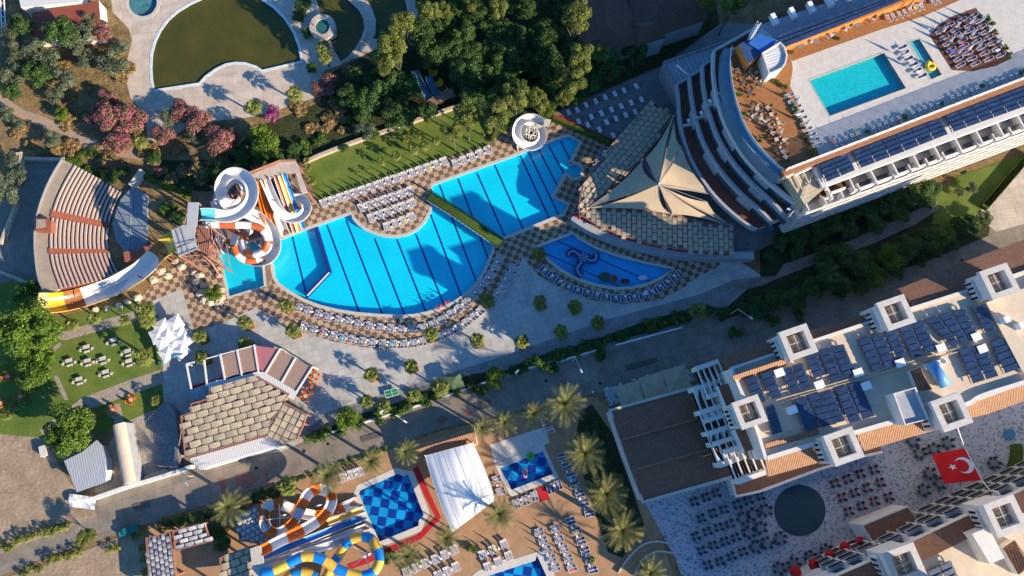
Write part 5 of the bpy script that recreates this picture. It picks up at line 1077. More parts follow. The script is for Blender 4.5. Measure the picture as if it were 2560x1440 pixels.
for (x0,y0,z0,x1,y1,z1) in ((500,574,10,540,640,1),(500,614,9.5,545,680,.5),(506,635,9,530,660,4),(530,660,4,548,690,.5)):
    p0,p1=P(x0,y0,z0),P(x1,y1,z1); b.tube([p0,p1],0.22,4); b.tube([p0+Vector((1.1,.4,0)),p1+Vector((1.1,.4,0))],0.14,4)
parts('stair_flight',b,M['rust'],tw)
# boomerang half pipe
t=thing('half_pipe_slide','giant half pipe slide banded in yellow, brown and white','water slide',P(260,720)); 
pts=[(438,602,13.2),(418,607,12.6),(399,620,11),(382,637,8.8),(364,657,6.4),(340,678,4.6),(308,698,3.2),(272,717,2.6),(235,731,2.8),(200,742,3.6),(166,750,5.0),(135,754,6.6),(104,755,8.4)]
def bm(i,K): f=i/K; return 0 if f<.10 else 1 if f<.19 else 2 if f<.30 else 3 if f<.72 else 2 if f<.81 else 4 if f<.91 else 5
b=MB(); b.flume(sp3(pts,6),2.35,bm,n=11,span=150,th=.15,rimm=1); part('half_pipe',b,[OY,YE,BR,WH,DY,PY],t); supports(t,[(400,632,9),(345,690,3),(180,758,2.6),(110,765,6),(240,735,1)])
b=MB()
for (x,y) in ((398,640),(410,650),(180,762),(150,768)):
    p=P(x,y,0); b.tube([p,p+Vector((3,2.4,4))],0.1,4); b.tube([p+Vector((3,0,0)),p+Vector((0,2,4.5))],0.1,4)
parts('brace',b,M['rust'],t)
b=MB(); bb=sp3([(395,632,1.2),(360,655,1.2),(300,690,1.2),(240,715,1.2),(195,730,1.2),(180,742,1.2)],5); b.flume(bb,1.1,lambda i,K:0,n=7,span=170); single('return_channel',b,[WH],'pale blue white return channel behind the giant half pipe','water slide')
# white spiral at the second pool
t=thing('spiral_slide','small white spiral slide with steps at the upper end of the pool','water slide',P(1325,330))
pts=[(1370,302,5.2),(1358,300,5.0)]+[(1327+36*math.cos(R(a))*(1-0.0*k),331+34*math.sin(R(a)),4.9-0.30*k) for k,a in enumerate(range(-50,-340,-24))]
pts=[(1352,306,5.2),(1338,296,5.0),(1318,295,4.7),(1300,306,4.3),(1292,325,3.8),(1294,345,3.4),(1308,360,3.0),(1328,366,2.6),(1348,358,2.3),(1357,340,2.0),(1352,320,1.8),(1335,309,1.6),(1315,314,1.4),(1303,332,1.1),(1300,352,.8),(1306,376,.35)]
b=MB(); b.flume(sp3(pts,6),0.95,lambda i,K:0,n=8,span=185); part('flume',b,[WH],t); b=MB(); b.prism(PL([(1362,296),(1378,299),(1372,318),(1358,314)],5.2),5.0,5.2); part('start_deck',b,M['kerb'],t)
b=MB()
for k in range(7): a=R(k*51); p=P(1328+14*math.cos(a),332+14*math.sin(a),3); b.tube([(p.x,p.y,0),(p.x,p.y,4.2)],0.07,4); q=P(1328-14*math.cos(a+.8),332-14*math.sin(a+.8),3); b.tube([(p.x,p.y,3.6),(q.x,q.y,2.2)],0.06,4)
parts('scaffold',b,M['whitep'],t); b=MB(); b.wall([P(1362,308,4.6),P(1338,325,3)],1.0,4.3,4.4); part('stair',b,M['kerb'],t)
# hidden slides in the woods
t=thing('old_slide','faded blue and white open slides lost among the trees','water slide',P(1075,235))
for o_ in (0,22):
    b=MB(); b.flume(sp3([(1036+o_*1.6,175+o_*.6,4),(1050+o_*1.3,205+o_*.3,3.4),(1072+o_,246-o_*.4,3)],5),0.75,lambda i,K:0,n=7,span=170); part('flume',b,[mat('faded_blue',(0.06,0.14,0.22),.5) if o_==0 else bpy.data.materials['faded_blue']],t)
b=MB(); b.flume(sp3([(1095,150,2.2),(1084,165,2.5),(1085,190,2.8),(1100,210,3.2),(1112,228,3.4)],5),0.95,lambda i,K:(i//3)%2,n=7,span=170); part('flume',b,[DY,mat('slide_black',(0.03,0.03,0.03),.5)],t)
b=MB(); b.prism(PL([(1064,252),(1130,220),(1138,238),(1080,265)],3.2),3.0,3.2); part('start_deck',b,M['brownfl'],t)
# bottom slides
t=thing('figure_eight_slide','orange and white open slide looping in a figure eight above the lower pool','water slide',P(760,1280))
pts=[(652,1378,8.2),(690,1358,8.0),(730,1338,7.7),(770,1318,7.4),(803,1295,7.1),(825,1268,6.8),(828,1242,6.5),(812,1226,6.2),(790,1224,6.0),(770,1236,5.8),(757,1258,5.6),(746,1282,5.4),(730,1308,5.1),(705,1330,4.8),(680,1332,4.5),(664,1315,4.2),(660,1290,3.9),(668,1268,3.7),(690,1260,3.5),(712,1264,3.3),(738,1276,3.1),(765,1285,2.9),(795,1290,2.7),(820,1288,2.2),(842,1278,1.7),(870,1264,1.1),(898,1252,.5)]
b=MB(); b.flume(sp3(pts,6),1.0,lambda i,K:((i+2)//6)%2,n=9,span=185); part('flume',b,[OR,WH],t); supports(t,[(700,1290,4.6),(790,1265,5.6),(740,1335,7),(845,1280,1.4)],'whitep')
b=MB(); c=P(698,1296,4)
for k in range(4): a=k*math.pi/2+.1; b.tube([(c.x,c.y,3.6),(c.x+2.8*math.cos(a),c.y+2.8*math.sin(a),3.8)],.08,4)
parts('spider_arm',b,M['whitep'],t)
t=thing('racing_slide','straight blue and yellow racing lanes ending at the lower checkered pool','water slide',P(790,1330))
for k,(mm,a0,a1) in enumerate(((YE,(820,1305),(912,1272)),(BL,(660,1392),(916,1290)),(WH,(664,1412),(920,1315)),(WH,(700,1402),(930,1330)))):
    pp_=[P(a0[0]+(a1[0]-a0[0])*f/12,a0[1]+(a1[1]-a0[1])*f/12,(7.0 if k else 3.2)*(1-f/12)**1.15+.3) for f in range(13)]
    b=MB(); b.flume(pp_,0.62 if k!=3 else .8,lambda i,K:0,n=5,span=160); part('lane',b,[mm],t)
    for s in (-1,1):
        d=(pp_[-1]-pp_[0]).normalized(); n_=Vector((-d.y,d.x,0)).normalized()*0.66*s; b=MB(); b.tube([q+n_ for q in pp_],0.09,4); part('lane_divider',b,WH,t)
t=thing('tube_slide','blue and yellow striped closed tube slide coiling at the bottom edge','water slide',P(860,1400))
pts=[(655,1436,8),(685,1425,7.8),(720,1408,7.5),(755,1392,7.2),(785,1392,6.9),(812,1402,6.6),(838,1420,6.3),(868,1432,6.0),(905,1440,5.6),(935,1428,5.2),(948,1402,4.8),(944,1374,4.4),(930,1350,4.0),(908,1342,3.6),(880,1348,3.2),(862,1365,2.9),(848,1388,2.6),(832,1412,2.3),(818,1440,2.0),(800,1470,1.6)]
b=MB(); b.tube(sp3(pts,6),1.05,12,0,mf=lambda i,K:(i//6)%2); part('tube',b,[BL,YE],t,sm=True); b=MB(); c=P(915,1390,4); b.tube([(c.x,c.y,0),(c.x,c.y,5.6)],.25,6)
for k in range(5): a=k*1.26; b.tube([(c.x,c.y,4.4),(c.x+3.2*math.cos(a),c.y+3.2*math.sin(a),4.2)],.1,4)
part('support_star',b,M['whitep'],t)
t=thing('tube_slide','lower blue and yellow tube half hidden under the striped one','water slide',P(760,1430)); b=MB(); b.tube(sp3([(715,1450,3),(735,1434,3),(765,1432,2.8),(790,1445,2.6)],6),1.1,10,0,mf=lambda i,K:(i//5)%2); part('tube',b,[YE,BL],t,sm=True)
b=MB(); b.prism(PL([(625,1372),(650,1362),(668,1440),(680,1500),(640,1500)],8),7.6,8); t=thing('slide_platform','start platform of the lower slides beside the tan canvas roof','platform',P(645,1420)); part('deck',b,M['kerb'],t); b=MB()
for x,y in ((630,1376),(650,1368),(664,1430)): p=P(x,y,8); b.box((p.x,p.y,3.8),(.35,.35,7.6))
parts('post',b,M['rust'],t)
b=MB(); b.wall(PL([(1038,1168),(1057,1210),(1070,1240),(1096,1293),(1048,1343),(985,1370),(920,1400),(870,1418)],0.1),1.2,0.03,0.11); single('red_carpet',b,M['red'],'long red carpet walkway bending round the lower checkered pool','carpet')
b=MB(); b.prism(PL([(1340,1222),(1366,1212),(1374,1248),(1352,1254)],.1),.05,.12); single('red_carpet',b,M['red'],'short red mat below the small checkered pool','carpet')
b=MB(); b.prism(PL([(1224,1112),(1364,1066),(1374,1108),(1236,1158)],.3),.04,.12); single('shallow_splash_area',b,M['marble'],'pale stone shallow area above the small checkered pool','terrace')
# ---------------------------------------------------------------- furniture
def lounger_proto(nm,label,fm,sm_):
    t=thing(nm,label,'sun lounger',(0,0,0)); b=MB()
    for s in (-1,1): b.box((0.31*s,-.2,.32),(.07,1.45,.06)); b.tube([(0.31*s,.5,.34),(0.31*s,.98,.72)],.035,4)
    b.box((0,-.93,.32),(.66,.07,.06)); b.box((0,.97,.72),(.62,.06,.07)); b.box((0,.5,.33),(.6,.05,.05))
    for sx in (-1,1):
        for sy in (-.75,.35): b.box((.29*sx,sy,.16),(.07,.09,.32))
    part('frame',b,fm,t)
    b=MB(); vs=[(-.27,-.9,.35),(.27,-.9,.35),(-.27,.48,.36),(.27,.48,.36),(-.26,.95,.73),(.26,.95,.73)]; b.add(vs,[(0,1,3,2),(2,3,5,4)]); part('sling',b,sm_,t); return t
LG=lounger_proto('sun_lounger','x',M['whitep'],M['sling']); LB=lounger_proto('blue_sling_lounger','x',M['whitep'],M['slingb'])
b=MB(); b.tube([(0,0,0),(0,0,2.5)],.04,5); b2=[(0,0,.75),(0,0,.9),(0,0,1.5),(0,0,2.2),(0,0,2.5)]
def cone(b,z0,z1,r0,r1,n=7,m=0):
    vs=[(r0*math.cos(2*math.pi*i/n)*(1.15 if i%2 else .85),r0*math.sin(2*math.pi*i/n)*(1.15 if i%2 else .85),z0) for i in range(n)]+[(r1*math.cos(2*math.pi*i/n),r1*math.sin(2*math.pi*i/n),z1) for i in range(n)]
    b.add(vs,[(i,(i+1)%n,n+(i+1)%n,n+i) for i in range(n)]+[tuple(range(2*n-1,n-1,-1)),tuple(range(n))],m)
UM=thing('closed_parasol','x','parasol',(0,0,0)); part('pole',b,M['steel'],UM); b=MB(); cone(b,.85,1.2,.12,.17); cone(b,1.2,2.45,.17,.05); part('folded_canopy',b,mat('folded_canvas',(0.62,0.56,0.46),.8,var=.06),UM)
b=MB(); b.box((0,0,.2),(.42,.42,.4)); 
TBs=thing('side_table','x','side table',(0,0,0)); b=MB(); b.box((0,0,.4),(.45,.45,.05)); part('table_top',b,M['whitep'],TBs); b=MB(); b.tube([(0,0,0),(0,0,.38)],.05,6); part('leg',b,M['whitep'],TBs)
usedp={}
TWL=[];_tw=[]
for nm,cc in (('cyan',(0.08,0.45,0.55)),('yellow',(0.7,0.55,0.1)),('coral',(0.6,0.15,0.1)),('violet',(0.2,0.12,0.45)),('white',(0.75,0.75,0.75))):
    b=MB(); b.box((0,0,0),(.5,1.0,.02)); b.box((0.02,.42,.02),(.46,.2,.02)); o=single('towel',b,mat('towel_'+nm,cc,.9,var=.1),nm,'towel','towels left on the loungers',loc=Vector((0,0,0))); o['cn']=nm; TWL.append(o)
def place(pr,loc,rz,label,group,s=1.0,cat=None):
    if len(label.split())>16: print('LONG',label)
    if pr.name not in usedp:
        usedp[pr.name]=1; pr.location=loc; pr.rotation_euler=(0,0,rz); pr['label']=label; pr['group']=group; pr.scale=(s,s,s) if not isinstance(s,tuple) else s
        if cat: pr['category']=cat
        return pr
    return dup(pr,loc,rz,label,group,s,cat)
RLG=lounger_proto('roof_lounger','x',M['whitep'],M['sling']); RLB=lounger_proto('roof_lounger','x',M['whitep'],M['slingb'])
def row(pr,pts,face,rowname,z=0.0,umb=True,zoff=0.07,lab='white and grey',shortpair=False,spread=.40,order='from its left end'):
    "pts: pair centres px; face(i)-> px vector from foot to backrest"
    n=len(pts)
    if z>5: pr=RLG if pr is LG else RLB
    for i,(x,y) in enumerate(pts):
        c=P(x,y,z); fx,fy=face(i) if callable(face) else face; q=P(x+fx,y+fy,z)-c; a=math.atan2(q.y,q.x)-math.pi/2; ux=Vector((math.cos(a),math.sin(a),0))
        c.z=z+zoff; o_=ORD[i] if i<len(ORD) else 'last'
        for s in ((-1,1) if not shortpair else (0,)):
            a2=a+rnd.uniform(-.09,.09); jj=Vector((rnd.uniform(-.04,.04),rnd.uniform(-.07,.07),0))
            place(pr,c+ux*s*spread+jj,a2,('%s lounger, %s%s%s'%(lab,('left of ' if s<0 else 'right of ' if s>0 else ''),o_,(' pair, ' if s else ', ')+rowname)),'sun loungers in the '+rowname)
        if rnd.random()<.16:
            tw_=rnd.choice(TWL); cc=P(x,y,z)+Vector((-ux.y,ux.x,0))*rnd.uniform(-.5,.2)+ux*spread; cc.z=z+zoff+.375
            _tw.append((tw_,cc,a,'towel right in %s pair, %s'%(o_,rowname)))
        if umb and i<n-1:
            d=(P(pts[i+1][0],pts[i+1][1],z)-P(x,y,z))/2
            if d.length<2.2:
                p=c+d+Vector((-ux.y,ux.x,0))*rnd.uniform(.1,.5); place(UM,p,rnd.random()*3,'folded cream parasol after %s pair, %s'%(o_,rowname),'folded parasols in the '+rowname)
                p=c+d-Vector((-ux.y,ux.x,0))*rnd.uniform(.2,.5); place(TBs,p,a,'small white table after %s pair, %s'%(o_,rowname),'side tables in the '+rowname)
def lin(a,c,n): return [(a[0]+(c[0]-a[0])*i/(n-1),a[1]+(c[1]-a[1])*i/(n-1)) for i in range(n)]
up=(-4.5,-12)
row(LG,lin((811,510),(1112,406),16),up,'long row along the lawn')
row(LG,lin((1139,411),(1222,377),5),up,'short row at the right lawn end')
row(LG,lin((906,521),(1026,479),7),up,'upper row on the round deck')
row(LG,lin((929,546),(1031,509),6),up,'middle row on the round deck')
row(LG,lin((968,568),(1030,544),4),up,'lowest row on the round deck')
r5=[(747,770),(770,777),(796,786),(821,794),(847,800),(872,804),(897,810),(924,815),(951,820),(977,822),(1004,824),(1030,824),(1056,821),(1082,812),(1106,800),(1129,785),(1147,772),(1166,757),(1182,742),(1197,726),(1212,707),(1227,687),(1240,667),(1249,647)]
def away(pts,cx,cy,L=12,s=1):
    def f(i): dx,dy=pts[i][0]-cx,pts[i][1]-cy; l=math.hypot(dx,dy); return (s*dx/l*L,s*dy/l*L)
    return f
def normf(pts,s=1):
    def f(i): a=pts[max(i-1,0)];b_=pts[min(i+1,len(pts)-1)]; dx,dy=b_[0]-a[0],b_[1]-a[1]; l=math.hypot(dx,dy); return (-dy/l*12*s,dx/l*12*s)
    return f
row(LG,r5,normf(r5),'inner arc below the big pool')
r6a=[(760,817),(784,825),(809,832),(835,839),(859,845),(882,849),(907,854),(931,857),(957,860),(984,861),(1010,861),(1035,859),(1057,855)]; r6b=[(1102,842),(1124,832),(1146,820),(1166,807),(1186,792),(1201,779)]; r6c=[(1240,742),(1252,727),(1262,710),(1273,690),(1283,670)]
row(LG,r6a,normf(r6a),'outer arc left of the planter palm'); row(LG,r6b,normf(r6b),'outer arc right of the planter palm'); row(LG,r6c,normf(r6c),'shaded end of the outer arc')
r7=[(1352,670),(1370,685),(1389,700),(1410,714),(1432,725),(1456,731),(1480,737),(1504,742),(1527,746),(1551,747),(1574,746),(1597,742),(1620,736),(1642,725),(1660,712),(1678,700),(1695,687)]
row(LB,r7,normf(r7),'arc below the kids pool',lab='white framed blue')
row(LB,lin((1510,380),(1438,544),14),(13,-4),'column beside the canvas pavilion',lab='white framed blue',umb=False)
rt=(12,-4)
row(LB,[(1405,1142),(1416,1166),(1427,1190),(1437,1211),(1449,1234),(1460,1256),(1473,1284)],rt,'column beside the big date palms',lab='white framed blue',order='')
row(LB,[(1427,1302),(1441,1327),(1452,1352),(1462,1376),(1474,1399),(1482,1424)],rt,'rightmost lower column of the terracotta deck')
row(LG,[(1387,1321),(1397,1347),(1409,1371),(1420,1396),(1430,1420)],rt,'middle lower column of the terracotta deck')
row(LG,[(1347,1330),(1357,1350),(1367,1372),(1378,1395),(1389,1418)],rt,'lower column touching the bottom checkered pool')
row(LG,[(1242,1197),(1252,1228)],rt,'column between white tent and small checkered pool',spread=.36)
row(LG,[(1292,1260),(1314,1250),(1336,1240)],(4,12),'row below the small checkered pool'); row(LB,[(1376,1221),(1396,1212)],(4,12),'pair row right of the red mat')
row(LG,[(1017,1430),(1040,1418),(1064,1407),(1089,1397),(1112,1386),(1135,1374)],up,'upper slanting row right of the tube slides'); row(LG,[(1097,1437),(1118,1427),(1140,1416)],up,'lower slanting row right of the tube slides')
row(LG,[(1207,1387),(1232,1374),(1260,1360)],up,'upper row above the bottom pool'); row(LG,[(1220,1417),(1246,1404),(1272,1390)],up,'lower row above the bottom pool')
row(LG,[(860,1194),(880,1186),(900,1179)],up,'row above the slide pool'); row(LG,[(1350,1050),(1374,1075)],rt,'pair by the bar under the date palms')
# hotel roof loungers
RLz=22.0
def pxl(o,pts): return [(o[0]+a/4,o[1]+c/4) for a,c in pts]
o4=(1920,0); diag=(11,-5)
row(LB,pxl(o4,[(1710,325),(1745,385),(1780,450),(1815,505),(1850,550),(1890,605),(1910,660)]),diag,'first column of the round roof deck',z=RLz,umb=False,shortpair=True,lab='white')
row(LB,pxl(o4,[(1800,260),(1855,305),(1865,365),(1930,415),(1945,470),(1980,540),(2020,600),(2060,650)]),diag,'second column of the round roof deck',z=RLz,umb=False,shortpair=True,lab='white')
row(LB,pxl(o4,[(1925,210),(1990,265),(2000,320),(2050,370),(2070,430),(2115,485),(2150,545),(2190,602)]),diag,'third column of the round roof deck',z=RLz,umb=False,shortpair=True,lab='white')
row(LB,pxl(o4,[(2040,170),(2100,222),(2120,280),(2160,332),(2190,390),(2230,442),(2270,500),(2310,565)]),diag,'fourth column of the round roof deck',z=RLz,umb=False,shortpair=True,lab='white')
row(LB,pxl(o4,[(1330,485),(1355,545),(1390,600),(1440,655),(1475,715),(1530,770)]),diag,'row between the two roof pools',z=RLz,umb=False,shortpair=True,lab='white')
row(LG,pxl(o4,[(660,1430),(725,1430),(785,1410),(845,1385),(905,1360),(1050,1300),(1115,1278),(1175,1255),(1240,1230),(1305,1205),(1450,1155),(1515,1130),(1570,1110),(1630,1090),(1695,1070),(1840,1005),(1905,978),(1970,955),(2030,930),(2090,908),(2230,862),(2290,840),(2350,822),(2430,790),(2490,770)]),(4,10),'line along the lower edge of the hotel roof',z=RLz,umb=False,shortpair=True,lab='slatted white')
row(LG,pxl(o4,[(1195,195),(1250,180),(1310,160),(1365,140),(1420,115),(1480,95),(1530,78),(1640,30),(1690,15)]),(5,12),'line along the orange wall of the hotel roof',z=RLz,umb=False,shortpair=True,lab='white')
row(LG,[(1971,240),(1980,255),(1989,270),(1996,284),(2004,297),(2010,311),(2016,325),(2026,339),(2034,352),(2041,365)],(10,-3),'line beside the roof planter strip',z=RLz,umb=False,shortpair=True,lab='white')
RPP=thing('closed_parasol','x','parasol',(0,0,0)); b=MB(); b.tube([(0,0,0),(0,0,3.2)],.04,5); part('pole',b,M['steel'],RPP); b=MB(); cone(b,1.0,1.5,.2,.3); cone(b,1.5,3.2,.3,.04); part('folded_canopy',b,M['white_fab'],RPP)
uu=pxl(o4,[(1720,340),(1850,300),(1990,260),(2105,230),(1790,440),(1890,400),(2010,370),(2180,340),(1870,560),(1975,520),(2080,480),(2260,450),(1320,560),(1460,700),(1380,95+20),(1480,80),(270,1030),(380,1250),(100,1350)])
nm_=['at the near corner of the round roof deck','beside the second roof deck column top','beside the third roof deck column top','beside the fourth roof deck column top','low in the first roof column','halfway down the second roof column','halfway down the third roof column','halfway down the fourth roof column','at the foot of the first roof column','at the foot of the second roof column','at the foot of the third roof column','at the foot of the fourth roof column','nearest the big roof pool','nearest the plunge pool','left one by the orange wall','right one by the orange wall','upper one on the roof planter line','lower one on the roof planter line','among the roof tables near the lower end']
for (x,y),l in zip(uu,nm_): p=P(x,y,22); place(RPP,p,rnd.random(),'tall folded white parasol '+l,'tall folded parasols on the hotel roof')
# tables and chairs
def chair_proto(c): 
    t=thing('chair','x','chair',(0,0,0)); b=MB(); b.box((0,0,.44),(.46,.46,.06)); part('seat',b,c,t); b=MB(); b.box((0,.22,.7),(.44,.05,.5)); part('backrest',b,c,t); b=MB()
    for sx in(-1,1):
        for sy in(-1,1): b.box((.19*sx,.19*sy,.21),(.04,.04,.42))
    parts('leg',b,c,t); return t
CD=chair_proto(mat('chair_dark_blue',(0.035,0.055,0.07),.6)); CR=chair_proto(mat('chair_dark_red',(0.10,0.01,0.02),.6)); CO=chair_proto(mat('chair_orange',(0.62,0.12,0.01),.5)); CG=chair_proto(mat('chair_dark_grey',(0.06,0.05,0.05),.6)); CW=chair_proto(mat('chair_cream',(0.5,0.42,0.33),.6))
def table_proto(rd,top,sz,name='table',h=.74):
    t=thing(name,'x','table',(0,0,0)); b=MB(); 
    if rd: b.tube([(0,0,h-.05),(0,0,h)],sz/2,16)
    else: b.box((0,0,h-.03),(sz,sz,.05))
    part('table_top',b,top,t); b=MB(); b.tube([(0,0,0),(0,0,h-.06)],.06,6); b.tube([(0,0,0),(0,0,.04)],.25,8); part('pedestal',b,M['steel'],t); return t
tg=mat('table_top_grey',(0.17,0.20,0.22),.5); TSq=table_proto(0,tg,.85); TRd=table_proto(1,tg,.95); TBig=table_proto(1,tg,1.5); TOr=table_proto(0,mat('table_top_wood',(0.55,0.42,0.28),.6),.8); TDk=table_proto(0,mat('table_top_dark',(0.10,0.09,0.09),.5),.9)
def chlab(lab,k):
    l='%s chair of the %s'%(ORD[k],lab); return ' '.join(l.split()[:16])
def setq(tp,cp,x,y,z,n,rad,rz,lab,grp,cs=1.0,zo=0.07):
    c=P(x,y,z); c.z+=zo; place(tp,c,rz,lab,grp)
    for k in range(n):
        a=rz+2*math.pi*k/n; a2=a+rnd.uniform(-.15,.15); place(cp,c+Vector((rad*math.cos(a2),rad*math.sin(a2),0)),a-math.pi/2,chlab(lab,k),'chairs at the '+grp,cs if z>5 else cs*1.3)
o3=(1280,1080)
sq=[(1815,695),(1930,650),(2035,610),(1885,860),(2000,810),(2110,775),(2240,725),(2350,685),(2470,640),(1830,1040),(1945,995),(2060,950),(2170,915),(1890,1180),(2005,1130),(2120,1090),(2230,1050),(1950,1325),(2070,1290),(2185,1240),(2300,1195)]
rw=[3,6,4,4,4]; k=0; rn=['top','second','third','fourth','lowest']
for ri,cnt in enumerate(rw):
    for j in range(cnt): x,y=sq[k]; setq(TSq,CD,o3[0]+x/4,o3[1]+y/4,0,4,.74,R(62),'%s grey square table in the %s shaded courtyard row'%(ORD[j],rn[ri]),'square courtyard tables'); k+=1
b4=(1920,1080); rr_=[(655,515),(780,470),(905,420),(1045,375),(725,650),(850,605),(975,560),(1110,505),(790,795),(920,740),(1045,690),(1190,645)]
for k,(x,y) in enumerate(rr_): setq(TRd,CR,b4[0]+x/4,b4[1]+y/4,0,4,.78,R(60),'%s round table with red chairs in the %s row right of the dance floor'%(ORD[k%4],['top','middle','lowest'][k//4]),'round tables with red chairs')
bg_=[(1855,1295),(1881,1285),(1912,1275),(1870,1330),(1899,1319),(1887,1366),(1915,1357)]+[(1920+x/4,1080+y/4) for x,y in [(110,1060),(245,1310),(410,1245),(570,1180),(100,1360),(1540,580),(1600,415),(1500,210),(1640,170),(1780,110),(1430,90),(2240,310),(1700,510)]]
bn=['top left of the left cluster','top middle of the left cluster','nearest the dance floor on its left','middle left of the left cluster','middle right of the left cluster','lower left of the left cluster','lower right of the left cluster','just below the dance floor','near the second red awning','left of the third red awning','nearest the middle red awning','lowest near the bottom edge','left of the flag tip','beside the left flag corner','above the flag','nearest the flag top edge','nearest the rope under the eave','uppermost by the tile skirt','alone right of the flag','lower left under the flag corner']
for (x,y),l in zip(bg_,bn): setq(TBig,CD,x,y,0,6,1.1,rnd.random(),'big round grey courtyard table '+l,'big round courtyard tables')
# roof tables
rt_=[(1867,166),(1841,179),(1880,191),(1855,207),(1896,215),(1872,235),(1890,276),(1917,274),(1910,306),(1923,324),(1944,311),(1929,337),(1957,354),(1938,352),(1953,382),(1961,396),(1900,300),(1925,290),(1880,295)]
for k,(x,y) in enumerate(rt_): setq(TDk if k<6 else TOr,CG if k%2 else CW,x,y,22,4,.9,rnd.random()*1.5,'%s table counted down the timber roof terrace'%ORD[k],'tables on the timber roof terrace')
sf_=[(1995,118),(2010,112),(2024,108),(2037,106),(2062,100),(2073,92),(2080,85),(2110,78),(2120,70),(2140,65),(2168,58),(2180,50)]
for k,(x,y) in enumerate(sf_): p=P(x,y,22); place(CW if k%3 else TBig,p,rnd.random()*6,'%s woven seat counted along the orange roof wall'%ORD[k] if k%3 else '%s round woven table along the orange roof wall'%ORD[k],'woven seats along the orange wall',1.7 if k%3 else .9)
# orange garden and plaza sets
for (x,y,l) in ((331,1000,'at the upper right of the small garden lawn'),(285,1026,'on the paved spot of the small garden lawn'),(240,1042,'beside the round tree by the small lawn'),(57,992,'half hidden by the left garden palms'),(6,1008,'nearest the left photo edge'),(24,942,'below the big left tree')): setq(TOr,CO,x,y,0,4,.8,R(20),'wooden table with orange chairs '+l,'garden tables with orange chairs',zo=.06)
for (x,y,l) in ((790,940,'upper right of the pergola'),(782,967,'middle one beside the pergola'),(766,991,'lowest beside the pergola'),(777,930,'closest to the pergola tip')): setq(TOr,CO,x,y,0,4,.85,R(20),'table with red orange chairs '+l,'plaza tables by the pergola')
# sun terrace white tables
DB=thing('daybed','x','daybed',(0,0,0)); b=MB(); b.box((0,0,.38),(.95,1.5,.12)); part('top',b,M['whitep'],DB); b=MB()
for sx in(-1,1):
    for sy in(-1,1): b.box((.4*sx,.65*sy,.16),(.08,.08,.32))
parts('leg',b,M['steel'],DB); 
BNc=thing('bench','x','bench',(0,0,0)); b=MB(); b.box((0,0,.42),(.4,1.3,.08)); part('seat',b,M['darkpave'],BNc); b=MB(); b.box((.2,0,.7),(.06,1.3,.5)); part('backrest',b,M['darkpave'],BNc)
tz=(1280,0)
trow=[[(565,1130),(650,1105),(740,1058),(835,1020),(930,980),(1025,945),(1118,912),(1240,870)],[(665,1220),(792,1175),(892,1140),(993,1105),(1090,1070),(1190,1037),(1292,1005)],[(757,1258),(945,1230),(1038,1195),(1135,1160),(1230,1128)],[(873,1305),(1010,1360)]]
for ri,rw_ in enumerate(trow):
    for j,(x,y) in enumerate(rw_): p=P(tz[0]+x/4,tz[1]+y/4,0); p.z=.08; place(DB,p,R(24),'%s white table from the left in the %s row of the shaded sun terrace'%(ORD[j],rn[ri]),'white tables on the sun terrace'); p2=p+Vector((.95,.35,0)); place(BNc,p2,R(24),'dark bench beside the %s white table of the %s terrace row'%(ORD[j],rn[ri]),'dark benches on the sun terrace')
# picnic sets on the garden lawn
PT=thing('garden_table','x','table',(0,0,0)); b=MB(); b.box((0,0,.6),(1.45,.8,.08)); part('table_top',b,M['marble'],PT); b=MB(); b.box((-.5,0,.28),(.12,.6,.56)); b.box((.5,0,.28),(.12,.6,.56)); parts('leg',b,M['marble'],PT)
PB=thing('garden_bench','x','bench',(0,0,0)); b=MB(); b.box((0,0,.4),(1.2,.42,.1)); part('seat',b,M['marble'],PB); b=MB(); b.box((-.45,0,.18),(.1,.36,.36)); b.box((.45,0,.18),(.1,.36,.36)); parts('leg',b,M['marble'],PB)
gs=[(219,868,'left of the upper pair'),(286,851,'uppermost on the lawn'),(322,878,'upper one beside the yellow palm'),(260,897,'in the middle of the lawn'),(176,902,'leftmost on the lawn'),(222,902,'between leftmost and middle'),(267,930,'lower middle of the lawn'),(325,903,'lower one beside the yellow palm'),(201,948,'lowest on the lawn')]
for x,y,l in gs:
    c=P(x,y,0); c.z=.05; place(PT,c,R(18),'pale stone picnic table '+l,'picnic tables on the garden lawn')
    for k,(u,v,r_) in enumerate(((.2,-1.05,0),(-1.3,-.75,.9),(1.3,-.35,.9))): place(PB,c+Vector((u,v,0)),R(18)+r_,'pale bench, %s one at the picnic table %s'%(['front','left','right'][k],l),'benches of the picnic tables',(1 if k==0 else .55,1,1))
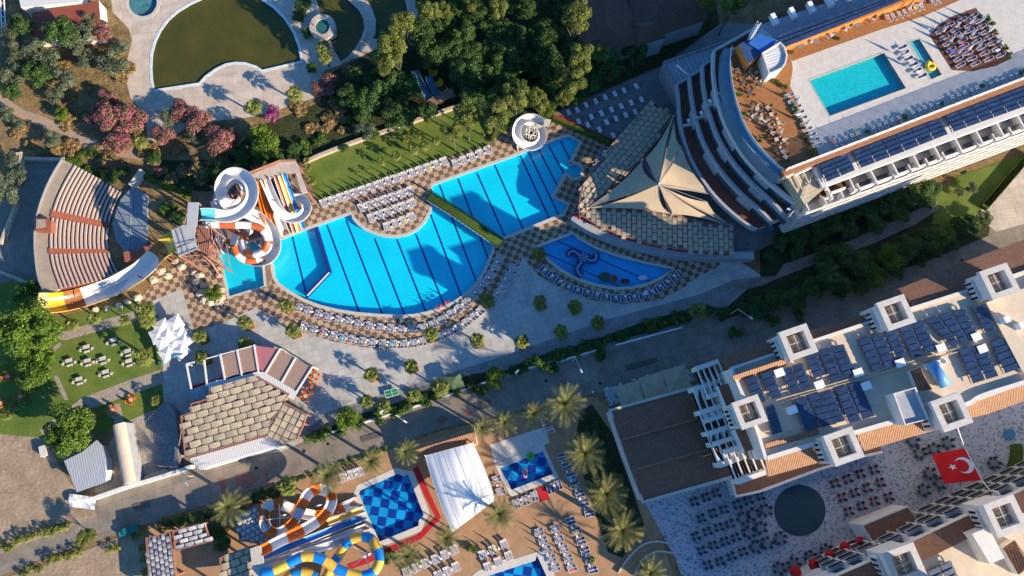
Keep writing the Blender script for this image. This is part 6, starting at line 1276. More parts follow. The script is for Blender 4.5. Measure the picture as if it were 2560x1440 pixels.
# ---------------------------------------------------------------- planters with fan palms, palms, trees
def leafpoly(b,base,dirv,up,L,Wd,m=0):
    side=dirv.cross(up).normalized()*Wd/2; mid=base+dirv*L*.5; b.add([base,mid+side,base+dirv*L,mid-side],[(0,1,2,3)],m)
def fanpalm(seed,h,rad=1.75,n=24,nm='fan_palm',lm='l_palm',skirt=True):
    r=random.Random(seed); t=thing(nm,'x','palm tree',(0,0,0)); b=MB(); b.tube([(0,0,0),(.05,0,h*.5),(.08,0,h)],.22,7,0,None,.17); part('trunk',b,M['trunk'],t); b=MB()
    for k in range(n):
        f=k/(n-1); az=k*2.39996+r.uniform(-.3,.3); el=R(62-95*f**.8+r.uniform(-9,9)); d=Vector((math.cos(az)*math.cos(el),math.sin(az)*math.cos(el),math.sin(el))); pl=rad*(.12+.38*min(1,f*1.8))*r.uniform(.8,1.2); o=Vector((.08,0,h)); e=o+d*pl; side=d.cross(Vector((0,0,1))).normalized(); nrm=side.cross(d)
        b.add([o+side*.03,o-side*.03,e-side*.03,e+side*.03],[(0,1,2,3)])
        K=9; fl=rad*r.uniform(.48,.66)
        for j in range(K):
            a=R(-72+144*j/(K-1)); v=(d*math.cos(a)+side*math.sin(a)); g_=fl*(1-.25*abs(j-4)/4); tip=e+v*g_+Vector((0,0,-g_*.38*r.uniform(.5,1.4))); wv=(side*math.cos(a)-d*math.sin(a))*g_*.105; b.add([e,e+v*g_*.55+wv+nrm*.03,tip,e+v*g_*.55-wv-nrm*.03],[(0,1,2,3)])
    part('crown',b,M[lm],t)
    if skirt:
        b=MB()
        for k in range(10): az=k*.63; d=Vector((math.cos(az),math.sin(az),-1.1)).normalized(); leafpoly(b,Vector((.08,0,h-.1)),d,Vector((0,0,1)),1.1,.4)
        part('dry_skirt',b,M['l_dry'],t)
    return t
def datepalm(seed,h,L=3.7,n=36,nm='date_palm'):
    r=random.Random(seed); t=thing(nm,'x','palm tree',(0,0,0)); b=MB(); b.tube([(0,0,0),(0,0,h)],.38,8,0,None,.33); part('trunk',b,M['trunk'],t); b=MB()
    for k in range(n):
        az=k*2.39996+r.uniform(-.12,.12); el=R(82-k*(95/n)); hl=L*r.uniform(.85,1.08)*(.72+.28*min(1,k/18)); pts=[]; o=Vector((0,0,h))
        for i in range(9):
            f=i/8; e2=el-R(50)*f*f*(.7+.3*math.cos(el)); 
            if i==0: pts.append(o)
            else: pts.append(pts[-1]+Vector((math.cos(az)*math.cos(e2),math.sin(az)*math.cos(e2),math.sin(e2)))*hl/8)
        sd_=Vector((-math.sin(az),math.cos(az),0))
        b.add([pts[0]+sd_*.05,pts[0]-sd_*.05,pts[4]-sd_*.03,pts[4]+sd_*.03,pts[8]],[(0,1,2,3),(3,2,4)])
        for i in range(1,9):
            for sub in (0,.5):
                if i==8 and sub: continue
                q=pts[i]*(1-sub)+pts[min(i+1,8)]*sub if i<8 else pts[8]; fw=(pts[min(i+1,8)]-pts[i-1]).normalized(); ll=.62*math.sin(math.pi*(.15+.8*(i+sub)/9.2))+.12
                for s in(-1,1):
                    v=(fw*.62+sd_*s*.75+Vector((0,0,.18))).normalized(); w_=fw*.065; tip=q+v*ll; b.add([q-w_,q+w_,tip],[(0,1,2)])
    part('crown',b,M['l_date'],t); b=MB()
    for k in range(14): az=k*.45; d=Vector((math.cos(az),math.sin(az),.2)); b.tube([(d.x*.3,d.y*.3,h-.5),(d.x*.55,d.y*.55,h-.05)],.07,4)
    part('frond_stubs',b,M['l_dry'],t); return t
def crown(b,r,rx,rz,zc,n,ls,lumps,lr=.5,m=0,mm=None,flat=.0):
    L=[]
    for i in range(lumps):
        a=r.uniform(0,6.283); q=r.uniform(.25,.80); zz_=r.uniform(-.35,.62)*math.sqrt(max(0,1-q*q*.8)); L.append((Vector((math.cos(a)*q*rx,math.sin(a)*q*rx,zc+zz_*rz)),r.uniform(.75,1.2)*lr))
    L.append((Vector((0,0,zc)),lr*1.3))
    for k in range(n):
        c,s=L[r.randrange(len(L))]; v=Vector((r.gauss(0,1),r.gauss(0,1),r.gauss(0,1)+.25)).normalized(); q=r.uniform(.6,1.05)**.6; p=c+Vector((v.x*rx*s,v.y*rx*s,v.z*rz*s))*q
        nn_=(v+Vector((r.uniform(-.7,.7),r.uniform(-.7,.7),r.uniform(-.4,.9)))).normalized(); u=nn_.cross(Vector((r.uniform(-1,1),r.uniform(-1,1),r.uniform(-1,1)))).normalized(); w_=nn_.cross(u); l=ls*r.uniform(.6,1.4)
        b.add([p-u*l,p+w_*l*.55+nn_*l*.15,p+u*l,p-w_*l*.55-nn_*l*.1],[(0,1,2,3)],(mm(r,v) if mm else m))
def tree(seed,nm,cat,rad,h,n,ls,lm,lumps=14,rzf=.75,lr=.42,mm=None,trunkm='trunk',limbs=5,tr=.2):
    r=random.Random(seed); t=thing(nm,'x',cat,(0,0,0)); b=MB(); b.tube([(0,0,0),(.1,.05,h*.5),(0,0,h*.8)],tr,7,0,None,tr*.5)
    for k in range(limbs): a=k*6.283/limbs+r.random(); b.tube([(0,0,h*.4),(math.cos(a)*rad*.55,math.sin(a)*rad*.55,h*.85)],tr*.5,5,0,None,.04)
    part('trunk',b,M[trunkm],t); b=MB(); crown(b,r,rad,rad*rzf,h,n,ls,lumps,lr,0,mm); part('crown',b,[M[q] for q in lm],t); return t
HIDE=Vector((0,-2000,0))
PR={}
LM=[(357,8,'round abandoned pool'),(165,50,'rust red shed'),(70,290,'dirt path bend'),(560,90,'big green pond'),(809,73,'round basin'),(1085,235,'old slides'),(1440,45,'tall pine pair'),(1600,60,'shaded villa'),(1480,270,'sun terrace'),(1325,330,'small white spiral'),(1180,120,'dark wood heart'),(970,330,'lawn wall'),(660,352,'bright green tree'),(480,320,'pink oleander hedge'),(285,300,'largest oleander'),(690,420,'slide platform'),(420,500,'slide tower'),(200,580,'amphitheatre'),(225,260,'dry slope'),(820,290,'straw coloured strip'),(2000,590,'hotel corner'),(2200,520,'hotel facade'),(2380,480,'hotel lawn'),(2080,690,'broad garden tree'),(2300,640,'garden path'),(1900,780,'road wall end'),(60,980,'orange garden chairs'),(215,1345,'bushy pine'),(60,1340,'lower left drive'),(140,1420,'bottom left corner'),(360,1400,'pale strip roof'),(480,1300,'long panel roof'),(545,1350,'tan canvas roof')]
_lc={}
def near(x,y,base):
    d,lx,ly,nm=min((math.hypot(x-a,y-c),a,c,n) for a,c,n in LM); an=math.degrees(math.atan2(y-ly,x-lx))%360
    dr=['right of','below and right of','below','below and left of','left of','above and left of','above','above and right of'][int(((an+22.5)%360)//45)]
    k=(base,nm,dr); _lc[k]=_lc.get(k,0)+1; n=_lc[k]
    return base+' '+dr+' the '+nm+('' if n==1 else ', %s outward'%ORD[min(n-1,27)])
def reg(k,*o):
    PR[k]=list(o)
    for q in o: q.location=HIDE
reg('fan',*[fanpalm(s,3.0,1.75,17) for s in (1,2,3)]); reg('fanl',*[fanpalm(s,4.6,1.9,22) for s in (4,5)]); reg('fans',*[fanpalm(s,1.1,1.3,16,skirt=False) for s in (6,7)])
reg('date',*[datepalm(s,7.5) for s in (11,12,13)])
reg('round',*[tree(s,'broadleaf_tree','tree',4.0,5.0,8500,.20,['l_mid','l_bright'],26,.72,.36,mm=lambda r,v:1 if r.random()<.25 else 0) for s in (21,22)])
reg('bright',*[tree(s,'citrus_tree','tree',3.0,3.2,4800,.17,['l_bright','l_mid'],18,.75,.38,mm=lambda r,v:1 if r.random()<.3 else 0) for s in (23,24)])
reg('dark',*[tree(s,'dark_tree','tree',3.8,6.0,5200,.24,['l_dark','l_mid'],18,.8,.40,mm=lambda r,v:1 if r.random()<.2 else 0) for s in (25,26,27)])
reg('pine',*[tree(s,'pine_tree','tree',3.4,13.5,5600,.20,['l_pine','l_mid'],20,1.15,.34,mm=lambda r,v:1 if r.random()<.15 else 0) for s in (31,32,33)])
reg('olive',*[tree(s,'olive_tree','tree',2.6,3.0,3200,.155,['l_olive','l_grey'],14,.8,.38,mm=lambda r,v:1 if r.random()<.4 else 0) for s in (34,35)])
reg('grey',*[tree(s,'grey_green_tree','tree',2.4,2.8,3000,.14,['l_grey','l_olive'],14,.8,.38,mm=lambda r,v:1 if r.random()<.3 else 0) for s in (36,37)])
reg('oleander',*[tree(s,'oleander','shrub',2.9,2.2,5200,.14,['l_pink','l_mid'],22,.72,.36,mm=lambda r,v:0 if r.random()<.55 else 1) for s in (41,42)])
reg('bougain',tree(43,'bougainvillea','shrub',2.4,1.8,2600,.17,['l_mag','l_mid'],16,.7,.36,mm=lambda r,v:0 if r.random()<.6 else 1))
reg('shrub',*[tree(s,'shrub','shrub',1.3,.8,900,.15,['l_mid','l_dark'],9,.75,.42,mm=lambda r,v:1 if r.random()<.4 else 0,tr=.06) for s in (44,45)])
reg('dry',*[tree(s,'dry_bush','shrub',1.5,.35,1000,.17,['l_dry','l_olive'],10,.35,.45,mm=lambda r,v:1 if r.random()<.15 else 0,tr=.04) for s in (46,47)])
KR={'fan':1.75,'fanl':1.95,'fans':1.35,'date':3.0,'round':4.6,'bright':3.5,'dark':4.4,'pine':3.9,'olive':3.0,'grey':2.8,'oleander':3.4,'bougain':2.8,'shrub':1.55,'dry':1.8}
KH={'fan':3.0,'fanl':4.6,'fans':1.1,'date':7.5,'round':5,'bright':3.2,'dark':6,'pine':13.5,'olive':3,'grey':2.8,'oleander':2.2,'bougain':1.8,'shrub':.8,'dry':.35}
def veg(kind,x,y,rpx,label,group,ground=False,hs=1.0,zb_=0.0):
    "crown centre at px (x,y), crown radius in px"
    pr=PR[kind][rnd.randrange(len(PR[kind]))]; s=1.0
    for _ in range(3):
        z=zb_+KH[kind]*s*hs; s=rpx*S(x,y,z)/KR[kind]
    c=P(x,y,zb_ if ground else zb_+KH[kind]*s*hs); c.z=zb_
    rz=rnd.random()*6.28
    if pr.name not in usedp:
        usedp[pr.name]=1; pr.location=c; pr.rotation_euler=(0,0,rz); pr.scale=(s,s,s*hs); pr['label']=label; 
        if group: pr['group']=group
        return pr
    o=dup(pr,c,rz,label,group,(s,s,s*hs)); 
    if not group and 'group' in o.keys(): del o['group']
    return o
PK=thing('planter','x','planter',(0,0,0)); b=MB(); b.box((0,0,.22),(2.0,2.0,.44)); part('box',b,mat('brick_planter',(0.34,0.09,0.05),.8,var=.15),PK); b=MB(); b.box((0,0,.47),(1.7,1.7,.06)); part('soil_and_grass',b,M['grass'],PK)
pal=[(714,762,1,'at the left end of the inner lounger arc'),(730,826,1,'at the left end of the outer lounger arc'),(1076,836,1,'standing inside the outer lounger arc'),(1218,748,1,'in the shade between the two arcs'),(1192,850,1,'in the sunlit wedge of the plaza'),(1026,915,1,'in the middle of the palm shadows'),(927,935,1,'left of the plaza centre'),(610,805,1,'below the small cyan pool'),(496,840,1,'right of the white parasols'),(612,857,1,'above the slatted pergola'),(502,893,1,'at the left of the pergola'),(1350,755,1,'leftmost of the shaded plaza palms'),(1437,765,1,'second of the shaded plaza palms'),(1495,805,1,'lowest right of the shaded plaza palms'),(1402,828,1,'on the edge of the dark strip'),(1304,853,1,'half lit at the edge of the big shadow'),(1350,634,1,'beside the left tip of the kids pool')]
for x,y,_,l in pal:
    c=P(x,y,3.0); c.z=.08; place(PK,c+Vector((.35,-.35,0)),R(22),'square brick planter of the fan palm '+l,'brick planters on the plaza'); veg('fan',x,y,21,'fan palm in a brick planter '+l,None,hs=1.0)
for x,y,r_,l in [(1100,966,27,'beside the olive green canopy'),(1033,987,20,'left of the olive green canopy'),(957,1014,21,'below the table tennis table'),(915,1003,20,'left of the table tennis table'),(1745,776,25,'shaded at the right end of the plaza'),(632,265,25,'on the edge of the pond terrace'),(736,232,24,'right of the pond terrace edge'),(808,118,24,'beside the round basin, upper one'),(812,142,20,'beside the round basin, lower one'),(350,352,20,'among the pink oleanders'),(360,778,30,'at the top of the garden, upper one'),(365,800,24,'at the top of the garden, lower one'),(233,795,20,'on the garden strip below the slide'),(178,810,20,'left on the garden strip below the slide'),(310,800,16,'right on the garden strip'),(545,325,1,'x')][:-1]:
    veg('fanl',x,y,r_,'fan palm '+l,None)
veg('fanl',355,893,28,'yellowish fan palm at the right of the garden lawn',None); veg('fan',388,1000,17,'fan palm beside the rough stone steps',None)
lw_=[(990,388),(953,402),(1032,372),(1062,363),(1090,350),(1015,345),(1045,340),(960,372)]
for k,(x,y) in enumerate(lw_): veg('fan',x,y,[15,12,15,14,12,12,10,7][k],'%s young fan palm on the lawn above the loungers'%['tallest left','small left','third','fourth','rightmost','upper left','upper right','smallest'][k],None,hs=1.25)
for k,(x,y) in enumerate([(768,418),(778,450),(895,432),(920,424),(765,400)]): veg('fan',x,y,[12,14,6,6,10][k],'small fan palm near the left end of the lawn, %s'%ORD[k],None)
dl=[(1412,1010,48,'large one by the road above the bar'),(1335,1035,33,'left of the largest one by the road'),(1262,1058,30,'behind the small checkered pool'),(1205,1070,26,'behind the bar roof'),(930,1153,33,'above the slide pool'),(820,1190,38,'left of the slide pool'),(575,1268,42,'pale one left of the lower slides'),(1462,1135,50,'uppermost of the three shaded big ones'),(1515,1235,50,'middle of the three shaded big ones'),(1555,1325,48,'lowest of the three shaded big ones'),(1250,1285,38,'casting on the white tent corner'),(1118,1345,30,'below the white tent'),(1020,1390,38,'beside the red carpet'),(1015,1130,30,'left of the bar roof'),(1625,1432,38,'cut by the bottom edge')]
for x,y,r_,l in dl: veg('date',x,y,r_,'feathery date palm, '+l,None)
for x,y,r_,l in [(75,815,82,'biggest round green tree at the left edge'),(88,915,58,'round green tree below the biggest one'),(172,1078,70,'round green tree above the silver metal shed'),(70,740,40,'dark part-shaded tree between slide end and big tree')]: veg('round',x,y,r_,l,None)
for x,y,r_,l in [(660,352,48,'bright green tree between oleanders and lawn wall'),(1237,945,32,'bright citrus tree on the road wall'),(868,1045,38,'bright citrus tree at the left end of the hedge'),(155,285,22,'bright green bush beside the dirt path'),(1366,278,22,'bright bush behind the small white spiral slide'),(535,735,26,'green shrub ringed by boulders'),(1312,925,10,'tiny lit bush in the road wall gap')]: veg('bright',x,y,r_,l,None)
pn=[(258,80,30),(288,292,48),(335,300,42),(243,292,34),(305,345,44),(408,340,30),(452,278,34),(492,300,40),(545,350,42),(270,245,26),(395,430,14),(1000,150,18),(880,170,24),(585,340,22)]
pl_=['below the rust red shed','largest left clump','right of the largest clump','left of the largest clump','lower part of the left clump','below the grey tree','above the grey tree','upper middle clump','right clump','small upper one near the path','small one by the amphitheatre','in the woods edge','right of the pink bush at the pond','at the right end of the clump']
for (x,y,r_),l in zip(pn,pl_): veg('oleander',x,y,r_*1.22,'pink flowering oleander, '+l,None)
veg('oleander',815,215,42,'round pink oleander at the corner of the pond terrace',None); veg('bougain',678,285,28,'magenta bougainvillea beside the bright green tree',None)
for k,(x,y,r_) in enumerate([(428,298,30),(485,338,24),(130,350,27),(45,310,20),(15,283,24),(10,480,45),(45,440,30),(25,400,28),(915,325,30),(1000,455-200,10)]): veg('grey',x,y,r_,'grey green olive-like tree, '+['inside the oleander clump','lower one in the oleander clump','alone on the dry slope','beside the dirt path','at the left edge by the path','on the left edge by the service yard','lower left edge group','upper left edge group','white flecked one by the lawn wall','small one in the woods'][k],None)
sl_=[(45,140,30),(85,110,28),(30,190,30),(150,80,34),(200,95,32),(120,150,30),(210,150,26),(95,185,28),(280,160,32),(160,200,30),(230,60,24),(55,60,26),(20,90,24),(300,120,20),(135,240,20),(30,230,20)]
for k,(x,y,r_) in enumerate(sl_): veg(('olive','grey','olive','dark')[k%4],x,y,r_*1.3,'%s bushy tree of the overgrown upper left slope, counted loosely rightward'%ORD[k],'trees on the overgrown slope')
# woods
pin=[(1440,45,48),(1455,150,42),(1500,138,28),(1432,205,40),(1405,190,26),(985,125,48),(1003,60,38),(1072,22,36),(1165,290,42),(1130,330,32),(1235,290,46),(1290,240,42),(1350,250,36),(1225,340,26),(1185,10,30),(1250,15,36),(1840,-2,46),(1770,5,30),(960,165,30),(1410,245,24),(1112,30,24)]
for k,(x,y,r_) in enumerate(pin): veg('pine',x,y,r_,'tall sunlit pine, %s of those rising from the dark woods'%ORD[k],'pines in the woods')
rw2=random.Random(5); wood=[(850,-20),(1700,-20),(1750,30),(1560,160),(1390,260),(1290,275),(1130,270),(1000,300),(905,300),(870,240),(880,175),(930,140),(960,100),(1040,90),(1030,-20)]
cnt=0; pts_=[]
while cnt<78:
    x,y=rw2.uniform(860,1740),rw2.uniform(-15,310)
    if not inside(x,y,wood) or (1455<x<1760 and y<130) or (1030<x<1145 and 140<y<265): continue
    if any(math.hypot(x-a,y-c)<26 for a,c in pts_): continue
    pts_.append((x,y)); veg('dark',x,y,rw2.uniform(28,44),near(x,y,'dark broadleaf tree in the woods'),'broadleaf trees of the dark woods',hs=1.1); cnt+=1
    if len(pts_)>400: break
for k,(x,y,r_) in enumerate([(760,370,26),(700,420,20),(560,420,30),(520,440,26),(470,470,18),(600,395,28),(420,520,30),(450,545,24),(385,395,20),(235,385,22),(275,440,24),(310,430,20),(205,385,16),(930,335,20),(860,370,14),(800,350,22),(735,370,20),(655,400,20),(890,290,24),(850,250,20),(750,40,22),(765,80,20),(755,10,24),(780,170,16),(1000,250,20)]): veg('dark' if k%3 else 'shrub',x,y,r_,'%s dark bush scattered between oleanders, slides and ponds'%ORD[k],'dark bushes of the waste ground',hs=.6)
for k in range(130):
    x,y=[(rw2.uniform(150,330),rw2.uniform(120,330)),(rw2.uniform(700,900),rw2.uniform(250,330)),(rw2.uniform(20,260),rw2.uniform(290,400)),(rw2.uniform(420,600),rw2.uniform(400,450)),(rw2.uniform(250,640),rw2.uniform(340,440))][k%5]
    veg('dry',x,y,rw2.uniform(12,22),near(x,y,'straw coloured dry bush'),'dry bushes of the waste ground',hs=1)
# dark garden between hotel and road
gt=[]
for (x,y,r_) in [(1960,600,34),(2000,585,30),(2045,575,30),(2080,555,34),(2130,540,34),(2170,520,36),(2215,505,38),(2260,490,36),(2300,480,40),(2330,470,28),(1990,625,26),(2040,600,24),(2120,575,26),(2190,560,28),(2250,535,28),(2320,505,22),(1925,640,22),(1900,770,30),(1940,750,32),(1990,745,34),(2030,720,34),(2080,690,50),(2110,640,44),(2150,660,40),(2190,690,34),(2230,640,40),(2270,620,38),(2320,600,36),(2360,585,34),(2400,565,30),(2430,560,28),(1860,775,22),(2150,715,26),(2300,650,22),(2240,680,24),(2060,640,30),(2380,610,22),(2340,625,22),(2460,545,22)]: gt.append((x,y,r_))
for k,(x,y,r_) in enumerate(gt): veg('dark' if k not in (24,25,28) else 'round',x,y,r_,near(x,y,'shaded leafy tree'),'trees of the shaded hotel garden',hs=.7)
# hedges and small shrubs
hd=[(1760,780),(1720,790),(1690,795),(1650,805),(1625,815),(1560,835),(1520,850),(1500,870),(1465,865),(1450,880),(1400,892),(1375,900),(1355,910),(1330,905),(1505,888),(1380,925),(1060,1000),(1010,1020),(985,1030),(950,1040),(900,1055),(850,1075),(810,1080),(780,1095),(1180,965),(1280,930),(1140,975),(1210,975),(2100,735),(2000,790),(1930,800),(1840,830),(2500,640),(2480,655)]
for k,(x,y) in enumerate(hd): veg('shrub',x,y,rnd.uniform(18,27),near(x,y,'clipped hedge shrub'),'hedge shrubs along the road wall')
hp=[(60+i*17,1345-i*5.2) for i in range(7)]+[(5,1362),(20,1370),(38,1352),(75,1420),(95,1425),(120,1400),(140,1395),(170,1390),(60,1438),(195,1380),(270,1375),(290,1368),(335,1340),(350,1330),(355,1370),(358,1400),(362,1430),(410,1300),(440,1295),(470,1290),(500,1300),(520,1320),(530,1345),(540,1370),(130,1330),(150,1318),(1480,1400),(455,1310),(48,955),(72,970),(55,1005),(30,1020),(12,1040),(70,930),(95,950)]
for k,(x,y) in enumerate(hp): veg('fans',x,y,rnd.uniform(11,16),near(x,y,'low leafy palm'),'low palms of the lower left strips')
veg('pine',215,1345,30,'bushy pine between the two lower left planting strips',None,hs=.5); veg('dark',545,1330,30,'dark hedge tree behind the shaded canvas roof',None,hs=.5); veg('dark',560,1360,22,'lower dark hedge tree beside the tan canvas roof',None,hs=.5); veg('fanl',715,1215,30,'dark banana-like palm above the figure eight slide',None)
veg('shrub',1180,1372,16,'shrub left of the loungers above the bottom pool',None); veg('shrub',965,1400,20,'shrub between the blue tube and the date palm',None); veg('shrub',985,1390,16,'small shrub right of the blue tube',None)
for k in range(20): x,y=720+k*26,1238-k*9.3; x=660+k*17; y=1235-k*6.0; veg('shrub',x-20,y,rnd.uniform(8,12),'%s low shrub from the left in the planting by the lower resort wall'%ORD[k],'low shrubs by the lower resort wall',hs=.6)
for k,(x,y) in enumerate([(1945,205),(1962,215),(1983,260),(1990,275),(2000,300),(2008,318),(2018,345),(2025,362),(2030,380),(1978,130),(2096,95),(2205,35),(2167,330),(2262,290),(2355,258),(2455,215),(2555,180),(2470,45),(2480,60),(2490,80),(2500,100),(2515,118),(2525,135),(1838,160),(1845,235),(1860,285),(1900,350)]): veg('shrub',x,y,rnd.uniform(7,11),'%s potted green plant counted over the hotel roof deck'%ORD[k],'plants on the hotel roof',zb_=22.0)
for x,y,r_,l in [(2430,470,18,'spiky grey plant on the hotel lawn'),(2400,480,14,'green shrub on the hotel lawn'),(2410,430,10,'small shrub by the hotel lawn edge')]: veg('grey',x,y,r_,l,None)
b=MB(); 
for i in range(26): f=i/25; p=P(2560-108*f+6,392+125*f,0); b.box((p.x,p.y,.6),(1.3,1.6,1.2),R(55+rnd.uniform(-5,5)))
single('hedge',b,M['turf'],'clipped hedge along the right side of the hotel lawn','hedge')
# boulders
bk=[(488,683),(500,690),(495,705),(510,715),(505,735),(515,750),(530,757),(548,757),(556,745),(556,725),(548,690),(545,672),(538,655),(440,655),(455,668),(420,690),(405,680),(385,700),(345,745),(320,755),(300,765),(270,772),(240,775),(400,1185),(415,1180),(430,1178),(445,1172),(385,1190),(372,1195)]
for k,(x,y) in enumerate(bk):
    b=MB(); p=P(x,y,0); r_=rnd.uniform(.6,1.1); bmv=[];n=7
    for i in range(5):
        for j in range(n): th=2*math.pi*j/n; ph=-1.2+2.4*i/4; q=r_*rnd.uniform(.8,1.2); bmv.append((p.x+q*1.2*math.cos(th)*math.cos(ph),p.y+q*math.sin(th)*math.cos(ph),.35+q*.8*math.sin(ph)))
    b.add(bmv,[(i*n+j,i*n+(j+1)%n,(i+1)*n+(j+1)%n,(i+1)*n+j) for i in range(4) for j in range(n)]+[tuple(range(4*n,5*n))]); single('boulder',b,M['stone'],'%s pale artificial boulder around the slide tower and garden edges'%(ORD[k] if k<28 else 'last'),'boulder','artificial boulders')
# street lamps
for k,(x,y,h,dx,dy,l) in enumerate([(1000,1042,7,2.2,-1.4,'by the hedge left of the citrus tree'),(1432,905,7,1.2,-2.8,'leaning from the road wall beside the dark strip'),(1822,788,7,2.6,-2.0,'in the dark hedge at the right'),(482,1190,6,1.5,-1.5,'behind the small amphitheatre wall'),(1290,938,5,.2,.2,'round headed one by the road wall gap'),(960,1037,5,.3,.3,'round headed one by the hedge palms'),(600,960-20,6,1,1,'near the restaurant pergola')][:6]):
    c=P(x,y,0); t=thing('street_lamp','slim street lamp '+l,'street lamp',c); b=MB(); b.tube([c,c+Vector((0,0,h))],.08,6,0,None,.05); b.tube([c+Vector((0,0,h)),c+Vector((dx,dy,h+.3))],.045,5); part('pole',b,M['white'],t); b=MB(); q=c+Vector((dx,dy,h+.25)); b.box(q,(.9,.3,.14),math.atan2(dy,dx)); part('lamp_head',b,M['whitep'],t)
for k,(x,y) in enumerate([(455,810),(462,830),(470,825)][:1]): pass
# inflatables
inf=thing('inflatable_toy','dark blue inflatable climbing toy with curved white arms in the kids pool','inflatable',P(1458,643)); c=P(1459,643,.9); IB=mat('inflatable_navy',(0.02,0.04,0.16),.4); IW=mat('inflatable_white',(0.22,0.32,0.45),.4)
b=MB(); b.tube([(c.x,c.y,-.1),(c.x,c.y,.7),(c.x,c.y,1.1)],1.3,16); part('drum',b,IB,inf); b=MB()
for k in range(8):
    a=k*math.pi/4; b.add([(c.x,c.y,1.2),(c.x+1.15*math.cos(a),c.y+1.15*math.sin(a),1.13),(c.x+1.15*math.cos(a+.35),c.y+1.15*math.sin(a+.35),1.13)],[(0,1,2)])
part('striped_top',b,IW,inf)
for pts in ([(1450,640),(1436,628),(1424,631),(1421,638)],[(1470,650),(1484,651),(1491,643),(1490,634)],[(1455,655),(1444,668),(1446,682),(1454,690)]):
    for off,mm,rr,zz_ in ((0,IB,.8,.4),(0,IW,.2,1.1)):
        b=MB(); b.tube([P(x+off*.7,y+off*.5,zz_) for x,y in smooth(pts,5)],rr,8); part('arm',b,mm,inf,sm=True)
def donut(x,y,rx,ry,mm,lab,nm='inflatable_ring',z=.15,cat='float'):
    c=P(x,y,z); b=MB(); k=S(x,y,z); b.tube([(c.x+rx*k*math.cos(2*math.pi*i/16),c.y+ry*k*math.sin(2*math.pi*i/16),z) for i in range(17)],.28,7); b.flat([(c.x+rx*k*.9*math.cos(2*math.pi*i/16),c.y+ry*k*.9*math.sin(2*math.pi*i/16)) for i in range(16)],z-.05); single(nm,b,mm,lab,cat,sm=True)
donut(1512,692,12,9,mat('float_green',(0.04,0.10,0.05),.4),'dark green round float in the kids pool'); donut(1536,697,4.5,8,mat('float_red',(0.35,0.05,0.02),.4),'upright red orange float in the kids pool'); donut(1563,703,10,3,mat('float_darkred',(0.2,0.02,0.04),.4),'long dark red float in the kids pool'); donut(1608,694,9,3.5,mat('float_pale',(0.6,0.55,0.65),.4),'white and pink float at the right of the kids pool')
donut(1326,1141,7,7,mat('float_lime',(0.08,0.45,0.05),.4),'lime green float in the small checkered pool'); donut(1313,1183,4,9,mat('float_pink',(0.6,0.3,0.35),.4),'white and pink float in the small checkered pool')
c=P(2325,167,21.9); d_=thing('duck_float','yellow duck-shaped float in the rooftop plunge pool','float',c); b=MB(); b.tube([(c.x+.8*math.cos(a),c.y+.7*math.sin(a),c.z+.2) for a in [i*.3927 for i in range(17)]],.42,8); part('body',b,mat('duck_yellow',(0.75,0.50,0.03),.4),d_,sm=True); b=MB(); b.tube([(c.x-.6,c.y+.4,c.z+.3),(c.x-.75,c.y+.5,c.z+1.1),(c.x-1.0,c.y+.55,c.z+1.3)],.28,8); part('head',b,bpy.data.materials['duck_yellow'],d_,sm=True)
# red ladder rails at the big pool
for k,(x,y) in enumerate([(1095,771),(1106,765),(1117,758)]):
    c=P(x,y,0); b=MB(); b.tube([c+Vector((-.35,0,0)),c+Vector((-.3,.1,.9)),c+Vector((-.1,.6,.5))],.05,5); b.tube([c+Vector((.35,0,0)),c+Vector((.4,.1,.9)),c+Vector((.6,.6,.5))],.05,5); b.box((c.x,c.y,.3),(.8,.5,.08)); single('pool_ladder',b,mat('ladder_red',(0.5,0.08,0.07),.5) if k==0 else bpy.data.materials['ladder_red'],'%s red ladder on the lower right rim of the big pool'%['left','middle','right'][k],'ladder','red ladders at the big pool')
# flag on its rope
fl=thing('flag','big red flag with white crescent and star hanging from a rope over the courtyard','flag',P(2400,1170,12)); zf=9.0
F=[P(2339,1136,zf),P(2412,1120,zf),P(2455,1200,zf),P(2372,1211,zf)]   # TL, TR(rope), BR(rope), BL
nx,ny=14,12; vs=[]
def fp(u,v,e=0.0):
    w_=(F[0]*(1-u)+F[1]*u)*(1-v)+(F[3]*(1-u)+F[2]*u)*v; w_=w_.copy(); w_.z=zf+1.6*(u-1)*(1)+.10*math.sin(u*9+v*4)+e; return w_
b=MB(); b.add([fp(i/nx,j/ny) for j in range(ny+1) for i in range(nx+1)],[(j*(nx+1)+i,j*(nx+1)+i+1,(j+1)*(nx+1)+i+1,(j+1)*(nx+1)+i) for j in range(ny) for i in range(nx)]); part('cloth',b,mat('flag_red',(0.62,0.012,0.012),.7,var=.04),fl,sm=True)
fw=mat('flag_white',(0.75,0.72,0.70),.7,var=.02); b=MB(); K=24; o1=[];o2=[]
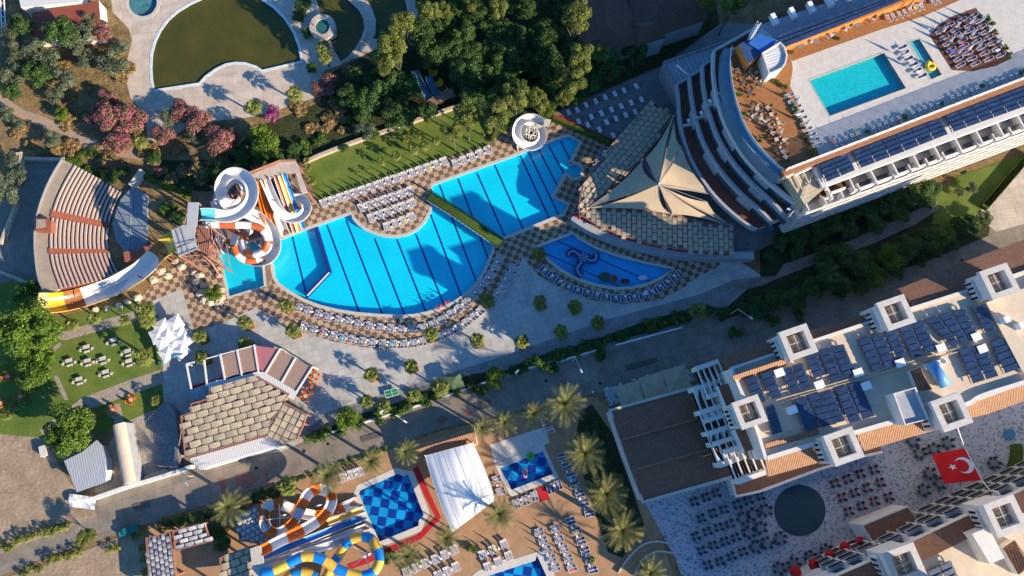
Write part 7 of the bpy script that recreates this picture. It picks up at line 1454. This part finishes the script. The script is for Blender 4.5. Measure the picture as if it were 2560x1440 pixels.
# crescent in the cloth's own uv: outer circle minus offset inner circle, opening to the left (fly)
cu,cv,ro,ri=.74,.50,.255,.205; asp=1.0
A=math.acos(max(-1,min(1,((ro*ro-ri*ri+.09**2)/(2*.09*ro))))) if True else 0
for i in range(K+1):
    a=-math.pi+0.62+(2*math.pi-1.24)*i/K; o1.append((cu+ro*math.cos(a),cv+ro*math.sin(a)))
ex,ey=o1[0]; cxi=cu-.075; ri_=math.hypot(ex-cxi,ey-cv); a0=math.atan2(ey-cv,ex-cxi)
for i in range(K+1): a=a0+(-2*a0)*i/K; o2.append((cxi+ri_*math.cos(a),cv+ri_*math.sin(a)))
vs=[fp(u,v,.05) for u,v in o1]+[fp(u,v,.05) for u,v in o2]; b.add(vs,[(i,i+1,K+2+i,K+1+i) for i in range(K)]); part('crescent',b,fw,fl)
b=MB(); st_=[]
for i in range(10): a=math.pi+i*math.pi/5; r_=.115 if i%2==0 else .045; st_.append(fp(.42+r_*math.cos(a),cv+r_*math.sin(a),.06))
b.add(st_+[fp(.42,cv,.06)],[(i,(i+1)%10,10) for i in range(10)]); part('star',b,fw,fl)
b=MB(); b.tube([P(2385,1045,22.5),P(2412,1120,zf+.1),P(2455,1200,zf+.1),P(2495,1252,15)],.09,5); single('flag_rope',b,M['whitep'],'white rope stretched between the two hotel blocks carrying the flag','rope')
# bins and odds
for k,(x,y,cc_,l) in enumerate([(402,907,(0.02,0.25,0.28),'teal bin beside the garden path corner'),(330,1325,(0.01,0.14,0.12),'dark teal skip beside the lower left palms'),(305,1335,(0.01,0.25,0.2),'small green bin left of the teal skip'),(112,1128,(0.6,0.55,0.48),'white cabinet at the edge of the sandy lot')]):
    b=MB(); c=P(x,y,.5); d_=[(.5,.5,.9),(3.0,1.4,1.3),(.8,.8,1.0),(1.3,2.2,1.2)][k]; b.box((c.x,c.y,d_[2]/2),d_,R(18)); b.box((c.x,c.y,d_[2]+.05),(d_[0]*1.08,d_[1]*1.08,.1),R(18)); single('bin' if k<3 else 'cabinet',b,mat('bin_paint_%s'%'abcd'[k],cc_,.5),l,'bin' if k<3 else 'cabinet')
def hedgeline(path,w_,h,n,lm,label,seed=1):
    r=random.Random(seed); pts=[P(x,y,0) for x,y in path]; b=MB(); L=[(pts[i+1]-pts[i]).length for i in range(len(pts)-1)]; T=sum(L)
    for k in range(n):
        q=r.uniform(0,T); i=0
        while q>L[i] and i<len(L)-1: q-=L[i]; i+=1
        d=(pts[i+1]-pts[i]).normalized(); nn=Vector((-d.y,d.x,0)); v=r.uniform(-1,1); bump=.8+.25*math.sin((q+i*7)*1.3)+.15*math.sin(q*3.1); p=pts[i]+d*q+nn*v*w_/2*bump; z=h*bump*math.sqrt(max(.05,1-v*v*.8))*r.uniform(.55,1.0)**.5; p=Vector((p.x,p.y,z))
        nv=Vector((r.uniform(-.7,.7),r.uniform(-.7,.7),1)).normalized(); u=nv.cross(Vector((r.uniform(-1,1),r.uniform(-1,1),.2))).normalized(); w2_=nv.cross(u); l=.17*r.uniform(.6,1.4); b.add([p-u*l,p+w2_*l*.55,p+u*l,p-w2_*l*.55],[(0,1,2,3)])
    return single('hedge',b,M[lm],label,'hedge')
hedgeline([(1290,928),(1340,905),(1400,885),(1480,862),(1500,850)],2.2,1.5,3800,'l_dark','dark hedge between plaza and road wall, left of the rounded bush',3)
hedgeline([(1540,848),(1600,825),(1680,800),(1720,785),(1780,775)],2.2,1.4,3800,'l_dark','dark hedge between plaza and road wall, right of the rounded bush',4)
hedgeline([(1790,790),(1850,770),(1930,745),(2000,730)],3.0,2.0,5000,'l_dark','tall dark hedge at the start of the shaded garden',5)
hedgeline([(795,1090),(860,1070),(905,1055)],1.6,1.0,1500,'l_mid','low lit hedge along the left end of the road wall',6)
hedgeline([(1000,1022),(1060,1002),(1110,985)],1.6,1.0,1500,'l_mid','low hedge under the palms left of the green canopy',7)
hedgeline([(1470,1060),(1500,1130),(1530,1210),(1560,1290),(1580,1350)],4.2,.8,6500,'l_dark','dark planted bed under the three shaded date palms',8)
hedgeline([(400,1320),(450,1302),(520,1288),(600,1262),(660,1240),(720,1225)],2.2,1.3,4000,'l_dark','dark hedge along the lower resort wall at the left',9)
hedgeline([(352,432),(380,450),(415,465),(450,480),(478,498)],1.6,1.2,2400,'l_bright','bright ivy covered wall between amphitheatre stage and slides',10)
hedgeline([(172,400),(200,408),(230,430),(265,455)],1.8,1.2,2400,'l_mid','green creeper along the upper edge of the amphitheatre seats',11)
hedgeline([(640,405),(700,392),(750,400)],2.0,1.4,1800,'l_dark','dark hedge behind the slide start platform',12)
hedgeline([(2240,755),(2330,725),(2420,695),(2500,660)],1.6,1.0,2400,'l_dark','dark planting between the road and the hotel block eaves',13)
for o,cc,a,l in _tw:
    if 'used' in o.keys(): q=o.copy(); COL.objects.link(q)
    else: q=o; o['used']=1
    q.location=cc; q.rotation_euler=(0,0,a); q['label']=o['cn']+' '+l
for o in TWL:
    if 'used' not in o.keys(): bpy.data.objects.remove(o)
for o in bpy.data.objects:
    for k_ in ('used','cn'):
        if k_ in o.keys(): del o[k_]
for ps in list(PR.values()):
    for q in ps:
        if q.name not in usedp:
            for c in list(q.children): bpy.data.objects.remove(c)
            bpy.data.objects.remove(q)
